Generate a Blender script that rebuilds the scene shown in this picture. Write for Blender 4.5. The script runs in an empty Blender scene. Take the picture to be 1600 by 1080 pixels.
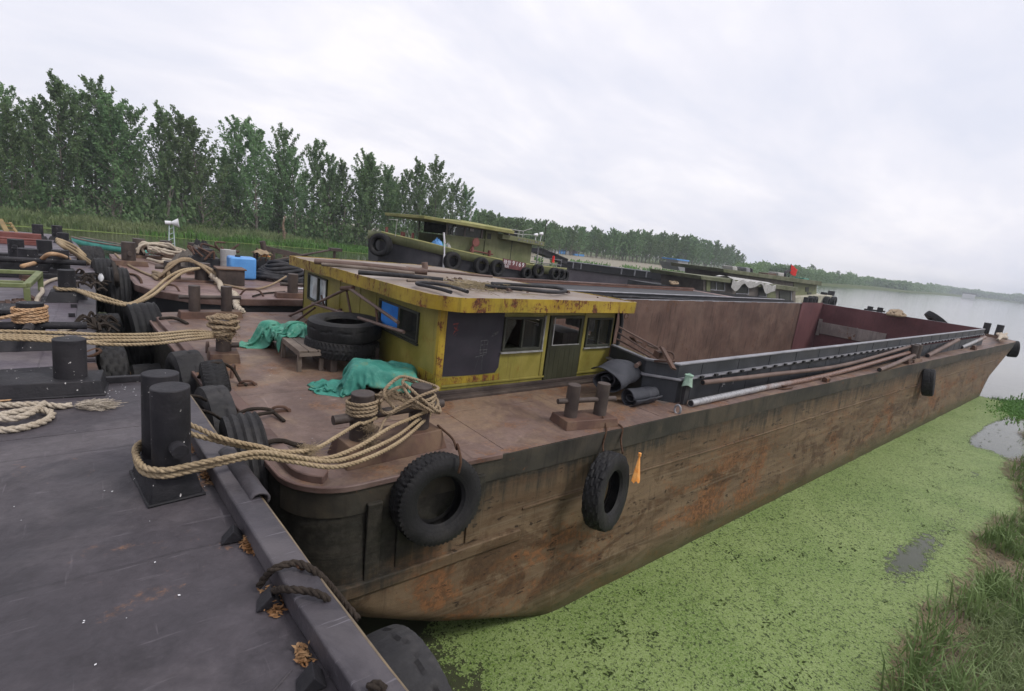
import bpy, bmesh, math, random
from mathutils import Vector, Matrix, noise as mnoise
random.seed(11)
rad = math.radians
sc = bpy.context.scene
COL = sc.collection
# ------------------------------------------------------------------ camera, sky, sun, exposure
CAMROT = [[0.7788839, -0.0380622, 0.6260121], [-0.6164028, -0.2306047, 0.7529071], [0.115704, -0.9723028, -0.2030759]]
CAMH = 4.4
FPX = 790.0                                   # focal length in pixels of the 1600 px photograph
cam_d = bpy.data.cameras.new('camera'); cam = bpy.data.objects.new('camera', cam_d); COL.objects.link(cam)
cam_d.sensor_width = 36.0; cam_d.lens = FPX/1600*36.0; cam_d.clip_start = .05; cam_d.clip_end = 6000
_X, _Y, _Z = CAMROT
cam.matrix_world = Matrix(((_X[0], -_X[1], -_X[2], 0), (_Y[0], -_Y[1], -_Y[2], 0), (_Z[0], -_Z[1], -_Z[2], CAMH), (0, 0, 0, 1)))
sc.camera = cam
sc.view_settings.view_transform = 'Standard'; sc.view_settings.look = 'None'
sc.view_settings.exposure = 0.38; sc.view_settings.gamma = 1.0
sc.cycles.use_denoising = True
sc.cycles.max_bounces = 6; sc.cycles.diffuse_bounces = 3; sc.cycles.glossy_bounces = 3; sc.cycles.transmission_bounces = 4
sc.cycles.transparent_max_bounces = 8; sc.cycles.volume_bounces = 0
sc.cycles.caustics_reflective = False; sc.cycles.caustics_refractive = False

SUN_EL, SUN_AZ = rad(52), rad(-60)            # azimuth measured from +X towards +Y
sun_d = bpy.data.lights.new('sun', 'SUN'); sun = bpy.data.objects.new('sun', sun_d); COL.objects.link(sun)
sun_d.energy = 1.5; sun_d.angle = rad(14); sun_d.color = (1.0, .97, .92)
sdir = Vector((math.cos(SUN_EL)*math.cos(SUN_AZ), math.cos(SUN_EL)*math.sin(SUN_AZ), math.sin(SUN_EL)))
sun.rotation_euler = sdir.to_track_quat('Z', 'Y').to_euler()
sun.location = (0, 0, 60)

world = bpy.data.worlds.new('World'); sc.world = world; world.use_nodes = True
wt = world.node_tree; wt.nodes.clear()
def wn(t, **k):
    n = wt.nodes.new(t)
    for a, b in k.items(): setattr(n, a, b)
    return n
wo = wn('ShaderNodeOutputWorld'); bg = wn('ShaderNodeBackground')
sky = wn('ShaderNodeTexSky', sky_type='NISHITA', sun_disc=False)
sky.sun_elevation = SUN_EL; sky.sun_rotation = rad(90) - SUN_AZ; sky.air_density = 1.5; sky.dust_density = 4.0
tc = wn('ShaderNodeTexCoord'); sep = wn('ShaderNodeSeparateXYZ'); wt.links.new(tc.outputs['Generated'], sep.inputs[0])
zc = wn('ShaderNodeMath', operation='MAXIMUM'); zc.inputs[1].default_value = 0.0; wt.links.new(sep.outputs['Z'], zc.inputs[0])
za = wn('ShaderNodeMath', operation='ADD'); za.inputs[1].default_value = .3; wt.links.new(zc.outputs[0], za.inputs[0])
dv = wn('ShaderNodeVectorMath', operation='DIVIDE'); cmb = wn('ShaderNodeCombineXYZ')
for i in range(3): wt.links.new(za.outputs[0], cmb.inputs[i])
wt.links.new(tc.outputs['Generated'], dv.inputs[0]); wt.links.new(cmb.outputs[0], dv.inputs[1])
mpw = wn('ShaderNodeMapping'); mpw.inputs['Rotation'].default_value = (0, 0, rad(38)); mpw.inputs['Scale'].default_value = (.7, 1.15, 0.0)
wt.links.new(dv.outputs[0], mpw.inputs[0])
n1 = wn('ShaderNodeTexNoise'); n1.inputs['Scale'].default_value = 1.5; n1.inputs['Detail'].default_value = 7; n1.inputs['Roughness'].default_value = .56; n1.inputs['Distortion'].default_value = .25
wt.links.new(mpw.outputs[0], n1.inputs['Vector'])
rp = wn('ShaderNodeValToRGB'); e = rp.color_ramp.elements
e[0].position = .34; e[0].color = (6.4, 6.55, 7.5, 1); e[1].position = .62; e[1].color = (8.3, 8.1, 8.5, 1)
em = rp.color_ramp.elements.new(.5); em.color = (7.3, 7.25, 7.95, 1)
wt.links.new(n1.outputs['Fac'], rp.inputs[0])
mxw = wn('ShaderNodeMixRGB'); mxw.inputs[0].default_value = .94
wt.links.new(sky.outputs[0], mxw.inputs[1]); wt.links.new(rp.outputs[0], mxw.inputs[2])
wt.links.new(mxw.outputs[0], bg.inputs[0]); bg.inputs[1].default_value = .1
wt.links.new(bg.outputs[0], wo.inputs[0])

# ------------------------------------------------------------------ survey helpers: a sight line of the photo met with a known level or face
def ray(px, py):
    v = (px-800.0, py-540.0, FPX)
    return Vector([sum(CAMROT[i][j]*v[j] for j in range(3)) for i in range(3)])
CP = Vector((0, 0, CAMH))
def at(px, py, z): v = ray(px, py); return CP + v*((z-CAMH)/v.z)
def atx(px, py, x): v = ray(px, py); return CP + v*(x/v.x)
def aty(px, py, y): v = ray(px, py); return CP + v*(y/v.y)
def lin(r, g, b):
    f = lambda c: (c/255/12.92) if c/255 <= .04045 else ((c/255+.055)/1.055)**2.4
    return (f(r), f(g), f(b))

# ------------------------------------------------------------------ mesh builder
class MB:
    def __init__(s): s.v = []; s.f = []; s.m = []; s.cm = 0
    def add(s, vs, fs):
        b = len(s.v); s.v.extend([Vector(p) for p in vs]); s.f.extend([tuple(i+b for i in q) for q in fs]); s.m.extend([s.cm]*len(fs)); return b
    def box(s, x0, y0, z0, x1, y1, z1, M=None):
        vs = [(x, y, z) for z in (z0, z1) for y in (y0, y1) for x in (x0, x1)]
        if M is not None: vs = [M @ Vector(p) for p in vs]
        s.add(vs, [(0, 2, 3, 1), (4, 5, 7, 6), (0, 1, 5, 4), (2, 6, 7, 3), (0, 4, 6, 2), (1, 3, 7, 5)]); return s
    def hexa(s, bot, top):                   # four lower, four upper corners (counter-clockwise)
        s.add(list(bot)+list(top), [(3, 2, 1, 0), (4, 5, 6, 7), (0, 1, 5, 4), (1, 2, 6, 5), (2, 3, 7, 6), (3, 0, 4, 7)]); return s
    def prism(s, poly, z0, z1):
        n = len(poly); vs = [(p[0], p[1], z0) for p in poly]+[(p[0], p[1], z1) for p in poly]
        s.add(vs, [tuple(range(n-1, -1, -1)), tuple(range(n, 2*n))]+[(i, (i+1) % n, n+(i+1) % n, n+i) for i in range(n)]); return s
    def bar(s, a, b, w, h=None, up=(0, 0, 1)):
        h = h or w; a = Vector(a); b = Vector(b); d = (b-a).normalized(); u = Vector(up)
        if abs(d.dot(u)) > .98: u = Vector((1, 0, 0))
        r = d.cross(u).normalized()*(w/2); u = r.cross(d).normalized()*(h/2)
        s.add([a-r-u, a+r-u, a+r+u, a-r+u, b-r-u, b+r-u, b+r+u, b-r+u], [(0, 1, 2, 3), (7, 6, 5, 4), (0, 4, 5, 1), (1, 5, 6, 2), (2, 6, 7, 3), (3, 7, 4, 0)]); return s
    def tube(s, path, r, n=8, closed=False, cap=True, rf=None):
        P_ = [Vector(p) for p in path]; L = len(P_); rings = []; up = None
        for i in range(L):
            if closed: t = P_[(i+1) % L]-P_[i-1]
            else: t = P_[min(i+1, L-1)]-P_[max(i-1, 0)]
            if t.length < 1e-9: t = Vector((0, 0, 1))
            t.normalize()
            if up is None:
                up = Vector((0, 0, 1)) if abs(t.z) < .9 else Vector((1, 0, 0))
            a = up - t*up.dot(t); a.normalize(); up = a; b = t.cross(a)
            rr = rf(i/(L-1)) if rf else (r[i] if isinstance(r, (list, tuple)) else r)
            rings.append([P_[i]+a*math.cos(k*2*math.pi/n)*rr+b*math.sin(k*2*math.pi/n)*rr for k in range(n)])
        vs = [p for q in rings for p in q]; fs = []
        for i in range(L if closed else L-1):
            j = (i+1) % L
            for k in range(n): fs.append((i*n+k, i*n+(k+1) % n, j*n+(k+1) % n, j*n+k))
        if cap and not closed: fs += [tuple(range(n-1, -1, -1)), tuple((L-1)*n+k for k in range(n))]
        s.add(vs, fs); return s
    def cyl(s, c, r, h, n=24, axis='z', r2=None):
        c = Vector(c); d = {'x': Vector((1, 0, 0)), 'y': Vector((0, 1, 0)), 'z': Vector((0, 0, 1))}[axis] if isinstance(axis, str) else Vector(axis).normalized()
        r2 = r if r2 is None else r2
        u = Vector((0, 0, 1)) if abs(d.z) < .9 else Vector((1, 0, 0)); a = (u-d*u.dot(d)).normalized(); b = d.cross(a)
        vs = [c+a*math.cos(t)*q+b*math.sin(t)*q+d*hh for q, hh in ((r, 0), (r2, h)) for t in [2*math.pi*k/n for k in range(n)]]
        s.add(vs, [tuple(range(n-1, -1, -1)), tuple(range(n, 2*n))]+[(k, (k+1) % n, n+(k+1) % n, n+k) for k in range(n)]); return s
    def grid(s, fn, nu, nv, wrap=False):
        vs = [fn(i/(nu-1) if not wrap else i/nu, j/(nv-1)) for j in range(nv) for i in range(nu)]; fs = []
        for j in range(nv-1):
            for i in range(nu if wrap else nu-1):
                k = (i+1) % nu; fs.append((j*nu+i, j*nu+k, (j+1)*nu+k, (j+1)*nu+i))
        s.add(vs, fs); return s
    def quad(s, a, b, c, d): s.add([a, b, c, d], [(0, 1, 2, 3)]); return s
    def build(s, name, mat, parent=None, smooth=35, bevel=0, seg=2, off=None, solid=0):
        me = bpy.data.meshes.new(name)
        L = Vector(off) if off is not None else (ORG.get(parent.name, Vector()) if parent else Vector())
        me.from_pydata([tuple(p-L) for p in s.v], [], s.f)
        mats = mat if isinstance(mat, (list, tuple)) else [mat]
        for m in mats: me.materials.append(m)
        if len(mats) > 1: me.polygons.foreach_set('material_index', s.m)
        me.update()
        if smooth:
            me.shade_smooth()
            if smooth < 180: me.set_sharp_from_angle(angle=rad(smooth))
        o = bpy.data.objects.new(name, me); COL.objects.link(o)
        if parent:
            o.parent = parent; ORG[o.name] = L
        elif off is not None:
            o.location = L; ORG[o.name] = L
        if solid:
            md = o.modifiers.new('thick', 'SOLIDIFY'); md.thickness = solid; md.offset = 0
        if bevel:
            md = o.modifiers.new('edge', 'BEVEL'); md.width = bevel; md.segments = seg; md.limit_method = 'ANGLE'; md.angle_limit = rad(40); md.harden_normals = False
        return o
ORG = {}
def tag(o, label=None, cat=None, group=None, kind=None):
    if label: o['label'] = label
    if cat: o['category'] = cat
    if group: o['group'] = group
    if kind: o['kind'] = kind
    return o
def empty(name, loc, label=None, cat=None, group=None):
    o = bpy.data.objects.new(name, None); COL.objects.link(o); o.location = loc; o.empty_display_size = .2
    ORG[o.name] = Vector(loc); return tag(o, label, cat, group)
def copy_tree(o, parent=None):
    c = o.copy(); COL.objects.link(c)
    if parent: c.parent = parent
    for ch in [x for x in o.children]: copy_tree(ch, c)
    return c
def catmull(pts, per=8, closed=False):
    P_ = [Vector(p) for p in pts]; n = len(P_); out = []
    rng = range(n) if closed else range(n-1)
    for i in rng:
        p0 = P_[i-1] if (closed or i > 0) else P_[0]*2-P_[1]
        p1 = P_[i]; p2 = P_[(i+1) % n]; p3 = P_[(i+2) % n] if (closed or i+2 < n) else P_[-1]*2-P_[-2]
        for k in range(per):
            t = k/per; out.append(.5*((2*p1)+(p2-p0)*t+(2*p0-5*p1+4*p2-p3)*t*t+(3*p1-p0-3*p2+p3)*t**3))
    if not closed: out.append(P_[-1])
    return out
def resample(path, ds):
    out = [path[0].copy()]; acc = 0.0
    for a, b in zip(path, path[1:]):
        L = (b-a).length
        if L < 1e-9: continue
        t = ds-acc
        while t <= L:
            out.append(a.lerp(b, t/L)); t += ds
        acc = L-(t-ds)
    if (out[-1]-path[-1]).length > ds*.3: out.append(path[-1].copy())
    return out
def nz(x, y=0, z=0): return mnoise.noise(Vector((x, y, z)))
# ------------------------------------------------------------------ procedural materials
class G:
    def __init__(s, name):
        s.mat = bpy.data.materials.new(name); s.mat.use_nodes = True; s.t = s.mat.node_tree; s.t.nodes.clear()
        s.out = s.t.nodes.new('ShaderNodeOutputMaterial')
    def n(s, typ, _a=None, **k):
        x = s.t.nodes.new('ShaderNode'+typ)
        for a, b in (_a or {}).items(): setattr(x, a, b)
        for a, b in k.items():
            key = int(a[1:]) if a[0] == 'i' and a[1:].isdigit() else a.replace('_', ' ')
            s.put(x.inputs[key], b)
        return x
    def put(s, inp, v):
        if isinstance(v, bpy.types.NodeSocket): s.t.links.new(v, inp)
        elif isinstance(v, bpy.types.Node): s.t.links.new(v.outputs[0], inp)
        else:
            if inp.type == 'RGBA' and len(v) == 3: v = (*v, 1)
            inp.default_value = v
    def math(s, op, a, b=0.0, clamp=False):
        x = s.n('Math', dict(operation=op, use_clamp=clamp)); s.put(x.inputs[0], a); s.put(x.inputs[1], b); return x.outputs[0]
    def mix(s, f, a, b, mode='MIX'):
        x = s.n('MixRGB', dict(blend_type=mode)); s.put(x.inputs[0], f); s.put(x.inputs[1], a); s.put(x.inputs[2], b); return x.outputs[0]
    def obj(s, scale=(1, 1, 1), rnd=True):
        tc = s.n('TexCoord'); v = tc.outputs['Object']
        if rnd:
            oi = s.n('ObjectInfo'); m = s.math('MULTIPLY', oi.outputs['Random'], 37.0)
            v = s.n('VectorMath', dict(operation='ADD'), i0=v, i1=m).outputs[0]
        if scale != (1, 1, 1): v = s.n('Mapping', Vector=v, Scale=scale).outputs[0]
        return v
    def noise(s, vec, scale, detail=5, rough=.55, dist=0.0):
        return s.n('TexNoise', Vector=vec, Scale=scale, Detail=detail, Roughness=rough, Distortion=dist).outputs['Fac']
    def ramp(s, f, stops, interp='LINEAR'):
        x = s.n('ValToRGB'); s.put(x.inputs[0], f); e = x.color_ramp.elements; x.color_ramp.interpolation = interp
        while len(e) < len(stops): e.new(.5)
        for q, (p, c) in zip(e, stops):
            q.position = p; q.color = (c, c, c, 1) if not hasattr(c, '__len__') else (*c[:3], 1)
        return x.outputs[0]
    def step(s, f, lo, hi):
        return s.n('MapRange', dict(interpolation_type='SMOOTHSTEP'), i0=f, i1=lo, i2=hi, i3=0.0, i4=1.0).outputs[0]
    def bump(s, h, strength=.3, dist=.02, nrm=None):
        x = s.n('Bump', Height=h, Strength=strength, Distance=dist)
        if nrm is not None: s.put(x.inputs['Normal'], nrm)
        return x.outputs[0]
    def bsdf(s, col, rough=.6, nrm=None, **k):
        x = s.n('BsdfPrincipled'); s.put(x.inputs['Base Color'], col); s.put(x.inputs['Roughness'], rough)
        if nrm is not None: s.put(x.inputs['Normal'], nrm)
        for a, b in k.items(): s.put(x.inputs[a.replace('_', ' ')], b)
        s.t.links.new(x.outputs[0], s.out.inputs['Surface']); return x
RUST1, RUST2 = (.085, .033, .017), (.17, .075, .032)
def painted(name, c1, c2, scale=1.6, rust=.25, rscale=3.0, rough=(.45, .75), bump=.25, streak=.0, dust=None, dustamt=.0, rustc=(RUST1, RUST2), scratch=.0, spec=.35, chips=.0):
    """old painted steel: two paint tones, rust blooms, vertical runs, dust and scratches"""
    g = G(name); v = g.obj()
    a = g.noise(v, scale, 6, .6, .3); col = g.mix(g.step(a, .32, .68), c1, c2)
    fine = g.noise(v, scale*14, 4, .6); col = g.mix(.22, col, g.ramp(fine, [(.25, .25), (.75, .8)]), 'OVERLAY')
    if streak:
        sv = g.n('Mapping', Vector=v, Scale=(9, 9, .7)).outputs[0]; sn = g.noise(sv, 1.4, 5, .6)
        col = g.mix(g.math('MULTIPLY', g.step(sn, .5, .72), streak), col, tuple(x*.45 for x in c1))
    if dust:
        dn = g.noise(v, scale*.7, 7, .65, .5); col = g.mix(g.math('MULTIPLY', g.step(dn, .42, .66), dustamt), col, dust)
    rn = g.noise(v, rscale, 8, .68, .2); rf = g.noise(v, rscale*7, 5, .7)
    rc = g.mix(g.step(rf, .35, .65), *rustc)
    lo = .74-.36*rust; rm = g.step(g.math('ADD', g.math('MULTIPLY', rn, .8), g.math('MULTIPLY', rf, .2)), lo, lo+.07)
    if rust > 0: col = g.mix(rm, col, rc)
    if chips:
        cn = g.noise(v, 26, 3, .5); col = g.mix(g.step(cn, .72-.1*chips, .74-.1*chips), col, (.55, .53, .52))
    if scratch:
        sv = g.n('Mapping', Vector=v, Scale=(3, 40, 10), Rotation=(0, 0, .6)).outputs[0]; s1 = g.noise(sv, 1.2, 3, .5)
        col = g.mix(g.math('MULTIPLY', g.step(s1, .66, .74), scratch), col, tuple(min(1, x*2.4+.05) for x in c2))
    h = g.math('ADD', g.math('MULTIPLY', rn, .5), g.math('MULTIPLY', fine, .35)); 
    ro = g.n('MapRange', i0=g.math('ADD', g.math('MULTIPLY', a, .6), g.math('MULTIPLY', fine, .4)), i1=.3, i2=.7, i3=rough[0], i4=rough[1]).outputs[0]
    if rust > 0: ro = g.math('ADD', ro, g.math('MULTIPLY', rm, .25), True)
    g.bsdf(col, ro, g.bump(h, bump, .02), Specular_IOR_Level=spec)
    return g.mat
def plain(name, c1, c2, scale=4, rough=.7, bump=.2, spec=.3, metal=0.0):
    g = G(name); v = g.obj(); a = g.noise(v, scale, 6, .6)
    g.bsdf(g.mix(g.step(a, .3, .7), c1, c2), rough, g.bump(g.noise(v, scale*6, 4), bump, .01), Specular_IOR_Level=spec, Metallic=metal); return g.mat

def hull_mat(name, zdark, lowcols, dark, zalg=.25):
    """barge side: dark band under the gunwale, dull brown plating below, rust scabs, drag marks along the side, slime at the waterline"""
    g = G(name); tc = g.n('TexCoord'); v = tc.outputs['Object']; z = g.n('SeparateXYZ', Vector=v).outputs['Z']
    lv = g.n('Mapping', Vector=v, Scale=(.55, 1, 3.2)).outputs[0]
    b = g.noise(lv, 1.6, 8, .64, .6); c = g.noise(v, 14, 5, .65)
    col = g.mix(g.step(b, .3, .7), lowcols[0], lowcols[1])
    big = g.noise(g.n('Mapping', Vector=v, Scale=(.5, 1, 1.1)).outputs[0], 1.3, 6, .6, .8)
    rz = g.math('SUBTRACT', 1.0, g.step(z, .9, 1.75))
    rust = g.math('MULTIPLY', g.step(g.math('ADD', g.math('MULTIPLY', big, .75), g.math('MULTIPLY', c, .25)), .49, .60), g.math('ADD', .2, g.math('MULTIPLY', rz, .65)))
    col = g.mix(rust, col, g.mix(g.step(c, .38, .62), (.085, .037, .016), (.2, .088, .036)))
    bp = g.noise(g.n('Mapping', Vector=v, Scale=(.75, 1, 1.5), Location=(3.3, 0, 1.7)).outputs[0], 1.5, 8, .68, .7)
    bpm = g.math('MULTIPLY', g.step(g.math('ADD', g.math('MULTIPLY', bp, .8), g.math('MULTIPLY', c, .2)), .5, .58), g.math('ADD', .25, g.math('MULTIPLY', rz, .5)))
    col = g.mix(bpm, col, g.mix(g.step(c, .35, .65), (.035, .018, .01), (.075, .04, .02)))
    dk = g.noise(g.n('Mapping', Vector=v, Scale=(1.1, 1, 4.5)).outputs[0], 3.0, 7, .7, .4)
    scab = g.step(g.math('ADD', g.math('MULTIPLY', dk, .7), g.math('MULTIPLY', c, .3)), .565, .61)
    col = g.mix(g.math('MULTIPLY', scab, .85), col, (.02, .013, .009))
    sv = g.n('Mapping', Vector=v, Scale=(.18, 1, 16)).outputs[0]; sn = g.noise(sv, 1.5, 5, .6, .3)
    col = g.mix(g.math('MULTIPLY', g.step(sn, .56, .7), .28), col, (.22, .185, .13))
    vr = g.noise(g.n('Mapping', Vector=v, Scale=(6, 6, .35)).outputs[0], 1.6, 5, .65)
    col = g.mix(g.math('MULTIPLY', g.step(vr, .53, .72), .42), col, (.045, .032, .02))
    zdx = g.math('SUBTRACT', zdark, g.math('MULTIPLY', .62, g.math('SUBTRACT', 1.0, g.step(g.n('SeparateXYZ', Vector=v).outputs['X'], -4.4, -2.4))))
    edge = g.math('ADD', z, g.math('MULTIPLY', g.math('SUBTRACT', g.math('ADD', g.math('MULTIPLY', b, .5), g.math('MULTIPLY', vr, .5)), .5), 1.5))
    col = g.mix(g.math('MULTIPLY', g.n('MapRange', dict(interpolation_type='SMOOTHSTEP'), i0=g.math('SUBTRACT', edge, zdx), i1=-.28, i2=.2, i3=0.0, i4=1.0).outputs[0], .93), col, g.mix(g.step(c, .35, .7), dark[0], dark[1]))
    al = g.math('SUBTRACT', 1.0, g.step(g.math('ADD', z, g.math('MULTIPLY', b, .3)), zalg*.6, zalg+.35))
    col = g.mix(g.math('MULTIPLY', al, .8), col, (.05, .052, .02))
    fx = g.n('SeparateXYZ', Vector=v).outputs['X']
    seam = g.math('ABSOLUTE', g.math('SUBTRACT', g.math('FRACT', g.math('MULTIPLY', fx, .27)), .5))
    sz = g.math('ABSOLUTE', g.math('SUBTRACT', g.math('FRACT', g.math('MULTIPLY', z, 1.05)), .62))
    sm = g.math('MAXIMUM', g.math('SUBTRACT', 1.0, g.step(seam, .001, .006)), g.math('SUBTRACT', 1.0, g.step(sz, .003, .016)))
    h = g.math('ADD', g.math('ADD', g.math('MULTIPLY', b, .6), g.math('MULTIPLY', c, .25)), g.math('MULTIPLY', sm, .07))
    g.bsdf(col, g.n('MapRange', i0=b, i1=.3, i2=.7, i3=.55, i4=.85).outputs[0], g.bump(h, .55, .03), Specular_IOR_Level=.25)
    return g.mat
def deck_mat(name, c1, c2, dust, dustamt, rustamt, seam=(1.9, 1.55), rough=(.38, .7), spec=.4, bits=.0):
    """steel deck plates: worn paint, mud stains, weld seams, rust and light scuffs"""
    g = G(name); tc = g.n('TexCoord'); v = tc.outputs['Object']; s = g.n('SeparateXYZ', Vector=v)
    a = g.noise(v, .9, 8, .62, .8); b = g.noise(v, 3.2, 6, .6, .3); c = g.noise(v, 30, 4, .6)
    col = g.mix(g.step(a, .3, .7), c1, c2)
    col = g.mix(g.math('MULTIPLY', g.step(b, .4, .72), .35), col, tuple(x*.55 for x in c1))
    col = g.mix(g.math('MULTIPLY', g.step(g.noise(v, .6, 9, .68, 1.2), .46, .62), dustamt), col, dust)
    rm = g.step(g.math('ADD', g.math('MULTIPLY', g.noise(v, 1.7, 8, .7, .4), .8), g.math('MULTIPLY', c, .2)), .60-.12*rustamt, .70-.12*rustamt)
    col = g.mix(g.math('MULTIPLY', rm, .8), col, g.mix(g.step(c, .35, .65), (.09, .042, .022), (.2, .1, .05)))
    sc1 = g.noise(g.n('Mapping', Vector=v, Scale=(2, 22, 1), Rotation=(0, 0, .35)).outputs[0], 1.3, 4, .55)
    sc2 = g.noise(g.n('Mapping', Vector=v, Scale=(26, 1.6, 1), Rotation=(0, 0, -.5)).outputs[0], 1.1, 4, .55)
    scr = g.math('MAXIMUM', g.step(sc1, .64, .74), g.step(sc2, .65, .75))
    col = g.mix(g.math('MULTIPLY', scr, .35), col, tuple(min(1, x*2.0+.03) for x in c2))
    c2_ = g.noise(v, 9, 6, .68, .8); col = g.mix(.32, col, g.ramp(g.math('ADD', g.math('MULTIPLY', c, .5), g.math('MULTIPLY', c2_, .5)), [(.3, .12), (.7, .92)]), 'OVERLAY')
    blot = g.step(g.noise(v, 2.1, 9, .72, .2), .58, .64); col = g.mix(g.math('MULTIPLY', blot, .3), col, tuple(x*.45 for x in c1))
    if bits:
        w = g.n('TexVoronoi', Vector=v, Scale=5.5).outputs['Distance']; col = g.mix(g.math('MULTIPLY', g.math('SUBTRACT', 1.0, g.step(w, .035, .06)), bits), col, (.6, .58, .58))
    wob = g.math('MULTIPLY', g.math('SUBTRACT', b, .5), .03)
    sx = g.math('ABSOLUTE', g.math('SUBTRACT', g.math('FRACT', g.math('ADD', g.math('DIVIDE', s.outputs['X'], seam[0]), wob)), .5))
    sy = g.math('ABSOLUTE', g.math('SUBTRACT', g.math('FRACT', g.math('ADD', g.math('DIVIDE', s.outputs['Y'], seam[1]), wob)), .5))
    sm = g.math('SUBTRACT', 1.0, g.step(g.math('MINIMUM', sx, sy), .003, .009))
    col = g.mix(g.math('MULTIPLY', sm, .3), col, tuple(x*.5 for x in c1))
    h = g.math('ADD', g.math('ADD', g.math('MULTIPLY', a, .9), g.math('ADD', g.math('MULTIPLY', c, .14), g.math('MULTIPLY', c2_, .3))), g.math('MULTIPLY', sm, .12))
    ro = g.n('MapRange', i0=g.math('ADD', g.math('MULTIPLY', a, .5), g.math('MULTIPLY', b, .5)), i1=.35, i2=.65, i3=rough[0], i4=rough[1]).outputs[0]
    g.bsdf(col, ro, g.bump(h, .5, .03), Specular_IOR_Level=spec); return g.mat

MT = {}
MT['fore_deck'] = deck_mat('dark purple deck paint', (.038, .0335, .039), (.068, .059, .067), (.105, .092, .098), .6, .16, (2.4, 1.5), (.5, .75), .35, .0)
MT['main_deck'] = deck_mat('worn red brown deck paint', (.108, .068, .055), (.165, .112, .093), (.225, .155, .1), .65, .72, (2.1, 2.9), (.42, .75), .4)
MT['pink_deck'] = deck_mat('faded pink brown deck paint', (.15, .092, .082), (.21, .14, .128), (.25, .18, .135), .5, .4, (1.8, 2.2))
MT['grey_deck'] = deck_mat('slate deck paint', (.072, .06, .076), (.112, .095, .112), (.17, .15, .145), .55, .1, (1.6, 1.5))
MT['main_hull'] = hull_mat('rusty brown hull plating', 1.83, ((.085, .055, .033), (.165, .116, .07)), ((.014, .015, .013), (.034, .033, .028)))
MT['dark_hull'] = painted('black hull paint', (.012, .012, .014), (.03, .029, .032), 1.2, .35, 2, bump=.35)
MT['black_paint'] = painted('black bollard paint', (.010, .010, .012), (.021, .02, .024), 3, .1, 4, (.5, .75), .5, chips=.12, dust=(.06, .055, .06), dustamt=.35, streak=.3, spec=.25)
MT['rail_paint'] = painted('worn grey purple rail paint', (.028, .025, .03), (.06, .054, .063), 2.5, .14, 5, (.45, .7), .5, dust=(.13, .115, .12), dustamt=.45, scratch=.5)
MT['coaming'] = painted('slate coaming paint', (.018, .021, .026), (.036, .04, .048), 1.5, .12, 3, (.45, .7), .25, streak=.3, dust=(.07, .07, .075), dustamt=.35)
MT['coam_cap'] = painted('rubbed pale steel capping', (.14, .14, .155), (.25, .25, .27), 3, .05, 6, (.35, .6), .2)
MT['rust_deep'] = painted('brown rusted steel', (.05, .027, .02), (.1, .055, .038), 3, .45, 5, (.6, .85), .45)
MT['rust_base'] = painted('red brown bollard base', (.06, .032, .025), (.115, .062, .045), 2.5, .3, 4, (.55, .8), .4, dust=(.22, .15, .09), dustamt=.5)
MT['rust_post'] = painted('dark brown bollard post', (.035, .026, .024), (.07, .052, .045), 3, .15, 5, (.5, .75), .4, dust=(.12, .095, .08), dustamt=.35, streak=.4)
MT['gunwale'] = painted('red brown gunwale bar', (.075, .042, .034), (.135, .082, .068), 2.2, .35, 4, (.45, .75), .35, dust=(.25, .19, .17), dustamt=.4)
MT['hold_brown'] = painted('brown hold lining', (.075, .043, .033), (.125, .073, .056), .9, .42, 1.1, (.6, .85), .5, streak=.8, dust=(.19, .125, .095), dustamt=.5, rustc=((.07, .036, .025), (.14, .075, .045)))
MT['hold_red'] = painted('dull maroon hold lining', (.085, .03, .034), (.13, .052, .055), .8, .15, 1.3, (.6, .85), .25, streak=.3)
MT['hold_pale'] = painted('bare scoured steel', (.17, .14, .13), (.26, .225, .21), 1.6, .5, 2.5, (.6, .85), .3, streak=.4)
MT['hold_floor'] = painted('dark silted floor', (.04, .03, .024), (.08, .06, .05), 1, .4, 2, (.8, .95), .4)
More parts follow.
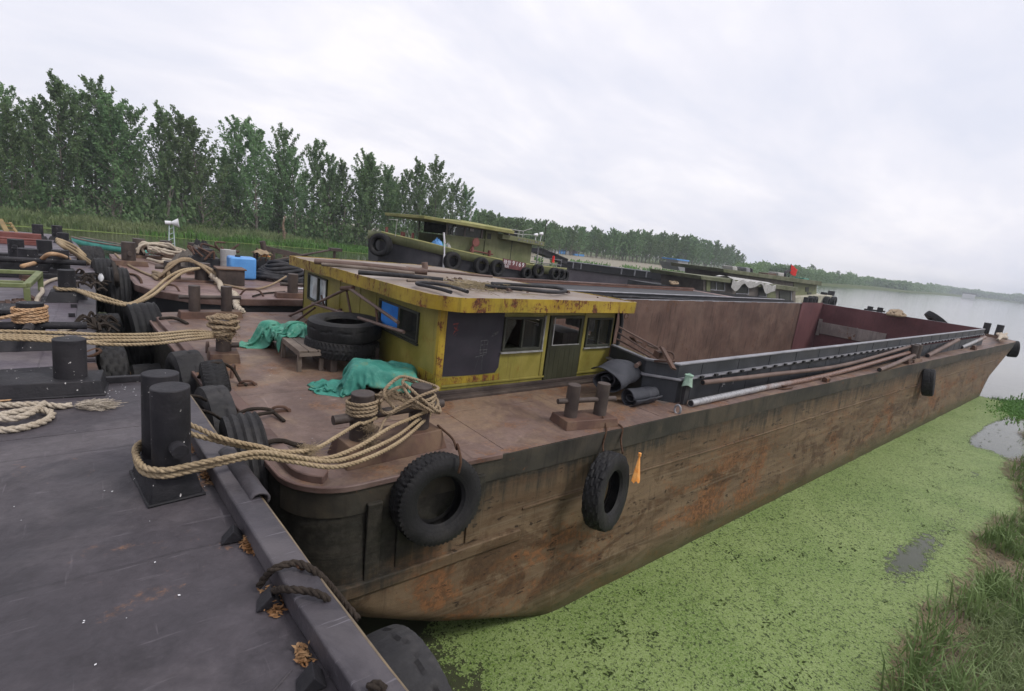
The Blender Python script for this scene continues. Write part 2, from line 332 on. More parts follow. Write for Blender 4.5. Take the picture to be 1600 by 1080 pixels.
def yellow_mat(name, rust, streak, c1=(.195, .168, .034), c2=(.295, .255, .068)):
    g = G(name); v = g.obj(rnd=False); s = g.n('SeparateXYZ', Vector=v)
    a = g.noise(v, 1.5, 6, .6, .5); f = g.noise(v, 26, 5, .65); col = g.mix(g.step(a, .3, .7), c1, c2)
    gr = g.noise(v, .8, 6, .6); col = g.mix(g.math('MULTIPLY', g.step(gr, .42, .66), .6), col, (.14, .135, .018))
    vr = g.noise(g.n('Mapping', Vector=v, Scale=(9, 9, .6)).outputs[0], 1.3, 6, .68)
    col = g.mix(g.math('MULTIPLY', g.step(vr, .52, .7), streak), col, (.075, .05, .014))
    rn = g.noise(v, 3.4, 9, .7, .35); rs = g.noise(g.n('Mapping', Vector=v, Scale=(5, 5, 1.2)).outputs[0], 3.2, 7, .7)
    k = g.math('ADD', g.math('ADD', g.math('MULTIPLY', rn, .5), g.math('MULTIPLY', rs, .32)), g.math('MULTIPLY', f, .18))
    lo = .66-.16*rust; rm = g.step(k, lo, lo+.035); halo = g.step(k, lo-.07, lo)
    col = g.mix(g.math('MULTIPLY', halo, .35), col, (.2, .1, .02))
    col = g.mix(rm, col, g.mix(g.step(f, .38, .62), (.05, .018, .012), (.16, .058, .022)))
    cr = g.n('TexVoronoi', dict(feature='DISTANCE_TO_EDGE'), Vector=g.n('Mapping', Vector=v, Scale=(7, 7, 2.6)).outputs[0], Scale=2.4).outputs['Distance']
    ck = g.math('MULTIPLY', g.math('SUBTRACT', 1.0, g.step(cr, .012, .04)), g.step(gr, .5, .62))
    col = g.mix(g.math('MULTIPLY', ck, .7*min(1, rust+.2)), col, (.045, .025, .012))
    h = g.math('SUBTRACT', g.math('MULTIPLY', f, .25), g.math('MULTIPLY', rm, .5))
    g.bsdf(col, g.math('ADD', .42, g.math('MULTIPLY', rm, .4)), g.bump(h, .35, .02), Specular_IOR_Level=.35); return g.mat
MT['yellow'] = yellow_mat('weathered olive yellow paint', .36, .35)
MT['fascia'] = yellow_mat('rust eaten yellow paint', .86, .5, (.3, .2, .015), (.4, .29, .035))
MT['roof_top'] = painted('dusty pale roof sheet', (.2, .165, .14), (.31, .27, .245), .9, .3, 2.2, (.7, .9), .3, dust=(.2, .14, .095), dustamt=.8, rustc=((.1, .05, .03), (.2, .115, .06)))
MT['patch'] = painted('blue black overpaint', (.014, .014, .02), (.03, .024, .034), 1.8, .0, 3, (.55, .75), .2, dust=(.045, .045, .055), dustamt=.4)
MT['door_paint'] = painted('dark olive door paint', (.026, .027, .014), (.045, .046, .025), 2, .1, 4, (.5, .7), .2, streak=.4)
MT['dark_frame'] = painted('dark window frame', (.02, .022, .016), (.045, .047, .035), 4, .1, 6, (.5, .7), .2)
MT['alu'] = plain('dull aluminium strip', (.17, .17, .165), (.3, .3, .29), 9, .45, .15, .5)
MT['rust_pipe'] = painted('brown pipe', (.085, .053, .043), (.15, .102, .084), 2, .35, 4, (.45, .7), .3)
def pipe_mat():
    g = G('galvanised pipe rusting along its length'); tc = g.n('TexCoord'); v = tc.outputs['Object']; x = g.n('SeparateXYZ', Vector=v).outputs['X']
    a = g.noise(v, 2.2, 6, .65); c = g.noise(v, 20, 4)
    f = g.step(g.math('ADD', x, g.math('MULTIPLY', g.math('SUBTRACT', a, .5), 6.0)), 1.5, 4.0)
    col = g.mix(f, g.mix(g.step(c, .3, .7), (.22, .22, .23), (.4, .4, .41)), g.mix(g.step(c, .35, .65), (.1, .05, .035), (.2, .12, .09)))
    g.bsdf(col, .45, g.bump(c, .2, .01), Specular_IOR_Level=.5, Metallic=g.math('MULTIPLY', g.math('SUBTRACT', 1.0, f), .4)); return g.mat
MT['galv'] = pipe_mat()
def glass_mat(name, tint, alpha):
    g = G(name); v = g.obj(); a = g.noise(v, 3, 5)
    b = g.n('BsdfPrincipled', Roughness=.12, Specular_IOR_Level=.5); g.put(b.inputs['Base Color'], g.mix(g.step(a, .35, .7), tint, tuple(x*2.2 for x in tint)))
    t = g.n('BsdfTransparent'); m = g.n('MixShader', i0=alpha); g.t.links.new(t.outputs[0], m.inputs[1]); g.t.links.new(b.outputs[0], m.inputs[2])
    g.t.links.new(m.outputs[0], g.out.inputs[0]); return g.mat
MT['glass'] = glass_mat('grimy window glass', (.03, .032, .03), .55)
MT['milk_glass'] = glass_mat('milky curtained glass', (.3, .34, .36), .93)
def rubber_mat(name, c1, c2, dust, amt):
    g = G(name); v = g.obj(); a = g.noise(v, 3, 6, .6); f = g.noise(v, 40, 4, .6)
    col = g.mix(g.step(a, .3, .7), c1, c2); col = g.mix(g.math('MULTIPLY', g.step(g.noise(v, 2.2, 8, .68, .6), .45, .68), amt), col, dust)
    col = g.mix(.2, col, g.ramp(f, [(.3, .3), (.7, .75)]), 'OVERLAY')
    g.bsdf(col, g.n('MapRange', i0=a, i1=.3, i2=.7, i3=.5, i4=.8).outputs[0], g.bump(g.math('ADD', f, g.math('MULTIPLY', a, .6)), .35, .012), Specular_IOR_Level=.22); return g.mat
MT['rubber'] = rubber_mat('black tyre rubber', (.009, .009, .0095), (.018, .0175, .019), (.055, .051, .046), .3)
MT['old_rubber'] = rubber_mat('greyed tyre rubber', (.017, .0165, .018), (.034, .033, .035), (.085, .08, .076), .4)
MT['hose'] = rubber_mat('black hose rubber', (.014, .014, .016), (.03, .03, .034), (.1, .095, .1), .4)
MT['matting'] = rubber_mat('dark grey rubber sheet', (.026, .028, .034), (.05, .052, .062), (.12, .12, .135), .5)
def rope_mat(name, c1, c2, dark):
    g = G(name); v = g.obj(rnd=False); a = g.noise(v, 2.2, 6, .65, .4); f = g.noise(v, 60, 4, .7)
    col = g.mix(g.step(a, .3, .7), c1, c2); col = g.mix(g.math('MULTIPLY', g.step(f, .4, .62), .45), col, dark)
    col = g.mix(g.math('MULTIPLY', g.step(g.noise(v, 1.1, 6, .6), .52, .7), .45), col, dark)
    g.bsdf(col, .9, g.bump(f, .7, .01), Specular_IOR_Level=.12); return g.mat
MT['rope'] = rope_mat('tan mooring rope', (.33, .25, .155), (.45, .36, .24), (.11, .075, .042))
MT['rope_old'] = rope_mat('grey brown mooring rope', (.25, .185, .12), (.37, .29, .2), (.085, .058, .036))
MT['rope_pale'] = rope_mat('pale mooring rope', (.4, .34, .26), (.55, .49, .41), (.15, .11, .08))
MT['rope_fresh'] = rope_mat('orange tan new rope', (.44, .26, .135), (.56, .4, .26), (.14, .065, .03))
MT['cable'] = rope_mat('dark greasy wire', (.03, .024, .02), (.06, .047, .038), (.012, .01, .009))
MT['rust_wire'] = rope_mat('rusty wire', (.075, .04, .026), (.12, .07, .045), (.025, .015, .011))
def tarp_mat(name, c1, c2, c3, dirt, dirtamt, fold=.6):
    g = G(name); v = g.obj(rnd=False); a = g.noise(v, 2.6, 7, .6, .8); w = g.n('TexWave', Vector=v, Scale=1.2, Distortion=9, Detail=4).outputs['Fac']
    f = g.noise(v, 9, 6, .65, 1.2)
    col = g.mix(g.step(a, .32, .68), c1, c2); col = g.mix(g.math('MULTIPLY', g.step(f, .5, .72), .5), col, c3)
    col = g.mix(g.math('MULTIPLY', g.step(g.noise(v, 2.8, 8, .7, .3), .52, .66), dirtamt), col, dirt)
    h = g.math('ADD', g.math('MULTIPLY', f, .8), g.math('MULTIPLY', w, .35))
    g.bsdf(col, .62, g.bump(h, fold, .03), Specular_IOR_Level=.3); return g.mat
MT['strake'] = painted('black green sheer strake', (.019, .018, .015), (.045, .04, .031), 1.4, .34, 3, (.6, .85), .4, streak=.5, dust=(.1, .078, .052), dustamt=.5)
MT['tarp_green'] = tarp_mat('sea green tarpaulin', (.028, .17, .135), (.06, .26, .205), (.125, .35, .285), (.15, .17, .06), .6, .35)
MT['tarp_pale'] = tarp_mat('faded green tarpaulin', (.035, .2, .14), (.1, .3, .22), (.26, .43, .35), (.06, .14, .08), .3, .35)
MT['blue_plastic'] = plain('sky blue plastic', (.075, .24, .55), (.11, .32, .66), 3, .4, .1, .45)
MT['blue_board'] = painted('bright blue board', (.012, .14, .52), (.03, .22, .64), 2, .16, 7, (.5, .7), .2, rustc=((.01, .03, .09), (.02, .05, .14)))
MT['wood'] = painted('grey weathered wood', (.11, .085, .068), (.19, .155, .13), 3, .1, 5, (.7, .9), .4)
MT['white_paint'] = plain('off white paint', (.62, .62, .64), (.74, .74, .76), 5, .5, .1, .4)
MT['green_frame'] = painted('sage green frame paint', (.1, .125, .045), (.17, .19, .09), 3, .22, 5, (.5, .75), .3)
MT['olive'] = painted('olive green boat paint', (.1, .115, .05), (.165, .175, .085), 1.3, .22, 2.6, (.5, .75), .2, streak=.35, dust=(.2, .2, .12), dustamt=.35)
MT['olive_light'] = painted('yellow olive roof paint', (.2, .2, .07), (.29, .28, .12), 1.4, .15, 3, (.5, .75), .2)
MT['moss_roof'] = painted('mossy grey roof', (.075, .085, .04), (.15, .15, .1), 1.2, .15, 3, (.7, .9), .2)
MT['dull_cabin'] = painted('brown grey cabin paint', (.1, .085, .076), (.165, .145, .125), 1.2, .25, 3, (.6, .85), .2, streak=.4)
MT['boat_dark'] = painted('weathered black hull', (.026, .026, .032), (.055, .053, .06), .8, .15, 2, (.55, .8), .25, streak=.3)
MT['boat_cream'] = painted('stained cream hull', (.3, .28, .21), (.46, .44, .36), 1.5, .3, 3, (.5, .75), .2, streak=.4)
MT['red_steel'] = painted('red oxide steel', (.12, .035, .03), (.2, .075, .062), 2, .2, 4, (.55, .8), .25)
MT['teal_paint'] = painted('turquoise boat paint', (.06, .36, .3), (.12, .5, .42), 2, .08, 4, (.45, .7), .2)
MT['flag'] = plain('red flag cloth', (.6, .02, .02), (.72, .05, .04), 3, .8, .1)
MT['board'] = painted('maroon name board', (.1, .03, .035), (.16, .06, .062), 3, .15, 6, (.5, .7), .15)
MT['orange'] = plain('orange plastic', (.75, .26, .05), (.85, .42, .14), 12, .5, .3)
MT['cloth_white'] = tarp_mat('grey white sheet', (.3, .295, .285), (.44, .43, .42), (.22, .22, .21), (.3, .27, .22), .4)
MT['chalk'] = plain('faded white paint mark', (.3, .29, .3), (.42, .41, .42), 20, .8, .1)
MT['chalk_dim'] = plain('almost gone white paint mark', (.04, .04, .045), (.11, .11, .11), 30, .8, .1)
MT['red_mark'] = plain('faded red paint mark', (.09, .025, .028), (.22, .06, .055), 25, .8, .1)
def leaf_mat(name, c1, c2, c3, trans=.3, scale=.5):
    g = G(name); v = g.obj(); oi = g.n('ObjectInfo'); a = g.noise(v, scale, 4, .6); f = g.noise(v, 6, 2)
    col = g.mix(g.step(a, .35, .65), c1, c2); col = g.mix(g.math('MULTIPLY', g.step(f, .5, .75), .5), col, c3)
    hs = g.n('HueSaturation', Color=col, Hue=g.math('ADD', .485, g.math('MULTIPLY', oi.outputs['Random'], .03)), Value=g.math('ADD', .8, g.math('MULTIPLY', oi.outputs['Random'], .4)))
    d = g.n('BsdfPrincipled', Roughness=.6, Specular_IOR_Level=.2); g.put(d.inputs['Base Color'], hs.outputs[0])
    t = g.n('BsdfTranslucent'); g.put(t.inputs[0], hs.outputs[0]); m = g.n('MixShader', i0=trans)
    g.t.links.new(d.outputs[0], m.inputs[1]); g.t.links.new(t.outputs[0], m.inputs[2]); g.t.links.new(m.outputs[0], g.out.inputs[0]); return g.mat
MT['poplar'] = leaf_mat('poplar leaves', (.11, .19, .08), (.17, .26, .115), (.25, .34, .17), .42)
MT['willow'] = leaf_mat('light willow leaves', (.075, .13, .04), (.11, .18, .06), (.15, .22, .085))
MT['far_leaf'] = leaf_mat('far poplar leaves', (.13, .21, .09), (.185, .275, .125), (.24, .33, .16), .4, .2)
MT['reed'] = leaf_mat('dry tipped reeds', (.13, .18, .07), (.22, .25, .12), (.34, .33, .21), .4, .3)
MT['reed_green'] = leaf_mat('fresh green waterside grass', (.09, .2, .045), (.14, .28, .07), (.2, .35, .11), .3, .3)
MT['shore_grass'] = leaf_mat('shore grass', (.12, .175, .06), (.175, .24, .09), (.27, .32, .16), .3, 1.2)
MT['pale_grass'] = leaf_mat('pale fine grass', (.17, .22, .09), (.24, .3, .14), (.34, .38, .23), .3, 1.2)
MT['dead_grass'] = leaf_mat('dead straw', (.16, .12, .07), (.26, .2, .13), (.1, .075, .045), .2, 2)
MT['weed'] = leaf_mat('floating weed', (.03, .075, .02), (.06, .13, .035), (.1, .18, .06), .3, 1)
MT['dry_leaf'] = leaf_mat('dry leaves', (.2, .1, .04), (.33, .19, .09), (.45, .32, .18), .1, 8)
MT['bark'] = plain('pale grey bark', (.12, .11, .09), (.22, .2, .17), 6, .9, .4, .1)
MT['earth'] = plain('muddy bank earth', (.09, .075, .045), (.15, .13, .085), .6, .95, .4, .1)
MT['sand'] = plain('pale sandy flat', (.25, .22, .18), (.33, .3, .25), .15, .95, .3, .1)
# ------------------------------------------------------------------ river, duckweed, banks
def water_mat():
    g = G('river water'); tc = g.n('TexCoord'); v = tc.outputs['Object']
    w1 = g.noise(g.n('Mapping', Vector=v, Scale=(.9, 2.0, 1), Rotation=(0, 0, .25)).outputs[0], 1.3, 5, .6, .3)
    w2 = g.noise(v, .12, 4, .55, .5)
    d = g.n('VectorMath', dict(operation='LENGTH')); g.put(d.inputs[0], v)
    fall = g.math('ADD', g.math('MULTIPLY', g.step(d.outputs['Value'], 25., 90.), 1.6), .35)
    nrm = g.bump(g.math('MULTIPLY', w1, fall), .22, .05)
    col = g.mix(g.step(w2, .35, .65), (.045, .05, .028), (.075, .078, .048))
    g.bsdf(col, .06, nrm, IOR=1.33, Specular_IOR_Level=.5); return g.mat
w = MB(); w.quad((-2500, -2500, 0), (5500, -2500, 0), (5500, 3500, 0), (-2500, 3500, 0))
tag(w.build('river', water_mat(), smooth=0), kind='structure')

SH = [(-400, 120), (-60, 84), (-8, 71.2), (-5, 72.7), (0, 73.4), (17, 73.8), (25, 73.6), (33, 71), (45, 71), (60, 80), (87, 92), (103, 89), (135, 91), (149, 84), (180, 92), (255, 117), (297, 106), (455, 117), (828, 146), (1334, 141), (3000, 260)]
def shore_y(x):
    for (x0, y0), (x1, y1) in zip(SH, SH[1:]):
        if x <= x1: return y0+(y1-y0)*(x-x0)/(x1-x0)
    return SH[-1][1]
xs = []; x = -400.
while x < 3000: xs.append(x); x += 3 if -20 < x < 190 else (12 if x < 500 else 60)
OFF = [(-3, -.5), (0, -.06), (.8, .12), (3, .4), (8, .8), (18, 1.15), (40, 1.4), (120, 1.6), (600, 2.2), (2800, 2.5)]
def bank_z(d):
    for (a, za), (b, zb) in zip(OFF, OFF[1:]):
        if d <= b: return za+(zb-za)*(d-a)/(b-a)
    return OFF[-1][1]
b = MB(); n = len(xs); vs = []
for d, z in OFF:
    for x in xs:
        k = .0 if d > 100 else 1
        vs.append((x, shore_y(x)+d+k*(.7*nz(x*.15, d*.1)+.3*nz(x*.6, 3)), z+(.15*nz(x*.3, d*.4, 2) if d > .5 else 0)))
b.add(vs, [(j*n+i, j*n+i+1, (j+1)*n+i+1, (j+1)*n+i) for j in range(len(OFF)-1) for i in range(n-1)])
def bank_mat():
    g = G('bank earth and sand flat'); tc = g.n('TexCoord'); v = tc.outputs['Object']; x = g.n('SeparateXYZ', Vector=v).outputs['X']
    a = g.noise(v, .12, 6, .6); f = g.noise(v, 1.2, 5)
    grass = g.mix(g.step(f, .35, .65), (.055, .085, .03), (.11, .125, .055))
    sand = g.mix(g.step(f, .3, .7), (.21, .19, .15), (.3, .275, .22))
    m = g.math('MULTIPLY', g.step(x, 66., 78.), g.math('SUBTRACT', 1.0, g.step(x, 165., 200.)))
    m = g.math('MULTIPLY', m, g.step(a, .28, .4))
    g.bsdf(g.mix(m, grass, sand), .95, g.bump(f, .5, .2), Specular_IOR_Level=.1); return g.mat
tag(b.build('riverbank', bank_mat(), smooth=180), kind='structure')

def smooth(a, b, x):
    t = max(0., min(1., (x-a)/(b-a))); return t*t*(3-2*t)
# near shore to the right of the moored barge
def near_y(x): return .72+.35*nz(x*.35, 7.1)+.16*nz(x*1.4, 2.2)-.35*smooth(6.5, 3.5, x)+.5*smooth(15, 20, x)-.5*smooth(24, 34, x)+1.1*smooth(26.5, 28.5, x)*smooth(33, 30, x)
def near_z(x, y):
    d = near_y(x)-y
    if d < 0: return max(-.5, d*.5)
    return .035*smooth(0, .4, d)+.12*smooth(.2, 1.5, d)+.5*smooth(1.2, 5, d)+1.2*smooth(4, 20, d)+.06*nz(x*1.1, y*1.1, 4)*smooth(0, .8, d)
b = MB(); xs2 = [2.5+.22*i for i in range(170)]+[40+2.5*i for i in range(40)]; ys2 = [2.6-.14*i for i in range(30)]+[-1.6-.6*i for i in range(12)]+[-9-4*i for i in range(20)]
vs = [(x, y, near_z(x, y)) for y in ys2 for x in xs2]; n = len(xs2)
b.add(vs, [(j*n+i+1, j*n+i, (j+1)*n+i, (j+1)*n+i+1) for j in range(len(ys2)-1) for i in range(n-1)])
def shore_mat():
    g = G('wet shore mud and straw litter'); tc = g.n('TexCoord'); v = tc.outputs['Object']; z = g.n('SeparateXYZ', Vector=v).outputs['Z']
    a = g.noise(v, 1.4, 7, .65, .5); s = g.noise(g.n('Mapping', Vector=v, Scale=(1.2, 6, 1), Rotation=(0, 0, .5)).outputs[0], 3, 6, .65, .6)
    col = g.mix(g.step(s, .38, .62), (.12, .095, .06), (.38, .32, .23)); col = g.mix(g.math('MULTIPLY', g.step(a, .48, .66), .7), col, (.07, .08, .03))
    wet = g.math('SUBTRACT', 1.0, g.step(z, .0, .09)); col = g.mix(g.math('MULTIPLY', wet, .5), col, (.08, .07, .045))
    g.bsdf(col, g.n('MapRange', i0=wet, i1=0., i2=1., i3=.95, i4=.45).outputs[0], g.bump(s, .8, .04), Specular_IOR_Level=.25); return g.mat
tag(b.build('muddy_shore', shore_mat(), smooth=180), kind='structure')

# duckweed: a floating sheet just above the water whose cover thins at open water, and by the stern to imitate shade
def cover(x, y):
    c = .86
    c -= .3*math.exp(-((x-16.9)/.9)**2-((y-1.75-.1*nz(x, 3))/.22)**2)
    c -= .8*smooth(3.5, 1.4, x-.5*(y-3)+.6*nz(x*1.3, y*1.3, 4))*smooth(.9, 2.0, y)  # weed removed by the stern; bare dark water stands in for the hull's shade
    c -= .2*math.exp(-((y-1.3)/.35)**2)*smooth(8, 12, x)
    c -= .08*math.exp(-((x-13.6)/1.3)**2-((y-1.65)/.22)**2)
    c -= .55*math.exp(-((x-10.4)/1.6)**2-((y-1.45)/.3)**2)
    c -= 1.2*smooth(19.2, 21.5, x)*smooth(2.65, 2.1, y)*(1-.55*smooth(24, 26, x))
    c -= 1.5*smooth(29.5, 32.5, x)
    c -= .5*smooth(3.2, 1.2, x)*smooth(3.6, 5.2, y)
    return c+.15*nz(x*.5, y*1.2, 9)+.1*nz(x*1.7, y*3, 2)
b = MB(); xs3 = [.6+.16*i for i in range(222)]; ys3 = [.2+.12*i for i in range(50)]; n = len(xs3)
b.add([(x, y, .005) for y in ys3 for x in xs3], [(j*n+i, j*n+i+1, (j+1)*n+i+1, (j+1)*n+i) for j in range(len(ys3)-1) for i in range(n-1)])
def weed_mat():
    g = G('duckweed'); tc = g.n('TexCoord'); v = tc.outputs['Object']; at_ = g.n('Attribute', dict(attribute_name='cover')).outputs['Fac']
    f = g.noise(v, 38, 4, .7); m = g.noise(v, 7, 6, .68, .6); l = g.noise(v, .55, 7, .66, .8)
    vo = g.n('TexVoronoi', Vector=v, Scale=75.); cell = g.n('SeparateColor', i0=vo.outputs['Color']).outputs[0]
    col = g.mix(g.step(l, .35, .65), (.092, .16, .022), (.165, .23, .062))
    col = g.mix(g.math('MULTIPLY', cell, .6), col, (.3, .36, .17))
    col = g.mix(g.math('MULTIPLY', g.step(m, .5, .7), .55), col, (.1, .15, .03))
    sp_ = g.noise(v, 24, 3, .75, .4)
    dark = g.step(g.math('ADD', g.math('MULTIPLY', sp_, .62), g.math('ADD', g.math('MULTIPLY', f, .22), g.math('MULTIPLY', m, .16))), .515, .575)
    col = g.mix(g.math('MULTIPLY', dark, .88), col, (.018, .03, .008))
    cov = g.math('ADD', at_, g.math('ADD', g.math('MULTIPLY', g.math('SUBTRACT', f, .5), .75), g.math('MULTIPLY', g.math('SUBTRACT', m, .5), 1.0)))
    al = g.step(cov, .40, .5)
    b_ = g.n('BsdfPrincipled', Roughness=.6, Specular_IOR_Level=.25); g.put(b_.inputs['Base Color'], col); g.put(b_.inputs['Normal'], g.bump(g.math('ADD', f, g.math('MULTIPLY', cell, .5)), .6, .012))
    g.put(b_.inputs['Alpha'], al); g.t.links.new(b_.outputs[0], g.out.inputs[0]); return g.mat
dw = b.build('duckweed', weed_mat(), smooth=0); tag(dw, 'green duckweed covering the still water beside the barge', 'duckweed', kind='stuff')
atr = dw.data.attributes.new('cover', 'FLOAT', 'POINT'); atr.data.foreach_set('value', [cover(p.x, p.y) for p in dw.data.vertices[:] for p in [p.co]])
# a strip of pale duckweed along the far bank
b = MB(); pts = [x for x in range(-40, 62, 2)]
for x0, x1 in zip(pts, pts[1:]):
    for (c, d) in ((-1.3, -.3), (-.3, .6)):
        k0 = .5*nz(x0*.12, 5); k1 = .5*nz(x1*.12, 5)
        b.quad((x0, shore_y(x0)+c+(k0 if c < -1 else 0), .006), (x1, shore_y(x1)+c+(k1 if c < -1 else 0), .006), (x1, shore_y(x1)+d, .006), (x0, shore_y(x0)+d, .006))
tag(b.build('bank_duckweed', plain('pale duckweed fringe', (.12, .17, .04), (.19, .25, .07), 1.5, .7, .3, .2), smooth=0), 'pale duckweed fringe along the far reed bank', 'duckweed', kind='stuff')

# ------------------------------------------------------------------ vegetation
def blades(spots, name, mat, label, cat):
    """spots: (x, y, z, height, width, lean); each a bent two-segment blade"""
    b = MB(); V = []; F_ = []
    for (x, y, z, h, w, lean) in spots:
        a = random.uniform(0, 6.283); c, s_ = math.cos(a), math.sin(a); la = random.uniform(0, 6.283); lx, ly = math.cos(la)*lean*h, math.sin(la)*lean*h
        k = len(V)
        V += [(x-c*w, y-s_*w, z), (x+c*w, y+s_*w, z), (x+c*w*.8+lx*.35, y+s_*w*.8+ly*.35, z+h*.6), (x-c*w*.8+lx*.35, y-s_*w*.8+ly*.35, z+h*.6), (x+lx, y+ly, z+h*(1-.35*lean))]
        F_ += [(k, k+1, k+2, k+3), (k+3, k+2, k+4)]
    b.v = [Vector(p) for p in V]; b.f = F_; b.m = [0]*len(F_)
    o = b.build(name, mat, smooth=0); return tag(o, label, cat, kind='stuff')
sp = []
for i in range(15000):
    x = random.uniform(-34, 26); d = abs(random.gauss(0, 1))*2.4+.2
    cl = nz(x*.22, d*.3, 1)*.5+.5
    if x > 12 and random.random() < (x-12)/16: continue
    h = (.85+.85*cl+random.uniform(-.3, .4))*(1 if d > 1 else .7); sp.append((x, shore_y(x)+d, bank_z(d)-.05, h, random.uniform(.03, .075), random.uniform(.08, .5)))
blades(sp, 'reed_bed', MT['reed'], 'tall dry tipped reeds along the left bank', 'reeds')
sp = []
for i in range(12000):
    x = random.uniform(2, 47); d = random.uniform(-.6, 5)
    if x < 12 and random.random() > (x-2)/12: continue
    h = (.35+.55*(nz(x*.3, d*.4, 6)*.5+.5))*(1.35 if x < 28 else .8); sp.append((x, shore_y(x)+d, max(0, bank_z(d))-.03, h*random.uniform(.7, 1.3), random.uniform(.04, .09), random.uniform(.1, .6)))
for i in range(2500):   # scrubby tufts on the sand flat
    x = random.uniform(80, 165); d = abs(random.gauss(0, 2.5)); 
    if nz(x*.2, d*.2, 8) < .02: continue
    sp.append((x, shore_y(x)+d, bank_z(d), random.uniform(.4, 1.4), .16, random.uniform(.2, .6)))
blades(sp, 'waterside_grass', MT['reed_green'], 'bright green grass at the water edge of the far bank', 'grass')

def leafmesh(name, clusters, nq, size, mat, parent=None):
    """many small leaf quads gathered in clumps"""
    V = []; F_ = []
    for (c, r, flat) in clusters:
        for _ in range(nq):
            d = Vector((random.gauss(0, 1), random.gauss(0, 1), random.gauss(0, 1)*flat)); p = Vector(c)+d*r*.55
            a = Vector((random.gauss(0, 1), random.gauss(0, 1), random.gauss(0, .8))).normalized(); q = a.orthogonal().normalized(); q = (Matrix.Rotation(random.uniform(0, 6.28), 3, a) @ q)
            t = a.cross(q); s = size*random.uniform(.6, 1.35); k = len(V)
            V += [p-q*s, p+t*s*.55, p+q*s, p-t*s*.55]; F_.append((k, k+1, k+2, k+3))
    b = MB(); b.v = V; b.f = F_; b.m = [0]*len(F_); return b.build(name, mat, parent, smooth=0)
def make_tree(H, seed, limbs, per, nq, size, mat, wide=1.0, low=.1, label=None, group=None):
    random.seed(seed)
    root = empty('poplar_tree', (0, 0, 0), label, 'tree', group)
    tr = MB(); bendx, bendy = random.uniform(-.5, .5), random.uniform(-.5, .5)
    ax = lambda t: Vector((bendx*t*t+.15*math.sin(5*t+seed), bendy*t*t+.12*math.cos(4*t), H*t))
    tr.tube([ax(i/10) for i in range(11)], [max(.02, .17*(1-i/10.5)) for i in range(11)], 7)
    cl = []
    for i in range(limbs):
        t = low+(.96-low)*(i+random.random())/limbs; a = i*2.4+random.uniform(-.6, .6); L = ((1-t)**.75*.24+.05)*H*random.uniform(.55, 1.3)*wide
        up = random.uniform(.75, 1.5)
        d = Vector((math.cos(a), math.sin(a), up)).normalized(); o = ax(t); pts = [o, o+d*L*.5, o+d*L+Vector((0, 0, L*.25))]
        pp = catmull(pts, 3); tr.tube(pp, [.055*(1-t)+.018]*3+[.014]*(len(pp)-3), 5)
        for k in range(per):
            f = .22+.78*(k+random.random()*.8)/per; q = o+d*L*f+Vector((0, 0, L*.25*f*f)); cl.append((q, (.7-.35*f)*(.42+.05*L)*random.uniform(.7, 1.3)*(H/14), 1.15))
    cl.append((ax(.98), .4, 1.6)); cl.append((ax(1.02), .25, 1.8))
    tr.build('trunk', MT['bark'], root, smooth=60)
    leafmesh('crown', cl, nq, size, mat, root)
    return root
random.seed(5)
protos = [make_tree(15, 10+i, 42, 9, 15, .165, MT['poplar'], (1.45, 1.2, 1.6, 1.3, 1.5)[i], .05) for i in range(5)]
LH = [(-2, 133), (15, 165), (55, 160), (92, 122), (118, 145), (152, 130), (178, 150), (205, 170), (247, 165), (282, 180), (316, 188), (345, 230), (372, 186), (400, 195), (436, 202), (462, 235), (487, 217), (512, 242), (532, 250), (556, 250), (578, 240), (606, 258), (630, 266), (652, 250), (681, 254), (704, 282), (724, 290)]
used = set(); ti = 0
TL = {92: 'tallest grey green poplar on the left bank, its spire above all others', 487: 'narrow poplar with a thin bare spire at the middle of the left wood', 247: 'slim poplar standing left of a gap in the left wood', 316: 'bright green poplar above the pale willow bush', 681: 'spreading poplar above the bow of the green tug', 724: 'last poplar at the right end of the left wood, over the tug roof', -2: 'leaning poplar at the left edge of the view'}
def plant(p, x, y, s, label, group, rz):
    global ti
    o = p if p.name not in used else copy_tree(p); used.add(p.name); ti += 1
    o.location = (x, y, bank_z(y-shore_y(x))-.1); o.rotation_euler = (0, 0, rz); o.rotation_euler = (random.gauss(0, .04), random.gauss(0, .04), rz); o.scale = (s*random.uniform(.8, 1.25), s*random.uniform(.8, 1.25), s)
    tag(o, label, 'tree', group); return o
random.seed(77)
for i, (px, py) in enumerate(LH):
    # where the sight line crosses the front planting row, four to nine metres behind the waterline
    v = ray(px, 375+.119*(px-800)); t = 40.
    while True:
        q = v*(t/FPX)
        if q.y > shore_y(q.x)+random.uniform(5, 9): break
        t += .8
    g_ = bank_z(q.y-shore_y(q.x)); top = ray(px, py); zt = CAMH+top.z/math.hypot(top.x, top.y)*math.hypot(q.x, q.y)
    plant(protos[i % 5], q.x, q.y, (zt-g_)/15.3, TL.get(px, 'grey green poplar in the dense left bank wood'), 'poplars of the left bank wood', random.uniform(0, 6.28))
for i in range(30):
    x = -26+i*2.75+random.uniform(-.8, .8); y = shore_y(x)+random.uniform(12, 24)
    plant(protos[(i*3) % 5], x, y, random.uniform(.62, .86), 'grey green poplar in the dense left bank wood', 'poplars of the left bank wood', random.uniform(0, 6.28))
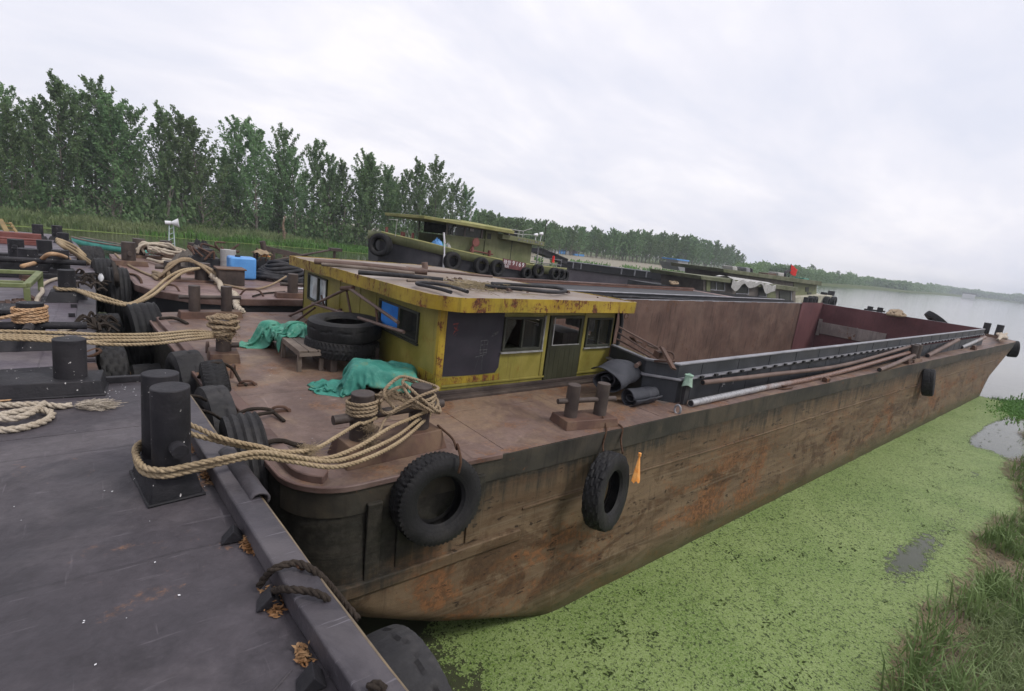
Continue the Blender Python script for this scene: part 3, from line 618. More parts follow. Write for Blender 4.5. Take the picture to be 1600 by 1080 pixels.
# bushes under the trees
random.seed(31)
def bush(name, x, y, r, h, mat, label, group=None, nq=16, size=.16):
    root = empty(name, (x, y, bank_z(y-shore_y(x))-.1), label, 'bush', group)
    cl = []
    for k in range(46):
        a = random.uniform(0, 6.28); q = random.random()**.5*r; z = h*random.random()*(1-(q/r)**2*.6)
        cl.append((root.location+Vector((math.cos(a)*q, math.sin(a)*q, z)), .42, 1))
    leafmesh('foliage', cl, nq, size, mat, root)
    st = MB()
    for k in range(5): st.tube([root.location+Vector((.1*k-.2, 0, 0)), root.location+Vector((random.uniform(-.6, .6)*r, random.uniform(-.6, .6)*r, h*.7))], .03, 5)
    st.build('stem', MT['bark'], root); return root
q = aty(337, 368, shore_y(9)+3.2)
bush('willow_bush', q.x, shore_y(q.x)+3.2, 1.9, 3.6, MT['willow'], 'pale light green willow bush at the front of the left wood')
ub = bush('undergrowth_bush', -20, shore_y(-20)+5, 2.0, 3.0, MT['poplar'], 'dark undergrowth bush beneath the left bank poplars', 'undergrowth bushes')
for i in range(26):
    o = copy_tree(ub); x = -24+i*2.8+random.uniform(-1, 1); y = shore_y(x)+random.uniform(4, 9); o.location = (x, y, bank_z(y-shore_y(x))-.1); o.rotation_euler = (0, 0, random.uniform(0, 6)); k = random.uniform(.9, 1.7); o.scale = (k, k, k*random.uniform(.9, 1.7))
# dead vine-clad stump by the waterside
q = aty(443, 372, shore_y(18)+1.5); t = MB(); t.tube(catmull([(q.x, q.y, .1), (q.x+.1, q.y, 1.4), (q.x-.1, q.y, 2.8), (q.x+.15, q.y, 4)], 4), [.3, .28, .25, .22, .2, .2, .18, .16, .15, .13, .12, .1, .08], 8)
for k in range(7): a = random.uniform(0, 6.28); z = random.uniform(1, 3.4); t.tube([(q.x, q.y, z), (q.x+.5*math.cos(a), q.y+.5*math.sin(a), z+random.uniform(-.5, .3))], .05, 5)
tag(t.build('dead_tree', plain('dead brown bark', (.14, .1, .07), (.24, .18, .13), 5, .95, .5, .1)), 'dead brown vine clad tree trunk at the water edge', 'tree')

# far poplar line across the bend: individuals
random.seed(9)
fp = [make_tree(15, 50+i, 24, 5, 9, .36, MT['far_leaf'], 1.5, .08) for i in range(3)]
line = [(740, 388, 326), (770, 391, 334), (800, 394, 340), (840, 397, 347), (880, 399, 352), (920, 402, 356), (960, 407, 360), (1000, 411, 361), (1040, 415, 366), (1080, 419, 371), (1110, 421, 377), (1140, 424, 386), (1156, 426, 400)]
def interp(px):
    for a, b_ in zip(line, line[1:]):
        if px <= b_[0]: f = (px-a[0])/(b_[0]-a[0]); return a[1]+(b_[1]-a[1])*f, a[2]+(b_[2]-a[2])*f
    return line[-1][1:]
px = 738.
while px < 1157:
    by, ty = interp(px)
    for row in (0, 1, 2):
        q = at(px+random.uniform(-3, 3), by-row*1.2-.4*random.random(), 1.35); top = ray(px, ty+random.uniform(-3, 9)+row*2)
        zt = CAMH+top.z/math.hypot(top.x, top.y)*math.hypot(q.x, q.y); p = fp[int(px) % 3]
        o = p if p.name not in used else copy_tree(p); used.add(p.name)
        s = (zt-1.3)/15.3; o.location = (q.x, q.y, 1.3); o.rotation_euler = (0, 0, random.uniform(0, 6.28)); o.scale = (s*1.2, s*1.2, s); o.name = 'plantation_tree'
        tag(o, 'slender poplar in the far plantation beyond the sand flat', 'tree', 'poplars of the far plantation')
    px += random.uniform(5.0, 7.0)
# the last woods along the river, a single mass
random.seed(3); cl = []
bandp = [(1150, 432, 407), (1200, 431, 409), (1240, 436, 414), (1300, 441, 424), (1360, 446, 433), (1420, 453, 440), (1480, 458, 447), (1540, 463, 454), (1620, 470, 458)]
wood = MB(); Vq = []; Fq = []
px = 1150.
while px < 1625:
    for a, b_ in zip(bandp, bandp[1:]):
        if px <= b_[0]: f = (px-a[0])/(b_[0]-a[0]); by = a[1]+(b_[1]-a[1])*f; ty = a[2]+(b_[2]-a[2])*f; break
    hzn = 375+.119*(px-800); D = 2.6/max(by-hzn, 2.1)*FPX; v = ray(px, hzn); v.z = 0; v = v/FPX*D
    h = (by-ty)*D/FPX*(1+.35*nz(px*.06, 3)+.25*nz(px*.4, 1)); q = Vector((v.x, v.y, 1.2)); w_ = D/FPX*2.2
    sd = Vector((-v.y, v.x, 0)).normalized()
    for k in range(26):
        p = q+sd*random.gauss(0, w_)+Vector((v.x, v.y, 0)).normalized()*random.uniform(0, .05*D)+Vector((0, 0, h*random.random()**.8*(.75+.3*random.random())))
        a = Vector((random.gauss(0, 1), random.gauss(0, 1), random.gauss(0, .6))).normalized(); u = a.orthogonal().normalized(); t = a.cross(u); s = D/FPX*random.uniform(1.0, 2.3); k0 = len(Vq)
        Vq += [p-u*s, p+t*s*.8, p+u*s, p-t*s*.8]; Fq.append((k0, k0+1, k0+2, k0+3))
    px += .55
wood.v = Vq; wood.f = Fq; wood.m = [0]*len(Fq)
tag(wood.build('far_woods', MT['far_leaf'], smooth=0), 'hazy low woods along the distant river bank', 'woods', kind='stuff')
for k, (px, by, ty, lab) in enumerate([(1267, 434, 411, 'tall feathery tree rising above the far woods, nearest the red flag'), (1307, 441, 422, 'smaller feathery tree rising above the far woods, right of the tall one')]):
    hzn = 375+.119*(px-800); D = 330.; v = ray(px, hzn); v.z = 0; v = v/FPX*D; o = copy_tree(fp[k]); h = (by-ty)*D/FPX; s = h/15; o.location = (v.x, v.y, 1.3); o.scale = (s*1.5, s*1.5, s); tag(o, lab, 'tree', '')
    del o['group']

# near shore: grass clumps, straw, floating weed
random.seed(21); sp = []
for i in range(560):
    x = random.uniform(5.4, 24); y = near_y(x)-abs(random.gauss(0, .55))-.05
    dens = smooth(-.25, .35, nz(x*.55, y*.8, 3)); 
    if random.random() > dens+.1: continue
    for k in range(random.randint(8, 20)): sp.append((x+random.gauss(0, .07), y+random.gauss(0, .07), max(0, near_z(x, y))-.02, random.uniform(.12, .5)*(1.5 if x < 9.5 else 1), random.uniform(.005, .012), random.uniform(.25, .9)))
for i in range(70):    # stand of tall grass
    x = random.uniform(9.2, 12.8); y = near_y(x)-random.uniform(.5, 2.2)
    for k in range(16): sp.append((x+random.gauss(0, .1), y+random.gauss(0, .1), max(0, near_z(x, y))-.02, random.uniform(.25, .75), random.uniform(.006, .012), random.uniform(.3, .9)))
for i in range(260):
    x = random.uniform(12, 40); y = near_y(x)-random.uniform(.3, 3)
    for k in range(14): sp.append((x+random.gauss(0, .15), y+random.gauss(0, .15), max(0, near_z(x, y))-.02, random.uniform(.15, .5), random.uniform(.01, .02), random.uniform(.3, .9)))
blades(sp, 'shore_grass', MT['shore_grass'], 'green bladed grass clumps on the muddy near shore', 'grass')
sp = []
for i in range(520):
    x = random.uniform(5.6, 9.6); y = near_y(x)-random.uniform(.45, 2.6)
    for k in range(22): sp.append((x+random.gauss(0, .09), y+random.gauss(0, .09), max(0, near_z(x, y))-.02, random.uniform(.14, .42), random.uniform(.003, .007), random.uniform(.3, 1.0)))
blades(sp, 'fine_grass', MT['pale_grass'], 'pale soft fine grass at the bottom right of the shore', 'grass')
sl = MB()
for i in range(5200):
    x = random.uniform(5.6, 26); y = near_y(x)-abs(random.gauss(.1, .55))+.12
    a = random.gauss(.5, .7); L = random.uniform(.04, .2); w_ = random.uniform(.0025, .006); z = max(.012, near_z(x, y)+.012)+random.random()*.02
    d_ = Vector((math.cos(a), math.sin(a), random.uniform(-.08, .08)))*L; n_ = Vector((-math.sin(a), math.cos(a), 0))*w_; p = Vector((x, y, z)); k = n_*random.uniform(-4, 4)
    sl.quad(p-d_-n_, p-n_+k, p+n_+k, p-d_+n_); sl.quad(p-n_+k, p+d_-n_, p+d_+n_, p+n_+k)
tag(sl.build('straw_litter', MT['dead_grass'], smooth=0), 'flattened dead straw strewn along the muddy waterline', 'straw', kind='stuff')
sp = []
for i in range(5200):
    x = random.gauss(30.2, 1.5); y = 2.0+.25*nz(x*.6, 1)+random.gauss(0, .38)-(x-30)*.03; sp.append((x, y, 0, random.uniform(.04, .14), random.uniform(.012, .03), random.uniform(.6, 1.6)))
blades(sp, 'weed_mat', MT['reed_green'], 'dark green weed mat floating off the barge bow', 'weeds')
V = MB(); random.seed(8)
for i in range(260):    # small dark clumps and twigs among the duckweed
    x = 3.5+random.random()**1.3*22; y = random.uniform(1.2, 3.4)
    if nz(x*.8, y*1.5, 5) < -.05: continue
    for k in range(random.randint(3, 9)):
        a = random.uniform(0, 6.28); L = random.uniform(.008, .034); p = Vector((x+random.gauss(0, .06), y+random.gauss(0, .03), .012)); d = Vector((math.cos(a), math.sin(a), random.uniform(0, .4)))*L; s_ = Vector((-d.y, d.x, 0))*.45
        V.quad(p-d, p+s_, p+d, p-s_)
tag(V.build('water_litter', plain('dark water litter', (.02, .03, .01), (.05, .07, .02), 9, .9, 0, .1), smooth=0), 'dark scraps of leaves and twigs floating in the duckweed', 'litter', kind='stuff')
# ------------------------------------------------------------------ barge building helpers
def sweep_rect(mb, path, o0, o1, z0, z1, closed=False):
    """a bar of rectangular section along a plan path; offsets run to the left of the direction of travel"""
    P_ = [Vector((p[0], p[1])) for p in path]; L = len(P_); rows = []
    for i in range(L):
        a = P_[i-1] if (i > 0 or closed) else None; c = P_[(i+1) % L] if (i < L-1 or closed) else None
        d1 = (P_[i]-a).normalized() if a is not None else None; d2 = (c-P_[i]).normalized() if c is not None else None
        d = ((d1 or d2)+(d2 or d1)).normalized(); nrm = Vector((-d.y, d.x)); k = 1/max(.4, nrm.dot(Vector((-(d1 or d2).y, (d1 or d2).x))))
        zz = path[i][2] if len(path[i]) > 2 else 0
        rows.append([(P_[i].x+nrm.x*o*k, P_[i].y+nrm.y*o*k, z+zz) for o, z in ((o0, z0), (o1, z0), (o1, z1), (o0, z1))])
    vs = [p for r in rows for p in r]; fs = []
    for i in range(L if closed else L-1):
        j = (i+1) % L
        for k in range(4): fs.append((i*4+k, i*4+(k+1) % 4, j*4+(k+1) % 4, j*4+k))
    if not closed: fs += [(3, 2, 1, 0), ((L-1)*4, (L-1)*4+1, (L-1)*4+2, (L-1)*4+3)]
    mb.add(vs, fs)
def wall_open(mb, o, u, n, L, z0, z1, th, ops):
    """wall of length L from o along u, outward normal n, with rectangular openings (a, b, za, zb) that have real reveals"""
    o = Vector(o); u = Vector(u); n = Vector(n)
    us = sorted({0, L, *[q for p in ops for q in p[:2]]}); zs = sorted({z0, z1, *[q for p in ops for q in p[2:]]})
    op = lambda a, c: any(p[0] <= a < p[1] and p[2] <= c < p[3] for p in ops)
    pt = lambda a, z, k: Vector((o.x, o.y, 0))+u*a-n*(th*k)+Vector((0, 0, z))
    for i in range(len(us)-1):
        for j in range(len(zs)-1):
            a, b_, c, d = us[i], us[i+1], zs[j], zs[j+1]
            if op(a+1e-6, c+1e-6): continue
            mb.quad(pt(a, c, 0), pt(b_, c, 0), pt(b_, d, 0), pt(a, d, 0)); mb.quad(pt(b_, c, 1), pt(a, c, 1), pt(a, d, 1), pt(b_, d, 1))
            if i == 0 or op(us[i-1]+1e-6, c+1e-6): mb.quad(pt(a, c, 1), pt(a, c, 0), pt(a, d, 0), pt(a, d, 1))
            if i == len(us)-2 or op(b_+1e-6, c+1e-6): mb.quad(pt(b_, c, 0), pt(b_, c, 1), pt(b_, d, 1), pt(b_, d, 0))
            if j == 0 or op(a+1e-6, zs[j-1]+1e-6): mb.quad(pt(a, c, 0), pt(a, c, 1), pt(b_, c, 1), pt(b_, c, 0))
            if j == len(zs)-2 or op(a+1e-6, d+1e-6): mb.quad(pt(a, d, 1), pt(a, d, 0), pt(b_, d, 0), pt(b_, d, 1))
def bollard(parent, c, ang, spacing, r, zd, bh, top, base, bar, bm, pm, taper=.06, flange=0, sub=True, top2=None, n=28):
    """a mooring bollard: flared foot with one or two posts and a cross pipe"""
    ca, sa = math.cos(ang), math.sin(ang); c = Vector((c[0], c[1]))
    def W(a, b, z): return Vector((c.x+ca*a-sa*b, c.y+sa*a+ca*b, z))
    m = MB(); lx, ly = base[0]/2, base[1]/2
    q = [(-1, -1), (1, -1), (1, 1), (-1, 1)]
    m.hexa([W(x*(lx+taper), y*(ly+taper), zd) for x, y in q], [W(x*lx, y*ly, zd+bh) for x, y in q])
    if flange:
        f = flange; m.hexa([W(x*(lx+taper+f), y*(ly+taper+f), zd) for x, y in q], [W(x*(lx+taper+f*.8), y*(ly+taper+f*.8), zd+.018) for x, y in q])
    b = m.build('bollard', bm, parent, smooth=30, bevel=.008)
    for k, s in enumerate((-.5, .5) if spacing else (0,)):
        p = W(s*spacing, 0, zd+bh-.02); t = MB(); tp = top2 if (top2 and k) else top
        t.cyl(p, r, tp-p.z, n, Vector((random.uniform(-.02, .02), random.uniform(-.02, .02), 1)))
        t.build('post', pm, b, smooth=40, bevel=.006, seg=2)
    if bar:
        z, ext, br, dirx = bar; t = MB()
        if dirx: t.tube([W(-spacing/2-ext, 0, z), W(-spacing/2-ext, 0, z)+(W(spacing/2+ext, 0, z)-W(-spacing/2-ext, 0, z))*1.0], br, 14)
        else:
            for k, s in enumerate((-.5, .5) if spacing else (0,)): t.tube([W(s*spacing, -ext, z), W(s*spacing, 0, z)], br, 14)
        t.build('crossbar', pm, b, smooth=40)
    return b
def lug(parent, p, ang, L, H, mat):
    m = MB(); d = Vector((math.cos(ang), math.sin(ang), 0)); p = Vector(p); nrm = Vector((-d.y, d.x, 0))
    pts = [p-d*L*.5+Vector((0, 0, 0)), p-d*L*.3+Vector((0, 0, H*.8)), p+Vector((0, 0, H)), p+d*L*.3+Vector((0, 0, H*.8)), p+d*L*.5]
    m.tube(catmull(pts, 4), .022, 8); return m.build('mooring_eye', mat, parent)

# ------------------------------------------------------------------ the rusty barge
random.seed(2)
MBG = empty('barge', (6.0, 7.9, 0), 'long rusty brown barge with yellow cabin and open empty hold beside the duckweed', 'barge', 'moored barges')
YN, YF, ZD = 3.80, 12.0, 2.2
LV = [(2.2, 1.12, .5, 40.6, 2.6, 0), (1.9, 1.12, .5, 40.0, 2.6, .0), (1.5, 1.13, .5, 38.2, 2.6, .02), (1.12, 1.2, .52, 36.4, 2.6, .05), (.8, 1.55, .6, 34.7, 2.5, .08), (.45, 2.2, .75, 33.5, 2.2, .12), (.2, 2.85, .85, 32.7, 2.0, .16), (0, 3.35, .9, 32.2, 1.9, .18), (-.5, 4.6, 1.0, 31, 1.8, .2)]
def outline(z, xs, r, xe, rb, fl):
    yn, yf = YN-fl, YF+fl; slant = lambda y: -.067*(y-4.3); pts = []
    for k in range(9):          # stern near corner
        t = math.pi+k/8*math.pi/2; pts.append((xs+r+r*math.cos(t)+slant(yn+r)*(1-k/8), yn+r+r*math.sin(t)))
    for k in range(1, 70):      # near side
        x = xs+r+(xe-rb-xs-r)*k/70; y = yn+.028*nz(x*.7, z*.9)*smooth(0, 1, z+.4)+.012*nz(x*2.3, z*2); pts.append((x, y))
    for k in range(9):
        t = -math.pi/2+k/8*math.pi/2; pts.append((xe-rb+rb*math.cos(t), yn+rb+rb*math.sin(t)))
    for k in range(9):
        t = k/8*math.pi/2; pts.append((xe-rb+rb*math.cos(t), yf-rb+rb*math.sin(t)))
    for k in range(1, 20): pts.append((xe-rb+(xs+r-xe+rb)*k/20, yf))
    for k in range(9):
        t = math.pi/2+k/8*math.pi/2; pts.append((xs+r+r*math.cos(t)+slant(yf-r), yf-r+r*math.sin(t)))
    return pts
h = MB(); rows = [outline(*l) for l in LV]; n = len(rows[0]); vs = [(x, y, l[0]) for l, r in zip(LV, rows) for x, y in r]
h.add(vs, [(j*n+i, (j+1)*n+i, (j+1)*n+(i+1) % n, j*n+(i+1) % n) for j in range(len(LV)-1) for i in range(n)])
h.build('hull', MT['main_hull'], MBG, smooth=50)
top = rows[0]
d = MB(); HX0, HX1, HY0, HY1 = 6.7, 31.2, 4.24, 11.16
def clip(poly, axis, v, keep):
    out = []
    for i in range(len(poly)):
        a, b_ = poly[i], poly[(i+1) % len(poly)]; ia = (a[axis]-v)*keep >= 0; ib = (b_[axis]-v)*keep >= 0
        if ia: out.append(a)
        if ia != ib:
            t = (v-a[axis])/(b_[axis]-a[axis]); out.append((a[0]+(b_[0]-a[0])*t, a[1]+(b_[1]-a[1])*t))
    return out
for poly in (clip(top, 0, HX0, -1), clip(top, 0, HX1, 1), clip(clip(clip(top, 0, HX0, 1), 0, HX1, -1), 1, HY0, -1), clip(clip(clip(top, 0, HX0, 1), 0, HX1, -1), 1, HY1, 1)):
    d.add([(x, y, ZD+.004) for x, y in poly], [tuple(range(len(poly)))])
d.build('deck', MT['main_deck'], MBG, smooth=0)
# raised double bar round the stern end
gp = [top[i] for i in range(len(top)-9+8, len(top)-9+9)]+top[0:9]+[top[k] for k in range(9, 12)]
g1 = MB(); path = [(x, y, .004*nz(i*1.3, 4)*3) for i, (x, y) in enumerate(gp)]
st0, st1 = Vector(gp[0]), Vector(gp[1]); seg = [tuple(st0.lerp(st1, k/14)) for k in range(14)]
path = [(x+.012*nz(y*.9, 1), y, .012*nz(y*1.1, 3)) for x, y in seg]+[(x, y, .006*nz(i, 4)) for i, (x, y) in enumerate(gp[1:])]
sweep_rect(g1, path, -.035, .0, ZD-.03, ZD+.025); g1.build('gunwale_lip', MT['gunwale'], MBG, smooth=40, bevel=.008)
g1 = MB(); sweep_rect(g1, path[:-6], .07, .2, ZD-.01, ZD+.075); g1.build('gunwale_bar', MT['gunwale'], MBG, smooth=40, bevel=.012)
# doubler straps, fender ledge and plates on the hull
for x0, x1, z0, z1 in ((1.72, 1.86, 1.26, 2.02), (2.02, 2.2, 1.3, 2.05), (2.80, 2.98, 1.3, 2.04)): s_ = MB(); s_.box(x0, YN-.055, z0, x1, YN+.03, z1); s_.build('hull_strap', MT['main_hull'], MBG, smooth=0, bevel=.01)
lp = [(x, y) for x, y in rows[2][0:9]]+[(x, y) for x, y in rows[2][9:14]]
led = MB(); lpath = [(x, y, .0) for x, y in [(1.03, 6.5), (1.1, 5.4)]+lp if x < 3.45]
sweep_rect(led, lpath+[(3.55, YN-.06+.05, -.02)], -.06, .06, 1.14, 1.27); led.build('fender_ledge', MT['main_hull'], MBG, smooth=40, bevel=.012)
# torn band of loose sheer strake along the near edge
r_ = MB(); sp_ = [(x, y, .012*nz(x*1.7, 6)) for x, y in top[1:78]]
sweep_rect(r_, sp_, -.014, .008, ZD-.27, ZD-.002); r_.build('sheer_strake', MT['strake'], MBG, smooth=40)

for lv, z_ in ((2, 1.47),):
    rb_ = MB(); sweep_rect(rb_, [(x, y, .01*nz(x*.6, z_)) for x, y in rows[lv][12:76]], -.018, .01, z_, z_+.028); rb_.build('rubbing_seam', MT['main_hull'], MBG, smooth=40, bevel=.006)
# cabin
CX0, CX1, CY0, CY1, CZ = 3.45, 7.0, 5.65, 11.55, 3.46
w_ = MB()
wall_open(w_, (CX0, CY0, 0), (1, 0, 0), (0, -1, 0), CX1-CX0, ZD, CZ, .06, [(1.05, 1.8, 2.8, 3.31), (1.94, 2.72, 2.23, 3.33), (2.80, 3.44, 2.79, 3.29)])
wall_open(w_, (CX0, CY1, 0), (0, -1, 0), (-1, 0, 0), CY1-CY0, ZD, CZ, .06, [(.37, 1.55, 2.66, 3.22), (4.0, 5.32, 2.82, 3.26)])
wall_open(w_, (CX1, CY1, 0), (-1, 0, 0), (0, 1, 0), CX1-CX0, ZD, CZ, .06, [(.6, 1.6, 2.8, 3.3)])
wall_open(w_, (CX1, CY0, 0), (0, 1, 0), (1, 0, 0), CY1-CY0, ZD, CZ, .06, [(.5, 2.4, 2.86, 3.3)])
w_.box(CX0+.06, CY0+.06, ZD+.01, CX1-.06, CY1-.06, ZD+.03)
cab = w_.build('cabin', MT['yellow'], MBG, smooth=0)
for q in ((CX0-.012, CY0-.03, ZD, CX0+.07, CY0-.002, CZ), (CX0-.03, CY0-.028, ZD, CX0-.0125, CY0+.05, CZ), (CX0+.08, CY0-.018, ZD+.13, CX1, CY0-.002, ZD+.16), (CX0+1.86, CY0-.014, ZD+.162, CX0+1.93, CY0-.002, CZ), (CX0+2.73, CY0-.012, ZD+.162, CX0+2.79, CY0-.002, CZ), *[(CX0-.012, yy, ZD+.02, CX0-.002, yy+.018, CZ) for yy in (9.3, 8.35, 7.68)]):
    tr = MB(); tr.box(*q); tr.build('wall_strip', MT['fascia' if q[0] < CX0 and q[1] < CY0 else 'yellow'], cab, smooth=0, bevel=.004)
tr = MB(); tr.box(CX0+.075, CY0-.009, ZD+.165, CX0+1.06, CY0-.003, ZD+.265); tr.build('rust_run', MT['fascia'], cab, smooth=0)
tr = MB(); tr.box(CX0-.009, CY0+.05, ZD+.03, CX0-.003, CY0+.5, ZD+.3); tr.build('rust_run', MT['fascia'], cab, smooth=0)
sl = MB(); sl.box(CX0-.1, CY0-.2, ZD+.005, CX1-.05, CY0-.035, ZD+.045); sl.box(CX0-.12, CY0-.075, ZD+.045, CX1-.25, CY0-.035, ZD+.1); sl.box(CX0-.17, CY0-.17, ZD+.005, CX0-.02, CY0+.02, ZD+.14)
sl.build('foot_rail', MT['rust_post'], cab, smooth=0, bevel=.006)
pa = MB(); e = [(.05, ZD+.29), (.34, ZD+.275), (.7, ZD+.272), (.98, ZD+.28), (1.035, ZD+.36), (1.04, 2.78), (1.05, 2.8), (1.045, CZ-.03), (.05, CZ-.03)]
pa.add([(CX0+a, CY0-.004, z) for a, z in e], [tuple(range(len(e)))]); pa.build('painted_patch', MT['patch'], cab, smooth=0)
# ghost of old lettering on the patch: only smeared red and white strokes are left
mk = MB(); random.seed(4)
def stroke(mb, a, z, da, dz, w): mb.quad((CX0+a, CY0-.007, z), (CX0+a+da, CY0-.007, z+dz), (CX0+a+da+w*.5, CY0-.007, z+dz+w), (CX0+a+w*.5, CY0-.007, z+w))
for a, z, da, dz in ((.18, 3.2, .08, .01), (.2, 3.16, .05, -.05), (.17, 3.15, .03, .07), (.2, 3.1, .07, .02), (.24, 3.12, .0, .09), (.19, 3.07, .06, .05), (.22, 3.04, .03, .04)): stroke(mk, a, z, da, dz, .02)
mk.build('red_mark', MT['red_mark'], cab, smooth=0)
mk = MB()
for a, z, da, dz in ((.66, 2.96, .12, .01), (.68, 2.90, .1, .01), (.66, 2.83, .13, .0), (.67, 2.78, .11, .01), (.67, 2.96, .0, -.2), (.73, 2.96, .0, -.22), (.79, 2.97, -.01, -.2), (.66, 2.74, -.06, -.24), (.72, 2.74, .0, -.2), (.6, 2.73, .17, .03)): stroke(mk, a, z, da, dz, .011)
for k in range(3): stroke(mk, .84+.03*k, 3.02+.01*k, .04, .01, .05)
mk.build('chalk_mark', MT['chalk_dim'], cab, smooth=0)
def frame(mb, x0, x1, z0, z1, y, t=.035, dp=.03, axis='x'):
    for a, b_, c, d_ in ((x0, x1, z0, z0+t), (x0, x1, z1-t, z1), (x0, x0+t, z0+t, z1-t), (x1-t, x1, z0+t, z1-t)):
        if axis == 'x': mb.box(a, y-dp, c, b_, y+.04, d_)
        else: mb.box(y-dp, a, c, y+.04, b_, d_)
def window(x0, x1, z0, z1, mull, pane, axis, y, fm='dark_frame'):
    f = MB(); frame(f, x0, x1, z0, z1, y, axis=axis)
    for m in mull:
        if axis == 'x': f.box(m-.015, y-.02, z0+.035, m+.015, y+.03, z1-.035)
        else: f.box(y-.02, m-.03, z0+.035, y+.03, m+.03, z1-.035)
    o = f.build('window', MT[fm], cab, smooth=0, bevel=.004)
    return o
wd = window(4.5, 5.25, 2.8, 3.31, [4.87], 0, 'x', CY0)
cw = MB(); cw.add([(4.53, CY0+.03, 2.84), (4.58, CY0+.03, 2.83), (4.7, CY0+.03, 3.12), (4.76, CY0+.03, 3.2), (4.73, CY0+.03, 3.28), (4.53, CY0+.03, 3.28)], [(0, 1, 2, 3, 4, 5)]); cw.quad((4.89, CY0+.034, 2.83), (5.22, CY0+.034, 2.83), (5.22, CY0+.034, 3.28), (4.89, CY0+.034, 3.28))
o = cw.build('pane', MT['glass'], cab, smooth=0); tag(o, 'cracked window pane with a shard missing')
al = MB(); al.box(4.48, CY0-.045, 2.765, 5.3, CY0-.005, 2.79); al.box(5.27, CY0-.04, 2.79, 5.29, CY0-.005, 3.33); al.build('window_strip', MT['alu'], cab, smooth=0)
wd = window(6.26, 6.89, 2.79, 3.29, [6.57], 0, 'x', CY0)
pn = MB(); pn.quad((6.29, CY0+.03, 2.82), (6.86, CY0+.03, 2.82), (6.86, CY0+.03, 3.26), (6.29, CY0+.03, 3.26)); pn.build('pane', MT['glass'], cab, smooth=0)
al = MB(); al.box(6.24, CY0-.035, 2.76, 6.93, CY0-.005, 2.785); al.build('window_strip', MT['alu'], cab, smooth=0)
wd = window(10.0, 11.18, 2.66, 3.22, [10.56], 0, 'y', CX0)
pn = MB(); pn.quad((CX0+.02, 10.6, 2.7), (CX0+.02, 11.15, 2.7), (CX0+.02, 11.15, 3.18), (CX0+.02, 10.6, 3.18)); pn.quad((CX0+.024, 10.1, 2.7), (CX0+.024, 10.52, 2.7), (CX0+.024, 10.52, 3.18), (CX0+.024, 10.1, 3.18)); pn.build('pane', MT['milk_glass'], cab, smooth=0)
wd = window(6.23, 7.55, 2.82, 3.26, [6.84], 0, 'y', CX0)
pn = MB(); pn.quad((CX0+.026, 6.26, 2.86), (CX0+.026, 6.81, 2.86), (CX0+.026, 6.81, 3.22), (CX0+.026, 6.26, 3.22)); pn.build('pane', MT['glass'], cab, smooth=0)
bb = MB(); bb.box(CX0-.022, 6.87, 2.83, CX0-.008, 7.44, 3.255); bb.build('blue_board', MT['blue_board'], cab, smooth=0)
al = MB(); al.box(CX0-.05, 6.2, 2.79, CX0-.006, 7.6, 2.815); al.build('window_strip', MT['dark_frame'], cab, smooth=0)
dr = MB(); dr.box(5.41, CY0-.02, 2.235, 6.16, CY0+.02, 2.80); dr.box(5.41, CY0-.025, 2.80, 6.16, CY0+.02, 2.845); dr.box(5.41, CY0-.02, 2.845, 5.47, CY0+.02, 3.325); dr.box(6.1, CY0-.02, 2.845, 6.16, CY0+.02, 3.325); dr.box(5.47, CY0-.02, 3.28, 6.1, CY0+.02, 3.325)
for k in range(6): dr.box(5.47+.11*k, CY0-.024, 2.26, 5.475+.11*k, CY0-.0195, 2.78)
door = dr.build('door', MT['door_paint'], cab, smooth=0, bevel=.004)
ds = MB(); ds.box(5.48, CY0-.03, 2.85, 5.5, CY0-.021, 3.3); ds.box(5.48, CY0-.032, 2.846, 6.1, CY0-.026, 2.862); ds.build('door_strip', MT['alu'], cab, smooth=0)
it = MB(); it.box(6.3, 6.2, ZD+.03, 6.9, 7.0, 2.9); it.build('locker', MT['dull_cabin'], cab, smooth=0); it = MB(); it.box(4.2, 9.6, ZD+.03, 6.6, 11.3, 2.75); it.build('bunk', MT['dull_cabin'], cab, smooth=0)
cu = MB(); cu.grid(lambda a, b_: (6.9+.03*math.sin(a*34), 6.05+.75*a, 2.95+.4*b_), 24, 3); cu.build('curtain', MT['cloth_white'], cab, smooth=180)
# roof slab with rounded corner, fascia and dusty top
RX0, RX1, RY0, RY1 = 3.2, 7.12, 5.33, 11.85; rc = .55
def rr(x0, x1, y0, y1, r0, r1):
    pts = []
    for (cx, cy, r, a0) in ((x0+r0, y0+r0, r0, 180), (x1-r1, y0+r1, r1, 270), (x1-r1, y1-r1, r1, 0), (x0+r1, y1-r1, r1, 90)):
        for k in range(8): t = rad(a0+90*k/7); pts.append((cx+r*math.cos(t), cy+r*math.sin(t)))
    out = []
    for i in range(len(pts)):
        a, b_ = Vector(pts[i]), Vector(pts[(i+1) % len(pts)]); m = max(1, int((b_-a).length/.35))
        out += [tuple(a.lerp(b_, k/m)) for k in range(m)]
    return out
ro = rr(RX0, RX1, RY0, RY1, rc, .1); rz = lambda x, y: 3.615-.017*(y-RY0)-.03*smooth(6.2, 7.1, x)*smooth(5.6, 8, y)
fa = MB(); n = len(ro)
dent = lambda x, y: .012*nz(x*1.6, y*1.6)+.006*nz(x*6, y*6)
vs = [(x, y, rz(x, y)-.19+dent(x, y)) for x, y in ro]+[(x+.01*nz(x*3, y*3), y+.012*nz(x*3, y*3, 5), rz(x, y)+dent(y, x)*.7) for x, y in ro]+[(x+(5-x)*.012, y+(8.5-y)*.008, rz(x, y)+dent(y, x)*.7) for x, y in ro]+[(x+(5-x)*.012, y+(8.5-y)*.008, rz(x, y)-.19) for x, y in ro]
fa.add(vs, [(k*n+i, k*n+(i+1) % n, ((k+1) % 4)*n+(i+1) % n, ((k+1) % 4)*n+i) for k in range(4) for i in range(n)])
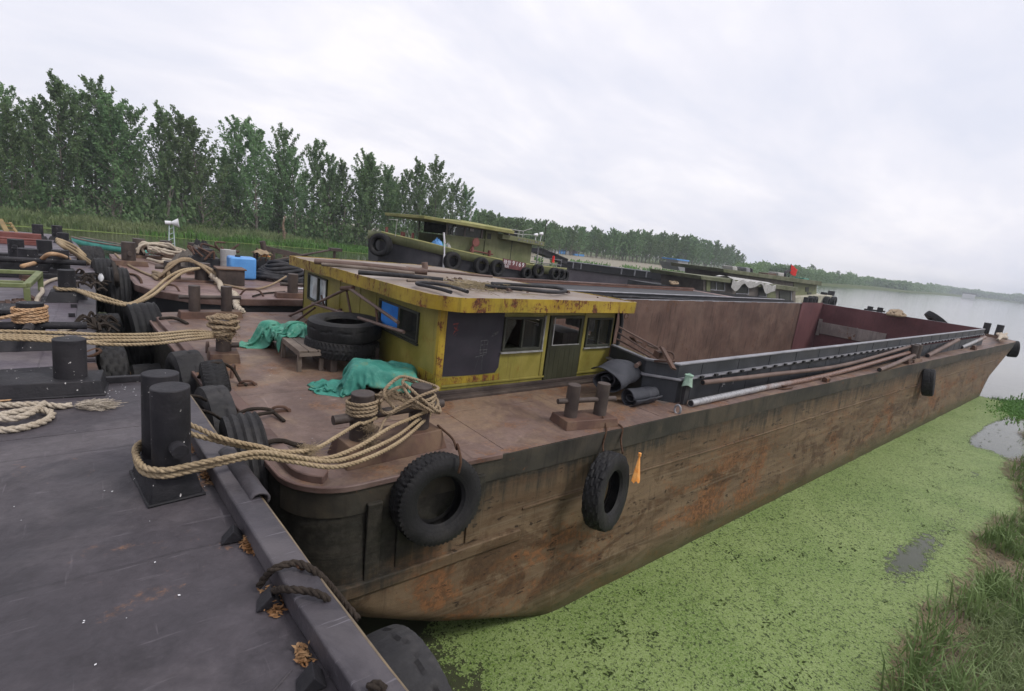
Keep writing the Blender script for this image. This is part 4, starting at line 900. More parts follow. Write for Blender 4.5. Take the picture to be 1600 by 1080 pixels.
roof = fa.build('roof', MT['fascia'], cab, smooth=40)
tp = MB(); vs = []; R = 9
for k in range(R+1):
    s = 1-k/R
    for x, y in ro:
        X, Y = 5.15+(x-5.15)*.992*s, 8.55+(y-8.55)*.995*s; vs.append((X, Y, rz(X, Y)-.012+.05*(1-s*s)+.01*nz(X*1.3, Y*1.3)))
tp.add(vs, [(k*n+i, k*n+(i+1) % n, (k+1)*n+(i+1) % n, (k+1)*n+i) for k in range(R) for i in range(n)])
tp.build('roof_sheet', MT['roof_top'], cab, smooth=60)
ce = MB(); ce.prism([(x+(5-x)*.02, y+(8.5-y)*.014) for x, y in ro], CZ+.004, CZ+.02); ce.build('ceiling', MT['dull_cabin'], cab, smooth=0)
# hose hanging by the cabin corner
hs = MB(); hs.tube(catmull([(7.0, 5.58, 3.4), (6.96, 5.5, 3.2), (6.95, 5.5, 2.85), (7.0, 5.42, 2.62), (7.16, 5.3, 2.42)], 6), .035, 10); tag(hs.build('hose', MT['hose'], off=(7, 5.5, 2.4)), 'dark hose hanging down the right corner of the yellow cabin', 'hose')
ri = MB(); ri.tube([Vector((7.08, 5.52, 3.34))+Vector((.05*math.cos(t), 0, .05*math.sin(t))) for t in [k*.4 for k in range(16)]], .007, 5); ri.build('wire_ring', MT['rust_wire'], cab)

# hold coaming
cm = MB(); ZC = lambda x: 2.80+.005*(x-7)
near = [(6.95-.05, 5.62), (6.62, 4.62), (6.9, 4.2), (31.35, 4.2), (31.35, 11.2), (6.95, 11.2)]
NP = [(6.86, 5.6), (6.58, 4.62), (6.92, 4.2)]+[(6.92+24.4*k/24, 4.2) for k in range(1, 25)]+[(31.35, 6.5), (31.35, 11.2)]+[(31.35-24.4*k/12, 11.2) for k in range(1, 13)]
sweep_rect(cm, NP, 0, .05, ZD+.004, 2.57)
up = [(x, y, (x-7)*.005) for x, y in NP]
coam = cm.build('hold_coaming', MT['coaming'], MBG, smooth=30)
c2 = MB(); sweep_rect(c2, up, -.045, .1, 2.572, 2.60); c2.build('coaming_ledge', MT['coam_cap'], coam, smooth=30, bevel=.006)
c3 = MB(); sweep_rect(c3, up, .035, .085, 2.60, 2.80)
for k in range(20):
    x = 7.6+1.2*k; c3.box(x, 4.2+.028, 2.61+(x-7)*.005, x+.014, 4.2+.04, 2.79+(x-7)*.005)
c3.build('coaming_plate', MT['coaming'], coam, smooth=30)
c4 = MB(); sweep_rect(c4, up, .02, .12, 2.80, 2.832); c4.build('coaming_cap', MT['coam_cap'], coam, smooth=30, bevel=.01)
br_ = MB(); br_.add([(-.045, 0, 0), (.045, 0, 0), (.03, 0, -.04), (-.03, 0, -.04), (-.045, -.04, 0), (.045, -.04, 0), (.03, -.034, -.04), (-.03, -.034, -.04)], [(4, 5, 6, 7), (0, 4, 7, 3), (5, 1, 2, 6), (4, 0, 1, 5), (7, 6, 2, 3)])
brm = None
for k in range(56):
    x = 7.02+.435*k
    if brm is None: brm = br_.build('bracket', MT['dark_hull'], smooth=0, off=(0, 0, 0)); o = brm
    else: o = brm.copy(); COL.objects.link(o)
    o.parent = coam; o.location = Vector((x, 4.2-.057, 2.625+(x-7)*.005))-MBG.location
# seams on the lower coaming wall
sm_ = MB()
for k in range(26): sm_.box(7.3+.92*k, 4.2-.006, ZD+.02, 7.312+.92*k, 4.2+.001, 2.56)
sm_.build('stiffener', MT['coaming'], coam, smooth=0)
# hold interior
hi = MB(); hi.grid(lambda a, b_: (6.9+24.3*a, 11.08-.02*nz(a*40, b_*3), .25+2.58*b_+.12*a), 60, 8); lin1 = hi.build('hold_lining', MT['hold_brown'], MBG, smooth=60)
he = MB(); he.grid(lambda a, b_: (31.2+.015*nz(a*9, b_*4), 11.1-6.8*a, .25+2.7*b_), 20, 6); he.build('hold_end', MT['hold_red'], lin1, smooth=60)
hm = MB(); hm.grid(lambda a, b_: (28.4+2.8*a, 11.05, .3+2.58*b_+.1+.02*a), 12, 6); hm.build('hold_repair_plate', MT['hold_red'], lin1, smooth=60)
hp = MB(); hp.box(31.12, 7.8, 1.3, 31.17, 10.9, 1.95); hp.box(31.1, 9.1, 1.3, 31.19, 9.15, 1.97); hp.box(31.0, 10.86, 1.2, 31.18, 11.0, 2.1); hp.build('hold_pale_plate', MT['hold_pale'], lin1, smooth=0, bevel=.01)
hf = MB(); hf.box(6.8, 4.26, .15, 31.25, 11.1, .25); hf.build('hold_floor', MT['hold_floor'], lin1, smooth=0)
hn = MB(); hn.box(6.9, 4.252, .25, 31.2, 4.262, 2.57); hn.box(6.75, 5.66, .25, 6.8, 11.1, 2.83); hn.add([(6.72, 4.5, .3), (6.9, 5.62, .3), (6.9, 5.62, 2.8), (6.72, 4.5, 2.8)], [(0, 1, 2, 3)]); hn.build('hold_side', MT['hold_brown'], lin1, smooth=0)
# yellowish sloped plate just inside the front of the coaming
yp = MB(); yp.quad((6.72, 4.75, 2.84), (6.98, 5.62, 2.84), (7.4, 5.62, 2.66), (7.1, 4.75, 2.66)); yp.build('inner_sill', painted('chalky ochre plate', (.4, .31, .16), (.5, .42, .25), 2, .15, 5, (.7, .9), .2), coam, smooth=0, solid=.015)

# bollards of the barge
bollard(MBG, (2.18, 4.34), rad(4), .64, .108, ZD, .2, 2.85, (1.0, .34), (2.62, .28, .045, True), MT['rust_base'], MT['rust_post'], .05)
bollard(MBG, (4.78, 4.12), rad(-11), .46, .085, ZD, .115, 2.735, (.78, .36), (2.52, .22, .034, True), MT['rust_base'], MT['rust_post'], .02)
bollard(MBG, (1.34, 8.15), rad(85), 0, .1, ZD, .14, 2.8, (.46, .36), (2.42, .2, .04, False), MT['rust_base'], MT['rust_post'], .02)
bollard(MBG, (1.66, 11.45), rad(3), .56, .1, ZD, .13, 2.83, (1.05, .3), (2.6, .26, .04, True), MT['rust_base'], MT['rust_post'], .02)
bollard(MBG, (19.3, 4.0), rad(0), .42, .11, ZD, .1, 2.72, (.85, .26), None, MT['rust_base'], MT['rust_post'], .02)
bollard(MBG, (38.9, 4.95), rad(70), .6, .16, ZD, .14, 2.95, (1.1, .36), None, MT['rust_base'], MT['dark_hull'], .02)
bollard(MBG, (30.5, 11.6), rad(0), .5, .13, ZD, .2, 3.2, (.9, .3), None, MT['rust_base'], MT['dark_hull'], .02)
bollard(MBG, (33.8, 9.3), rad(-40), .55, .14, ZD, .2, 3.1, (1.0, .3), (2.9, .3, .05, True), MT['rust_base'], MT['dark_hull'], .02)
lug(MBG, (1.22, 8.75, ZD), 1.4, .36, .12, MT['rust_deep']); lug(MBG, (1.32, 7.35, ZD), 1.3, .34, .12, MT['rust_deep'])
lg = MB(); p = aty(1285, 617, YN+.07); lg.cyl((p.x-.1, p.y, ZD+.06), .05, .22, 14, 'x'); lg.box(p.x-.09, p.y-.05, ZD, p.x+.09, p.y+.05, ZD+.04); lg.build('chock', MT['rust_deep'], MBG)
for px, py in ((1448, 575), (1533, 549)):
    p = at(px, py, ZD); y = max(p.y, YN+.12); lg = MB(); lg.box(p.x-.2, y-.08, ZD, p.x+.2, y+.08, ZD+.1); lg.cyl((p.x-.18, y, ZD+.13), .06, .36, 12, 'x'); lg.build('chock', MT['rust_deep'], MBG, bevel=.01)
lg = MB(); lg.tube([Vector((6.5, YN+.07, ZD+.06))+Vector((0, .05*math.sin(t), .07*math.cos(t))) for t in [k*.42 for k in range(16)]], .016, 7); lg.build('ring', MT['coam_cap'], MBG)
for q in [(1.9, 5.05, 6.4, 5.062), (3.28, YN+.1, 3.292, 5.04), (6.1, YN+.1, 6.11, 5.04)]+[(8+2.6*k, YN+.06, 8.01+2.6*k, 4.19) for k in range(10)]:
    dsm = MB(); dsm.box(q[0], q[1], ZD+.003, q[2], q[3], ZD+.009); dsm.build('weld_seam', MT['main_deck'], MBG, smooth=0)

# ------------------------------------------------------------------ foreground barge
FBG = empty('barge', (-2, 2, 0), 'dark purple decked barge in the foreground with a black twin bollard', 'barge', 'moored barges')
ZF = 2.65
fo = [(-8, -4), (.98, -4), (.82, 1.2), (.74, 2.0), (.64, 3.5), (.545, 5.2), (.36, 5.86), (-1.2, 5.9), (-8, 5.95)]
h = MB(); h.prism(fo, -.4, ZF-.012); h.build('hull', MT['dark_hull'], FBG, smooth=0, bevel=.03)
d = MB(); k = [(x-.02, y) for x, y in fo]; d.add([(x, y, ZF) for x, y in k], [tuple(range(len(k)))]); d.build('deck', MT['fore_deck'], FBG, smooth=0)
rl = MB(); rp_ = [(.82, 1.2), (.745, 2.0), (.64, 3.5), (.56, 4.9), (.5, 5.55)]; rp_ = [(.96, -2.5)]+rp_
rq = []
for a, b_ in zip(rp_, rp_[1:]):
    for k in range(6): t = k/6; rq.append((a[0]+(b_[0]-a[0])*t+.006*nz(a[1]+t, 3), a[1]+(b_[1]-a[1])*t, .004*nz((a[1]+t)*2, 8)))
sweep_rect(rl, rq, -.0, .145, ZF+.002, ZF+.115); rl.build('edge_rail', MT['rail_paint'], FBG, smooth=30, bevel=.012, seg=3)
er = MB(); sweep_rect(er, [(x, y, .01*nz(y*6, 2)) for x, y, z in rq], -.012, -.001, ZF+.02, ZF+.1); er.build('scraped_edge', painted('scraped tan edge', (.2, .15, .09), (.12, .095, .07), 6, .2, 9), FBG, smooth=30)
hp = MB(); hpth = [at(352, 706, ZF+.11), at(372, 735, ZF+.11), at(388, 757, ZF+.11), at(404, 780, ZF+.11)]
def halfpipe(a, b_):
    p = catmull(hpth, 6); L = len(p); i = min(int(a*(L-1)), L-2); f = a*(L-1)-i; q = p[i].lerp(p[i+1], f); t = math.pi*(1.02-b_*1.25); return q+Vector((.05*math.cos(t)+.01, 0, .045*math.sin(t)-.01+.008*nz(a*5, b_*3)))
hp.grid(halfpipe, 20, 9); hp.build('split_pipe', MT['rail_paint'], FBG, smooth=60, solid=.012)
tb = MB(); sweep_rect(tb, [(.34, 5.84), (-1.2, 5.88), (-8, 5.93)], -.03, .03, ZF, ZF+.06); tb.build('toe_bar', MT['black_paint'], FBG, smooth=0, bevel=.006)
for y, xr in ((2.71, .515), (2.12, .56), (1.60, .585)):
    m = MB(); x1 = xr+.02; x0 = xr-.08; m.add([(x0, y-.0, ZF+.004), (x0+.02, y+.08, ZF+.004), (x1-.03, y+.07, ZF+.07), (x1-.045, y-.01, ZF+.07), (x1+.01, y+.065, ZF+.012), (x1, y-.015, ZF+.012)], [(0, 3, 2, 1), (3, 5, 4, 2), (0, 5, 3), (1, 2, 4)])
    m.build('angle_bracket', MT['black_paint'], FBG, smooth=0, solid=.012, bevel=.004)
wl = MB(); wl.box(-7, 4.62, ZF-.004, .5, 4.628, ZF+.002); wl.tube(catmull([(.2, 1.52, ZF), (.35, 1.62, ZF), (.52, 1.74, ZF)], 5), .006, 5); wl.build('weld_seam', MT['fore_deck'], FBG, smooth=0)
bollard(FBG, (.268, 3.555), rad(97), .285, .10, ZF, .15, 3.335, (.46, .215), None, MT['black_paint'], MT['black_paint'], .032, flange=.012, n=40)
st_ = MB(); st_.tube([(.285, 3.40, 2.99), (.315, 3.235, 2.985)], .042, 20); st_.cyl((.316, 3.234, 2.985), .03, -.002, 16, 'y'); st_.build('stub_bar', MT['black_paint'], FBG)
bollard(FBG, (-.56, 5.72), rad(-4), .62, .115, ZF, .13, 3.12, (1.05, .36), None, MT['black_paint'], MT['black_paint'], .03, flange=.01, n=36)

# ------------------------------------------------------------------ dark barge beyond it on the left
LBG = empty('barge', (-3, 11, 0), 'slate decked barge at left carrying a green frame and black bollards', 'barge', 'moored barges')
ZL = 2.4
lo = [(-9, 6.55), (-.35, 6.55), (-.1, 6.75), (-.1, 9.7), (-.12, 15.2), (-9, 15.6)]
h = MB(); h.prism(lo, -.4, ZL-.012); h.build('hull', MT['dark_hull'], LBG, smooth=0, bevel=.05)
d = MB(); d.add([(x-.01, y, ZL) for x, y in lo], [tuple(range(len(lo)))]); d.build('deck', MT['grey_deck'], LBG, smooth=0)
m = MB(); sweep_rect(m, [(-.1, 7.6), (-.1, 9.7), (-.12, 15.0)], .0, .24, ZL+.003, ZL+.05); m.build('edge_rail', MT['rail_paint'], LBG, smooth=0, bevel=.01)
m = MB(); m.prism([(-1.7, 6.42), (-.42, 6.42), (-.16, 6.6), (-.06, 6.9), (-.12, 7.5), (-1.7, 7.4)], ZL-.42, ZL+.01); m.build('end_fender_box', MT['black_paint'], LBG, smooth=0, bevel=.03)
m = MB(); sweep_rect(m, [(-1.75, 6.5), (-.45, 6.5), (-.2, 6.66), (-.12, 6.95), (-.15, 7.4)], -.06, .06, ZL-.02, ZL+.05); m.build('end_rail', MT['rust_deep'], LBG, smooth=30, bevel=.02)
m = MB(); m.box(-2.2, 6.62, ZL-.01, -.45, 6.8, ZL+.13); m.build('cross_beam', MT['black_paint'], LBG, smooth=0, bevel=.03)
for k in range(6):
    m = MB(); y = 7.9+.85*k; m.box(-.44, y, ZL, -.36, y+.03, ZL+.06); m.build('cleat', MT['black_paint'], LBG, smooth=0)
bollard(LBG, (-.72, 8.55), rad(0), 0, .13, ZL, .12, 2.95, (.56, .5), (2.68, .5, .05, False), MT['black_paint'], MT['black_paint'], .06)
m = MB(); m.tube([(-1.7, 8.5, 2.68), (-.18, 8.5, 2.66)], .05, 14); m.build('crossbar', MT['black_paint'], LBG)
m = MB(); m.box(-1.3, 8.3, ZL, -1.14, 8.46, 2.66); m.build('stanchion', MT['black_paint'], LBG, smooth=0)
bollard(LBG, (-.5, 12.1), rad(0), 0, .125, ZL, .17, 2.95, (.46, .4), (2.7, .2, .035, False), MT['black_paint'], MT['black_paint'], .07, flange=.06)
m = MB(); m.box(-2.8, 14.9, ZL, -.25, 15.1, ZL+.1); m.build('end_beam', MT['black_paint'], LBG, smooth=0, bevel=.02)

# next barge further along, with its cluster of black bollards
KBG = empty('barge', (-4, 21, 0), 'barge at far left with a cluster of black bollards and red steel beams', 'barge', 'moored barges')
ko = [(-12, 15.8), (-.5, 15.55), (-.12, 15.9), (-.25, 19), (-.7, 24.5), (-1.2, 28), (-12, 29)]
h = MB(); h.prism(ko, -.4, ZL+.05); h.build('hull', MT['dark_hull'], KBG, smooth=0, bevel=.05)
d = MB(); d.add([(x-.01, y, ZL+.062) for x, y in ko], [tuple(range(len(ko)))]); d.build('deck', MT['grey_deck'], KBG, smooth=0)
m = MB(); m.box(-3.2, 15.75, ZL+.05, -.7, 16.0, ZL+.32); m.build('end_bulwark', MT['black_paint'], KBG, smooth=0, bevel=.02)
m = MB(); m.box(-3, 17.9, ZL+.06, -.9, 18.2, ZL+.2); m.build('cross_beam', MT['black_paint'], KBG, smooth=0, bevel=.02)
for (px, py, zt, r, sp) in ((27, 410, 3.02, .15, 0), (71, 402, 2.92, .16, 0), (45, 418, 2.9, .18, 0), (97, 428, 3.0, .15, 0), (60, 374, 2.98, .15, 0), (90, 375, 2.98, .15, 0), (99, 380, 2.82, .16, 0)):
    p = at(px, py, ZL+.06)
    bollard(KBG, (p.x, p.y), 0, 0, r, ZL+.06, .12, zt, (r*2.6, r*2.4), (ZL+.45, .3, .05, False) if px in (27, 97) else None, MT['black_paint'], MT['black_paint'], .05)
m = MB(); p = at(45, 407, ZL+.36); m.tube([(p.x-.9, p.y, p.z), (p.x+.95, p.y, p.z)], .06, 10); m.build('crossbar', MT['black_paint'], KBG)
m = MB(); m.box(-4.5, 22.2, ZL+.06, -1.3, 22.5, ZL+.2); m.box(-4.5, 22.25, ZL+.2, -1.35, 22.45, ZL+.26); m.box(-5, 24, ZL+.06, -1.6, 24.3, ZL+.3); m.build('steel_beam', MT['red_steel'], KBG, smooth=0, bevel=.02)

# ------------------------------------------------------------------ second barge behind, at right angles to none: parallel with the first
SBG = empty('barge', (6, 17, 0), 'pink decked second barge moored behind the yellow cabin, cluttered with gear', 'barge', 'moored barges')
ZS = 2.4
so = [(.62, 14.4), (.9, 13.5), (1.55, 12.75), (2.1, 12.55), (33.2, 12.55), (33.2, 21.6), (.25, 21.6), (.42, 18)]
h = MB(); h.prism(so, -.4, ZS-.012); h.build('hull', MT['dark_hull'], SBG, smooth=0, bevel=.04)
d = MB()
for poly in (clip(so, 0, 8.5, -1), clip(clip(so, 0, 8.5, 1), 1, 13.45, -1), clip(clip(so, 0, 8.5, 1), 1, 19.65, 1), clip(clip(clip(so, 0, 32.2, 1), 1, 13.45, 1), 1, 19.65, -1)):
    d.add([(x, y, ZS) for x, y in poly], [tuple(range(len(poly)))])
d.build('deck', MT['pink_deck'], SBG, smooth=0)
m = MB(); sweep_rect(m, [(.25, 21.5), (.42, 18), (.62, 14.4), (.9, 13.5), (1.55, 12.75), (2.1, 12.55), (9, 12.55)], -.05, .03, ZS-.14, ZS+.012); m.build('gunwale_lip', MT['gunwale'], SBG, smooth=0, bevel=.01)
m = MB(); sweep_rect(m, [(8.6, 19.5), (8.6, 13.5), (32, 13.5)], 0, .06, ZS, 2.78); c_ = m.build('hold_coaming', MT['coaming'], SBG, smooth=0)
m = MB(); sweep_rect(m, [(8.6, 19.5), (8.6, 13.5), (32, 13.5)], -.05, .14, 2.78, 2.815); m.build('coaming_cap', MT['coam_cap'], c_, smooth=0, bevel=.008)
m = MB(); m.grid(lambda a, b_: (8.7+23.3*a, 19.6+.02*nz(a*30, b_*3), .3+2.2*b_+.12*a), 40, 5); l_ = m.build('hold_lining', painted('red brown hold lining', (.11, .05, .036), (.165, .085, .062), .7, .4, 1.1, (.6, .85), .25, streak=.3, dust=(.24, .15, .12), dustamt=.3), SBG, smooth=60)
m = MB(); m.box(8.7, 19.58, 2.5, 32.2, 19.72, 2.56); m.build('lining_cap', MT['gunwale'], l_, smooth=0)
m = MB(); m.box(8.65, 13.56, .2, 32.1, 19.6, .3); m.box(31.9, 13.6, .3, 32.05, 19.6, 2.3); m.build('hold_floor', MT['hold_floor'], l_, smooth=0)
p1, p2, p3, p4_ = (.62, 18.6), (1.7, 15.4), (3.45, 12.85), (1.45, 23.7)
bollard(SBG, (.62, 18.5), rad(5), 0, .17, ZS, .14, 3.06, (.8, .6), (2.75, .3, .06, False), MT['rust_base'], MT['rust_post'], .03)
bollard(SBG, (1.72, 15.4), rad(0), .66, .18, ZS, .05, 2.88, (1.25, .5), (2.72, .36, .05, True), MT['rust_base'], MT['rust_post'], .02)
bollard(SBG, (3.62, 12.95), rad(-4), 0, .12, ZS, .12, 2.98, (.74, .3), (2.72, .28, .045, True), MT['rust_base'], MT['rust_post'], .02)
bollard(SBG, (1.35, 20.9), rad(0), .75, .17, ZS, .1, 3.02, (1.3, .45), (2.75, .3, .06, True), MT['rust_base'], MT['rust_post'], .02)
bollard(SBG, (2.52, 21.2), rad(0), 0, .15, ZS, .08, 3.0, (.5, .4), None, MT['rust_base'], MT['rust_post'], .02)
lug(SBG, (2.75, 13.1, ZS), -.35, .5, .16, MT['rust_deep']); lug(SBG, (1.2, 13.6, ZS), -.6, .35, .13, MT['rust_deep'])
# ------------------------------------------------------------------ tyres
def tyre_mesh(R, W, tread, seed, na=150):
    if tread == 'lug': na = 224
    """one casing, revolved about local X, with its tread cut as real relief"""
    rnd = random.Random(seed); H = W/2; rb = R*.56; th = .022
    outer = [(rb, -H*.62), (rb*1.04, -H*.78), (R*.70, -H*.97), (R*.80, -H*1.02), (R*.90, -H*.96), (R*.955, -H*.86)]
    nt = 13; tr = [(R*(1-.018*(2*k/(nt-1)-1)**2), -H*.84+2*H*.84*k/(nt-1)) for k in range(nt)]
    prof = outer+tr+[(r, -x) for r, x in reversed(outer)]
    inner = [(r-(th if i > 1 else -.0), x*(.93 if i > 1 else 1)) for i, (r, x) in enumerate(outer)]
    inn = [(rb-.012, -H*.5), (rb+.03, -H*.6)]+inner[2:6]+[(R-.035, -H*.5), (R-.035, H*.5)]+[(r, -x) for r, x in reversed(inner[2:6])]+[(rb+.03, H*.6), (rb-.012, H*.5)]
    full = prof+list(reversed(inn)); n = len(full); vs = []; fs = []
    wob = [1+.012*math.sin(2*a*2*math.pi/na+seed)+.006*rnd.uniform(-1, 1) for a in range(na)]
    for a in range(na):
        t = a*2*math.pi/na
        for i, (r, x) in enumerate(full):
            if 6 <= i < 6+nt:
                k = i-6; c = abs(2*k/(nt-1)-1); cut = 0
                if tread == 'lug': cut = .012 if (c > .34 and (a+int(4*c)) % 4 < 2) or (c < .1 and (a//3) % 2) else 0
                elif tread == 'rib': cut = .016 if k in ((3, 6, 9) if (a//4) % 2 else (4, 6, 8)) else (.012 if c > .8 and a % 3 == 0 else 0)
                elif tread == 'block': cut = .016 if (k+(a//5) % 2*2) % 4 == 0 or (a+k) % 7 == 0 else 0
                elif tread == 'band': cut = .022 if k in (2, 5, 8, 11) else 0
                elif tread == 'bald': cut = .014 if (k == 7+(a//9) % 2 and (a//4) % 3) else 0
                r -= cut
            elif tread in ('lug', 'block') and i in (5, 6+nt): r -= .006 if (a % 4 < 2 if tread == 'lug' else a % 5 < 2) else 0
            r *= wob[a] if i < n else 1
            vs.append((x, r*math.cos(t), r*math.sin(t)))
    for a in range(na):
        b_ = (a+1) % na
        for i in range(n): fs.append((a*n+i, a*n+(i+1) % n, b_*n+(i+1) % n, b_*n+i))
    m = MB(); m.add(vs, fs); return m
TG = 'tyres hung as fenders'
def tyre(p, axis, R, W, tread, label, mat='rubber', group=TG, spin=0, seed=None, na=150):
    o = tyre_mesh(R, W, tread, seed or int(abs(p[0]*97+p[1]*31)), na).build('tyre', MT[mat], off=(0, 0, 0), smooth=38)
    a = Vector(axis).normalized(); q = a.to_track_quat('X', 'Z'); o.rotation_euler = (q @ Matrix.Rotation(spin, 3, 'X').to_quaternion()).to_euler(); o.location = p; ORG[o.name] = Vector(p)
    return tag(o, label, 'tyre', group)
tyre((2.35, 3.65, 1.98), (-.05, -1, .1), .43, .25, 'lug', 'big lug treaded tyre hung at the near corner of the brown barge')
tyre((4.66, 3.5, 1.58), (.27, -.93, .1), .47, .24, 'block', 'tilted tyre with an orange bag tied beside it on the brown hull', spin=.6)
p = aty(1452, 598, 3.56); tyre((p.x, 3.58, p.z), (.16, -.97, .15), .42, .3, 'bald', 'dark tyre hung halfway along the far part of the brown hull')
tyre((39.7, 4.0, 1.7), (.3, -.95, .1), .47, .42, 'bald', 'tyre hung at the far bow corner of the brown barge')
tyre((1.0, 1.68, 2.1), (1, .05, .03), .45, .25, 'bald', 'large bald cracked tyre beside the foreground rail at the bottom edge', 'old_rubber', na=200)
tyre((.87, 7.95, 1.9), (1, .12, .05), .5, .36, 'bald', 'smooth bald tyre just behind the foreground twin bollard', 'old_rubber')
tyre((1.06, 6.85, 2.04), (1, -.06, .12), .5, .28, 'lug', 'tyre with deep cross treads leaning against the red brown gunwale')
tyre((.90, 6.0, 1.95), (1, .1, 0), .52, .27, 'bald', 'worn grey tyre standing beside the foreground rail', 'old_rubber', seed=5)
tyre((1.02, 5.02, 1.97), (1, -.05, .1), .52, .34, 'band', 'grooved grey tyre under the mooring ropes between the barges', 'old_rubber')
tyre((.60, 11.5, 1.86), (1, .1, .1), .6, .5, 'band', 'broad banded tyre at the far stern corner of the brown barge', 'rubber')
tyre((.55, 10.3, 1.0), (1, .05, 0), .6, .5, 'bald', 'black tyre low in the gap, below the broad banded tyre')
tyre((.06, 8.5, 1.78), (1, .05, 0), .58, .32, 'block', 'dusty treaded tyre on the end of the slate decked barge', 'rubber')
tyre((.28, 15.0, 2.0), (1, .05, 0), .72, .42, 'band', 'nearest of the tyres on the stern of the second barge')
tyre((.02, 16.6, 2.05), (1, .1, 0), .7, .42, 'band', 'middle one of the tyres on the stern of the second barge')
tyre((-.2, 18.9, 2.15), (1, .1, 0), .7, .5, 'rib', 'farthest tyre on the stern of the second barge')
tyre((.05, 12.3, 1.5), (1, .05, 0), .62, .4, 'rib', 'black tyre low on the edge of the slate barge below its ropes')
tyre((2.86, 7.52, 2.49), (.05, .04, 1), .55, .27, 'lug', 'lower tyre of the pair stacked by the yellow cabin', group='tyres stacked by the cabin')
tyre((2.90, 7.55, 2.785), (-.03, -.02, 1), .555, .29, 'bald', 'upper tyre of the pair stacked by the yellow cabin', group='tyres stacked by the cabin', seed=3)

# ------------------------------------------------------------------ ropes and cables
def rope(pts, r, mat, label, cat='rope', group=None, near=True, name='rope', smooth_path=True, per=8, fray=None, parent=None, spr=.3):
    path = catmull(pts, per) if smooth_path else [Vector(p) for p in pts]
    m = MB()
    if near:
        path = resample(path, r*1.05); pitch = r*6.5; s = 0; up = None; st = [[], [], []]
        for i, p in enumerate(path):
            t = (path[min(i+1, len(path)-1)]-path[max(i-1, 0)]).normalized()
            if up is None: up = Vector((0, 0, 1)) if abs(t.z) < .9 else Vector((1, 0, 0))
            up = (up-t*up.dot(t)).normalized(); b_ = t.cross(up); a = s/pitch*2*math.pi
            for k in range(3):
                q = a+k*2.0944; st[k].append(p+(up*math.cos(q)+b_*math.sin(q))*r*.5)
            s += r*1.05
        for k in range(3): m.tube(st[k], r*.56, 6)
    else: m.tube(path, r, 7)
    o = m.build(name, MT[mat], parent, smooth=180, off=None if parent else path[0])
    if fray:
        f = MB(); rn = random.Random(int(fray[0][0]*100))
        for (q, d, n_, L, sp_) in [fray]:
            for k in range(n_):
                a = Vector(q)+Vector((rn.gauss(0, sp_), rn.gauss(0, sp_), rn.gauss(0, sp_*.6))); e_ = a+Vector(d)*L*rn.uniform(.3, 1)+Vector((rn.gauss(0, L*spr), rn.gauss(0, L*spr), rn.gauss(0, L*spr*.6)))
                f.tube([a, (a+e_)/2+Vector((rn.gauss(0, .012), rn.gauss(0, .012), rn.gauss(0, .012))), e_], r*.085, 3, cap=False)
        f.build('frayed_fibre', MT[mat], o, smooth=180, off=path[0])
    return tag(o, label, cat, group) if label else o
random.seed(14)
def coil(cx, cy, z0, z1, r, turns, jit, n=14, sq=1.0):
    return [(cx+(r+random.uniform(-jit, jit))*math.cos(2*math.pi*k/n), cy+(r*sq+random.uniform(-jit, jit))*math.sin(2*math.pi*k/n), z0+(z1-z0)*k/(turns*n)+random.uniform(-jit, jit)*.4) for k in range(int(turns*n)+1)]
MR = 'mooring ropes of the foreground'
P1, P2 = (1.86, 4.32), (2.50, 4.365)
RR = .0185
rope([(.22, 3.82, 2.83), (.13, 3.7, 2.83), (.125, 3.5, 2.83), (.155, 3.36, 2.83), (.24, 3.285, 2.83), (.33, 3.28, 2.835), at(345, 724, 2.86), at(400, 714, 2.83), at(455, 721, 2.72), at(520, 730, 2.6), at(575, 716, 2.55), at(625, 690, 2.5), at(660, 660, 2.5), (P2[0]+.14, P2[1]+.02, 2.52), (P2[0]+.08, P2[1]+.13, 2.53)], RR, 'rope', 'tan rope looped low round the black twin bollard, nearest the viewer', group=MR)
rope([(.21, 3.8, 2.875), (.125, 3.68, 2.875), (.12, 3.5, 2.875), (.15, 3.345, 2.875), (.235, 3.27, 2.875), (.33, 3.265, 2.88), at(345, 717, 2.9), at(405, 707, 2.86), at(460, 714, 2.75), at(520, 721, 2.62), at(570, 706, 2.56), at(620, 682, 2.52), at(655, 655, 2.53), (P2[0]+.15, P2[1]+.0, 2.55), (P2[0]+.09, P2[1]+.14, 2.56)], RR, 'rope', 'second strand lying on the low rope round the black twin bollard', group=MR)
rope([(.3, 3.85, 2.95), (.375, 3.7, 2.93), (.44, 3.62, 2.92), at(345, 690, 2.88), at(400, 702, 2.8), at(450, 714, 2.7), at(510, 716, 2.62), at(560, 698, 2.6), at(610, 668, 2.6), at(640, 655, 2.58), (P2[0]-.05, P2[1]-.14, 2.6), (P2[0]+.12, P2[1]-.08, 2.6)], RR, 'rope', 'middle tan rope crossing the gap to the rope wrapped bollard', group=MR)
rope([(.3, 3.88, 3.0), (.38, 3.74, 2.98), (.45, 3.65, 2.96), at(350, 686, 2.91), at(405, 698, 2.82), at(440, 706, 2.74), at(490, 702, 2.66), at(530, 680, 2.62), at(560, 662, 2.6), (P1[0]-.03, P1[1]-.14, 2.6), (P1[0]+.13, P1[1]-.05, 2.6)], RR*.95, 'rope', 'upper frayed tan rope crossing the gap to the left post', group=MR, fray=((*at(478, 703, 2.67),), (.3, .0, -.1), 260, .13, .025))
rope(coil(*P1, 2.645, 2.79, .135, 4.2, .008)+[(P1[0]+.2, P1[1]-.1, 2.82), (P1[0]+.35, P1[1]-.03, 2.76)]+coil(*P2, 2.62, 2.76, .14, 3.3, .014), RR*.92, 'rope_old', 'brown rope wound in turns round both posts of the near corner bollard', group=MR, fray=((P1[0]+.02, P1[1]-.16, 2.56), (-.05, -.02, -.12), 200, .1, .03))
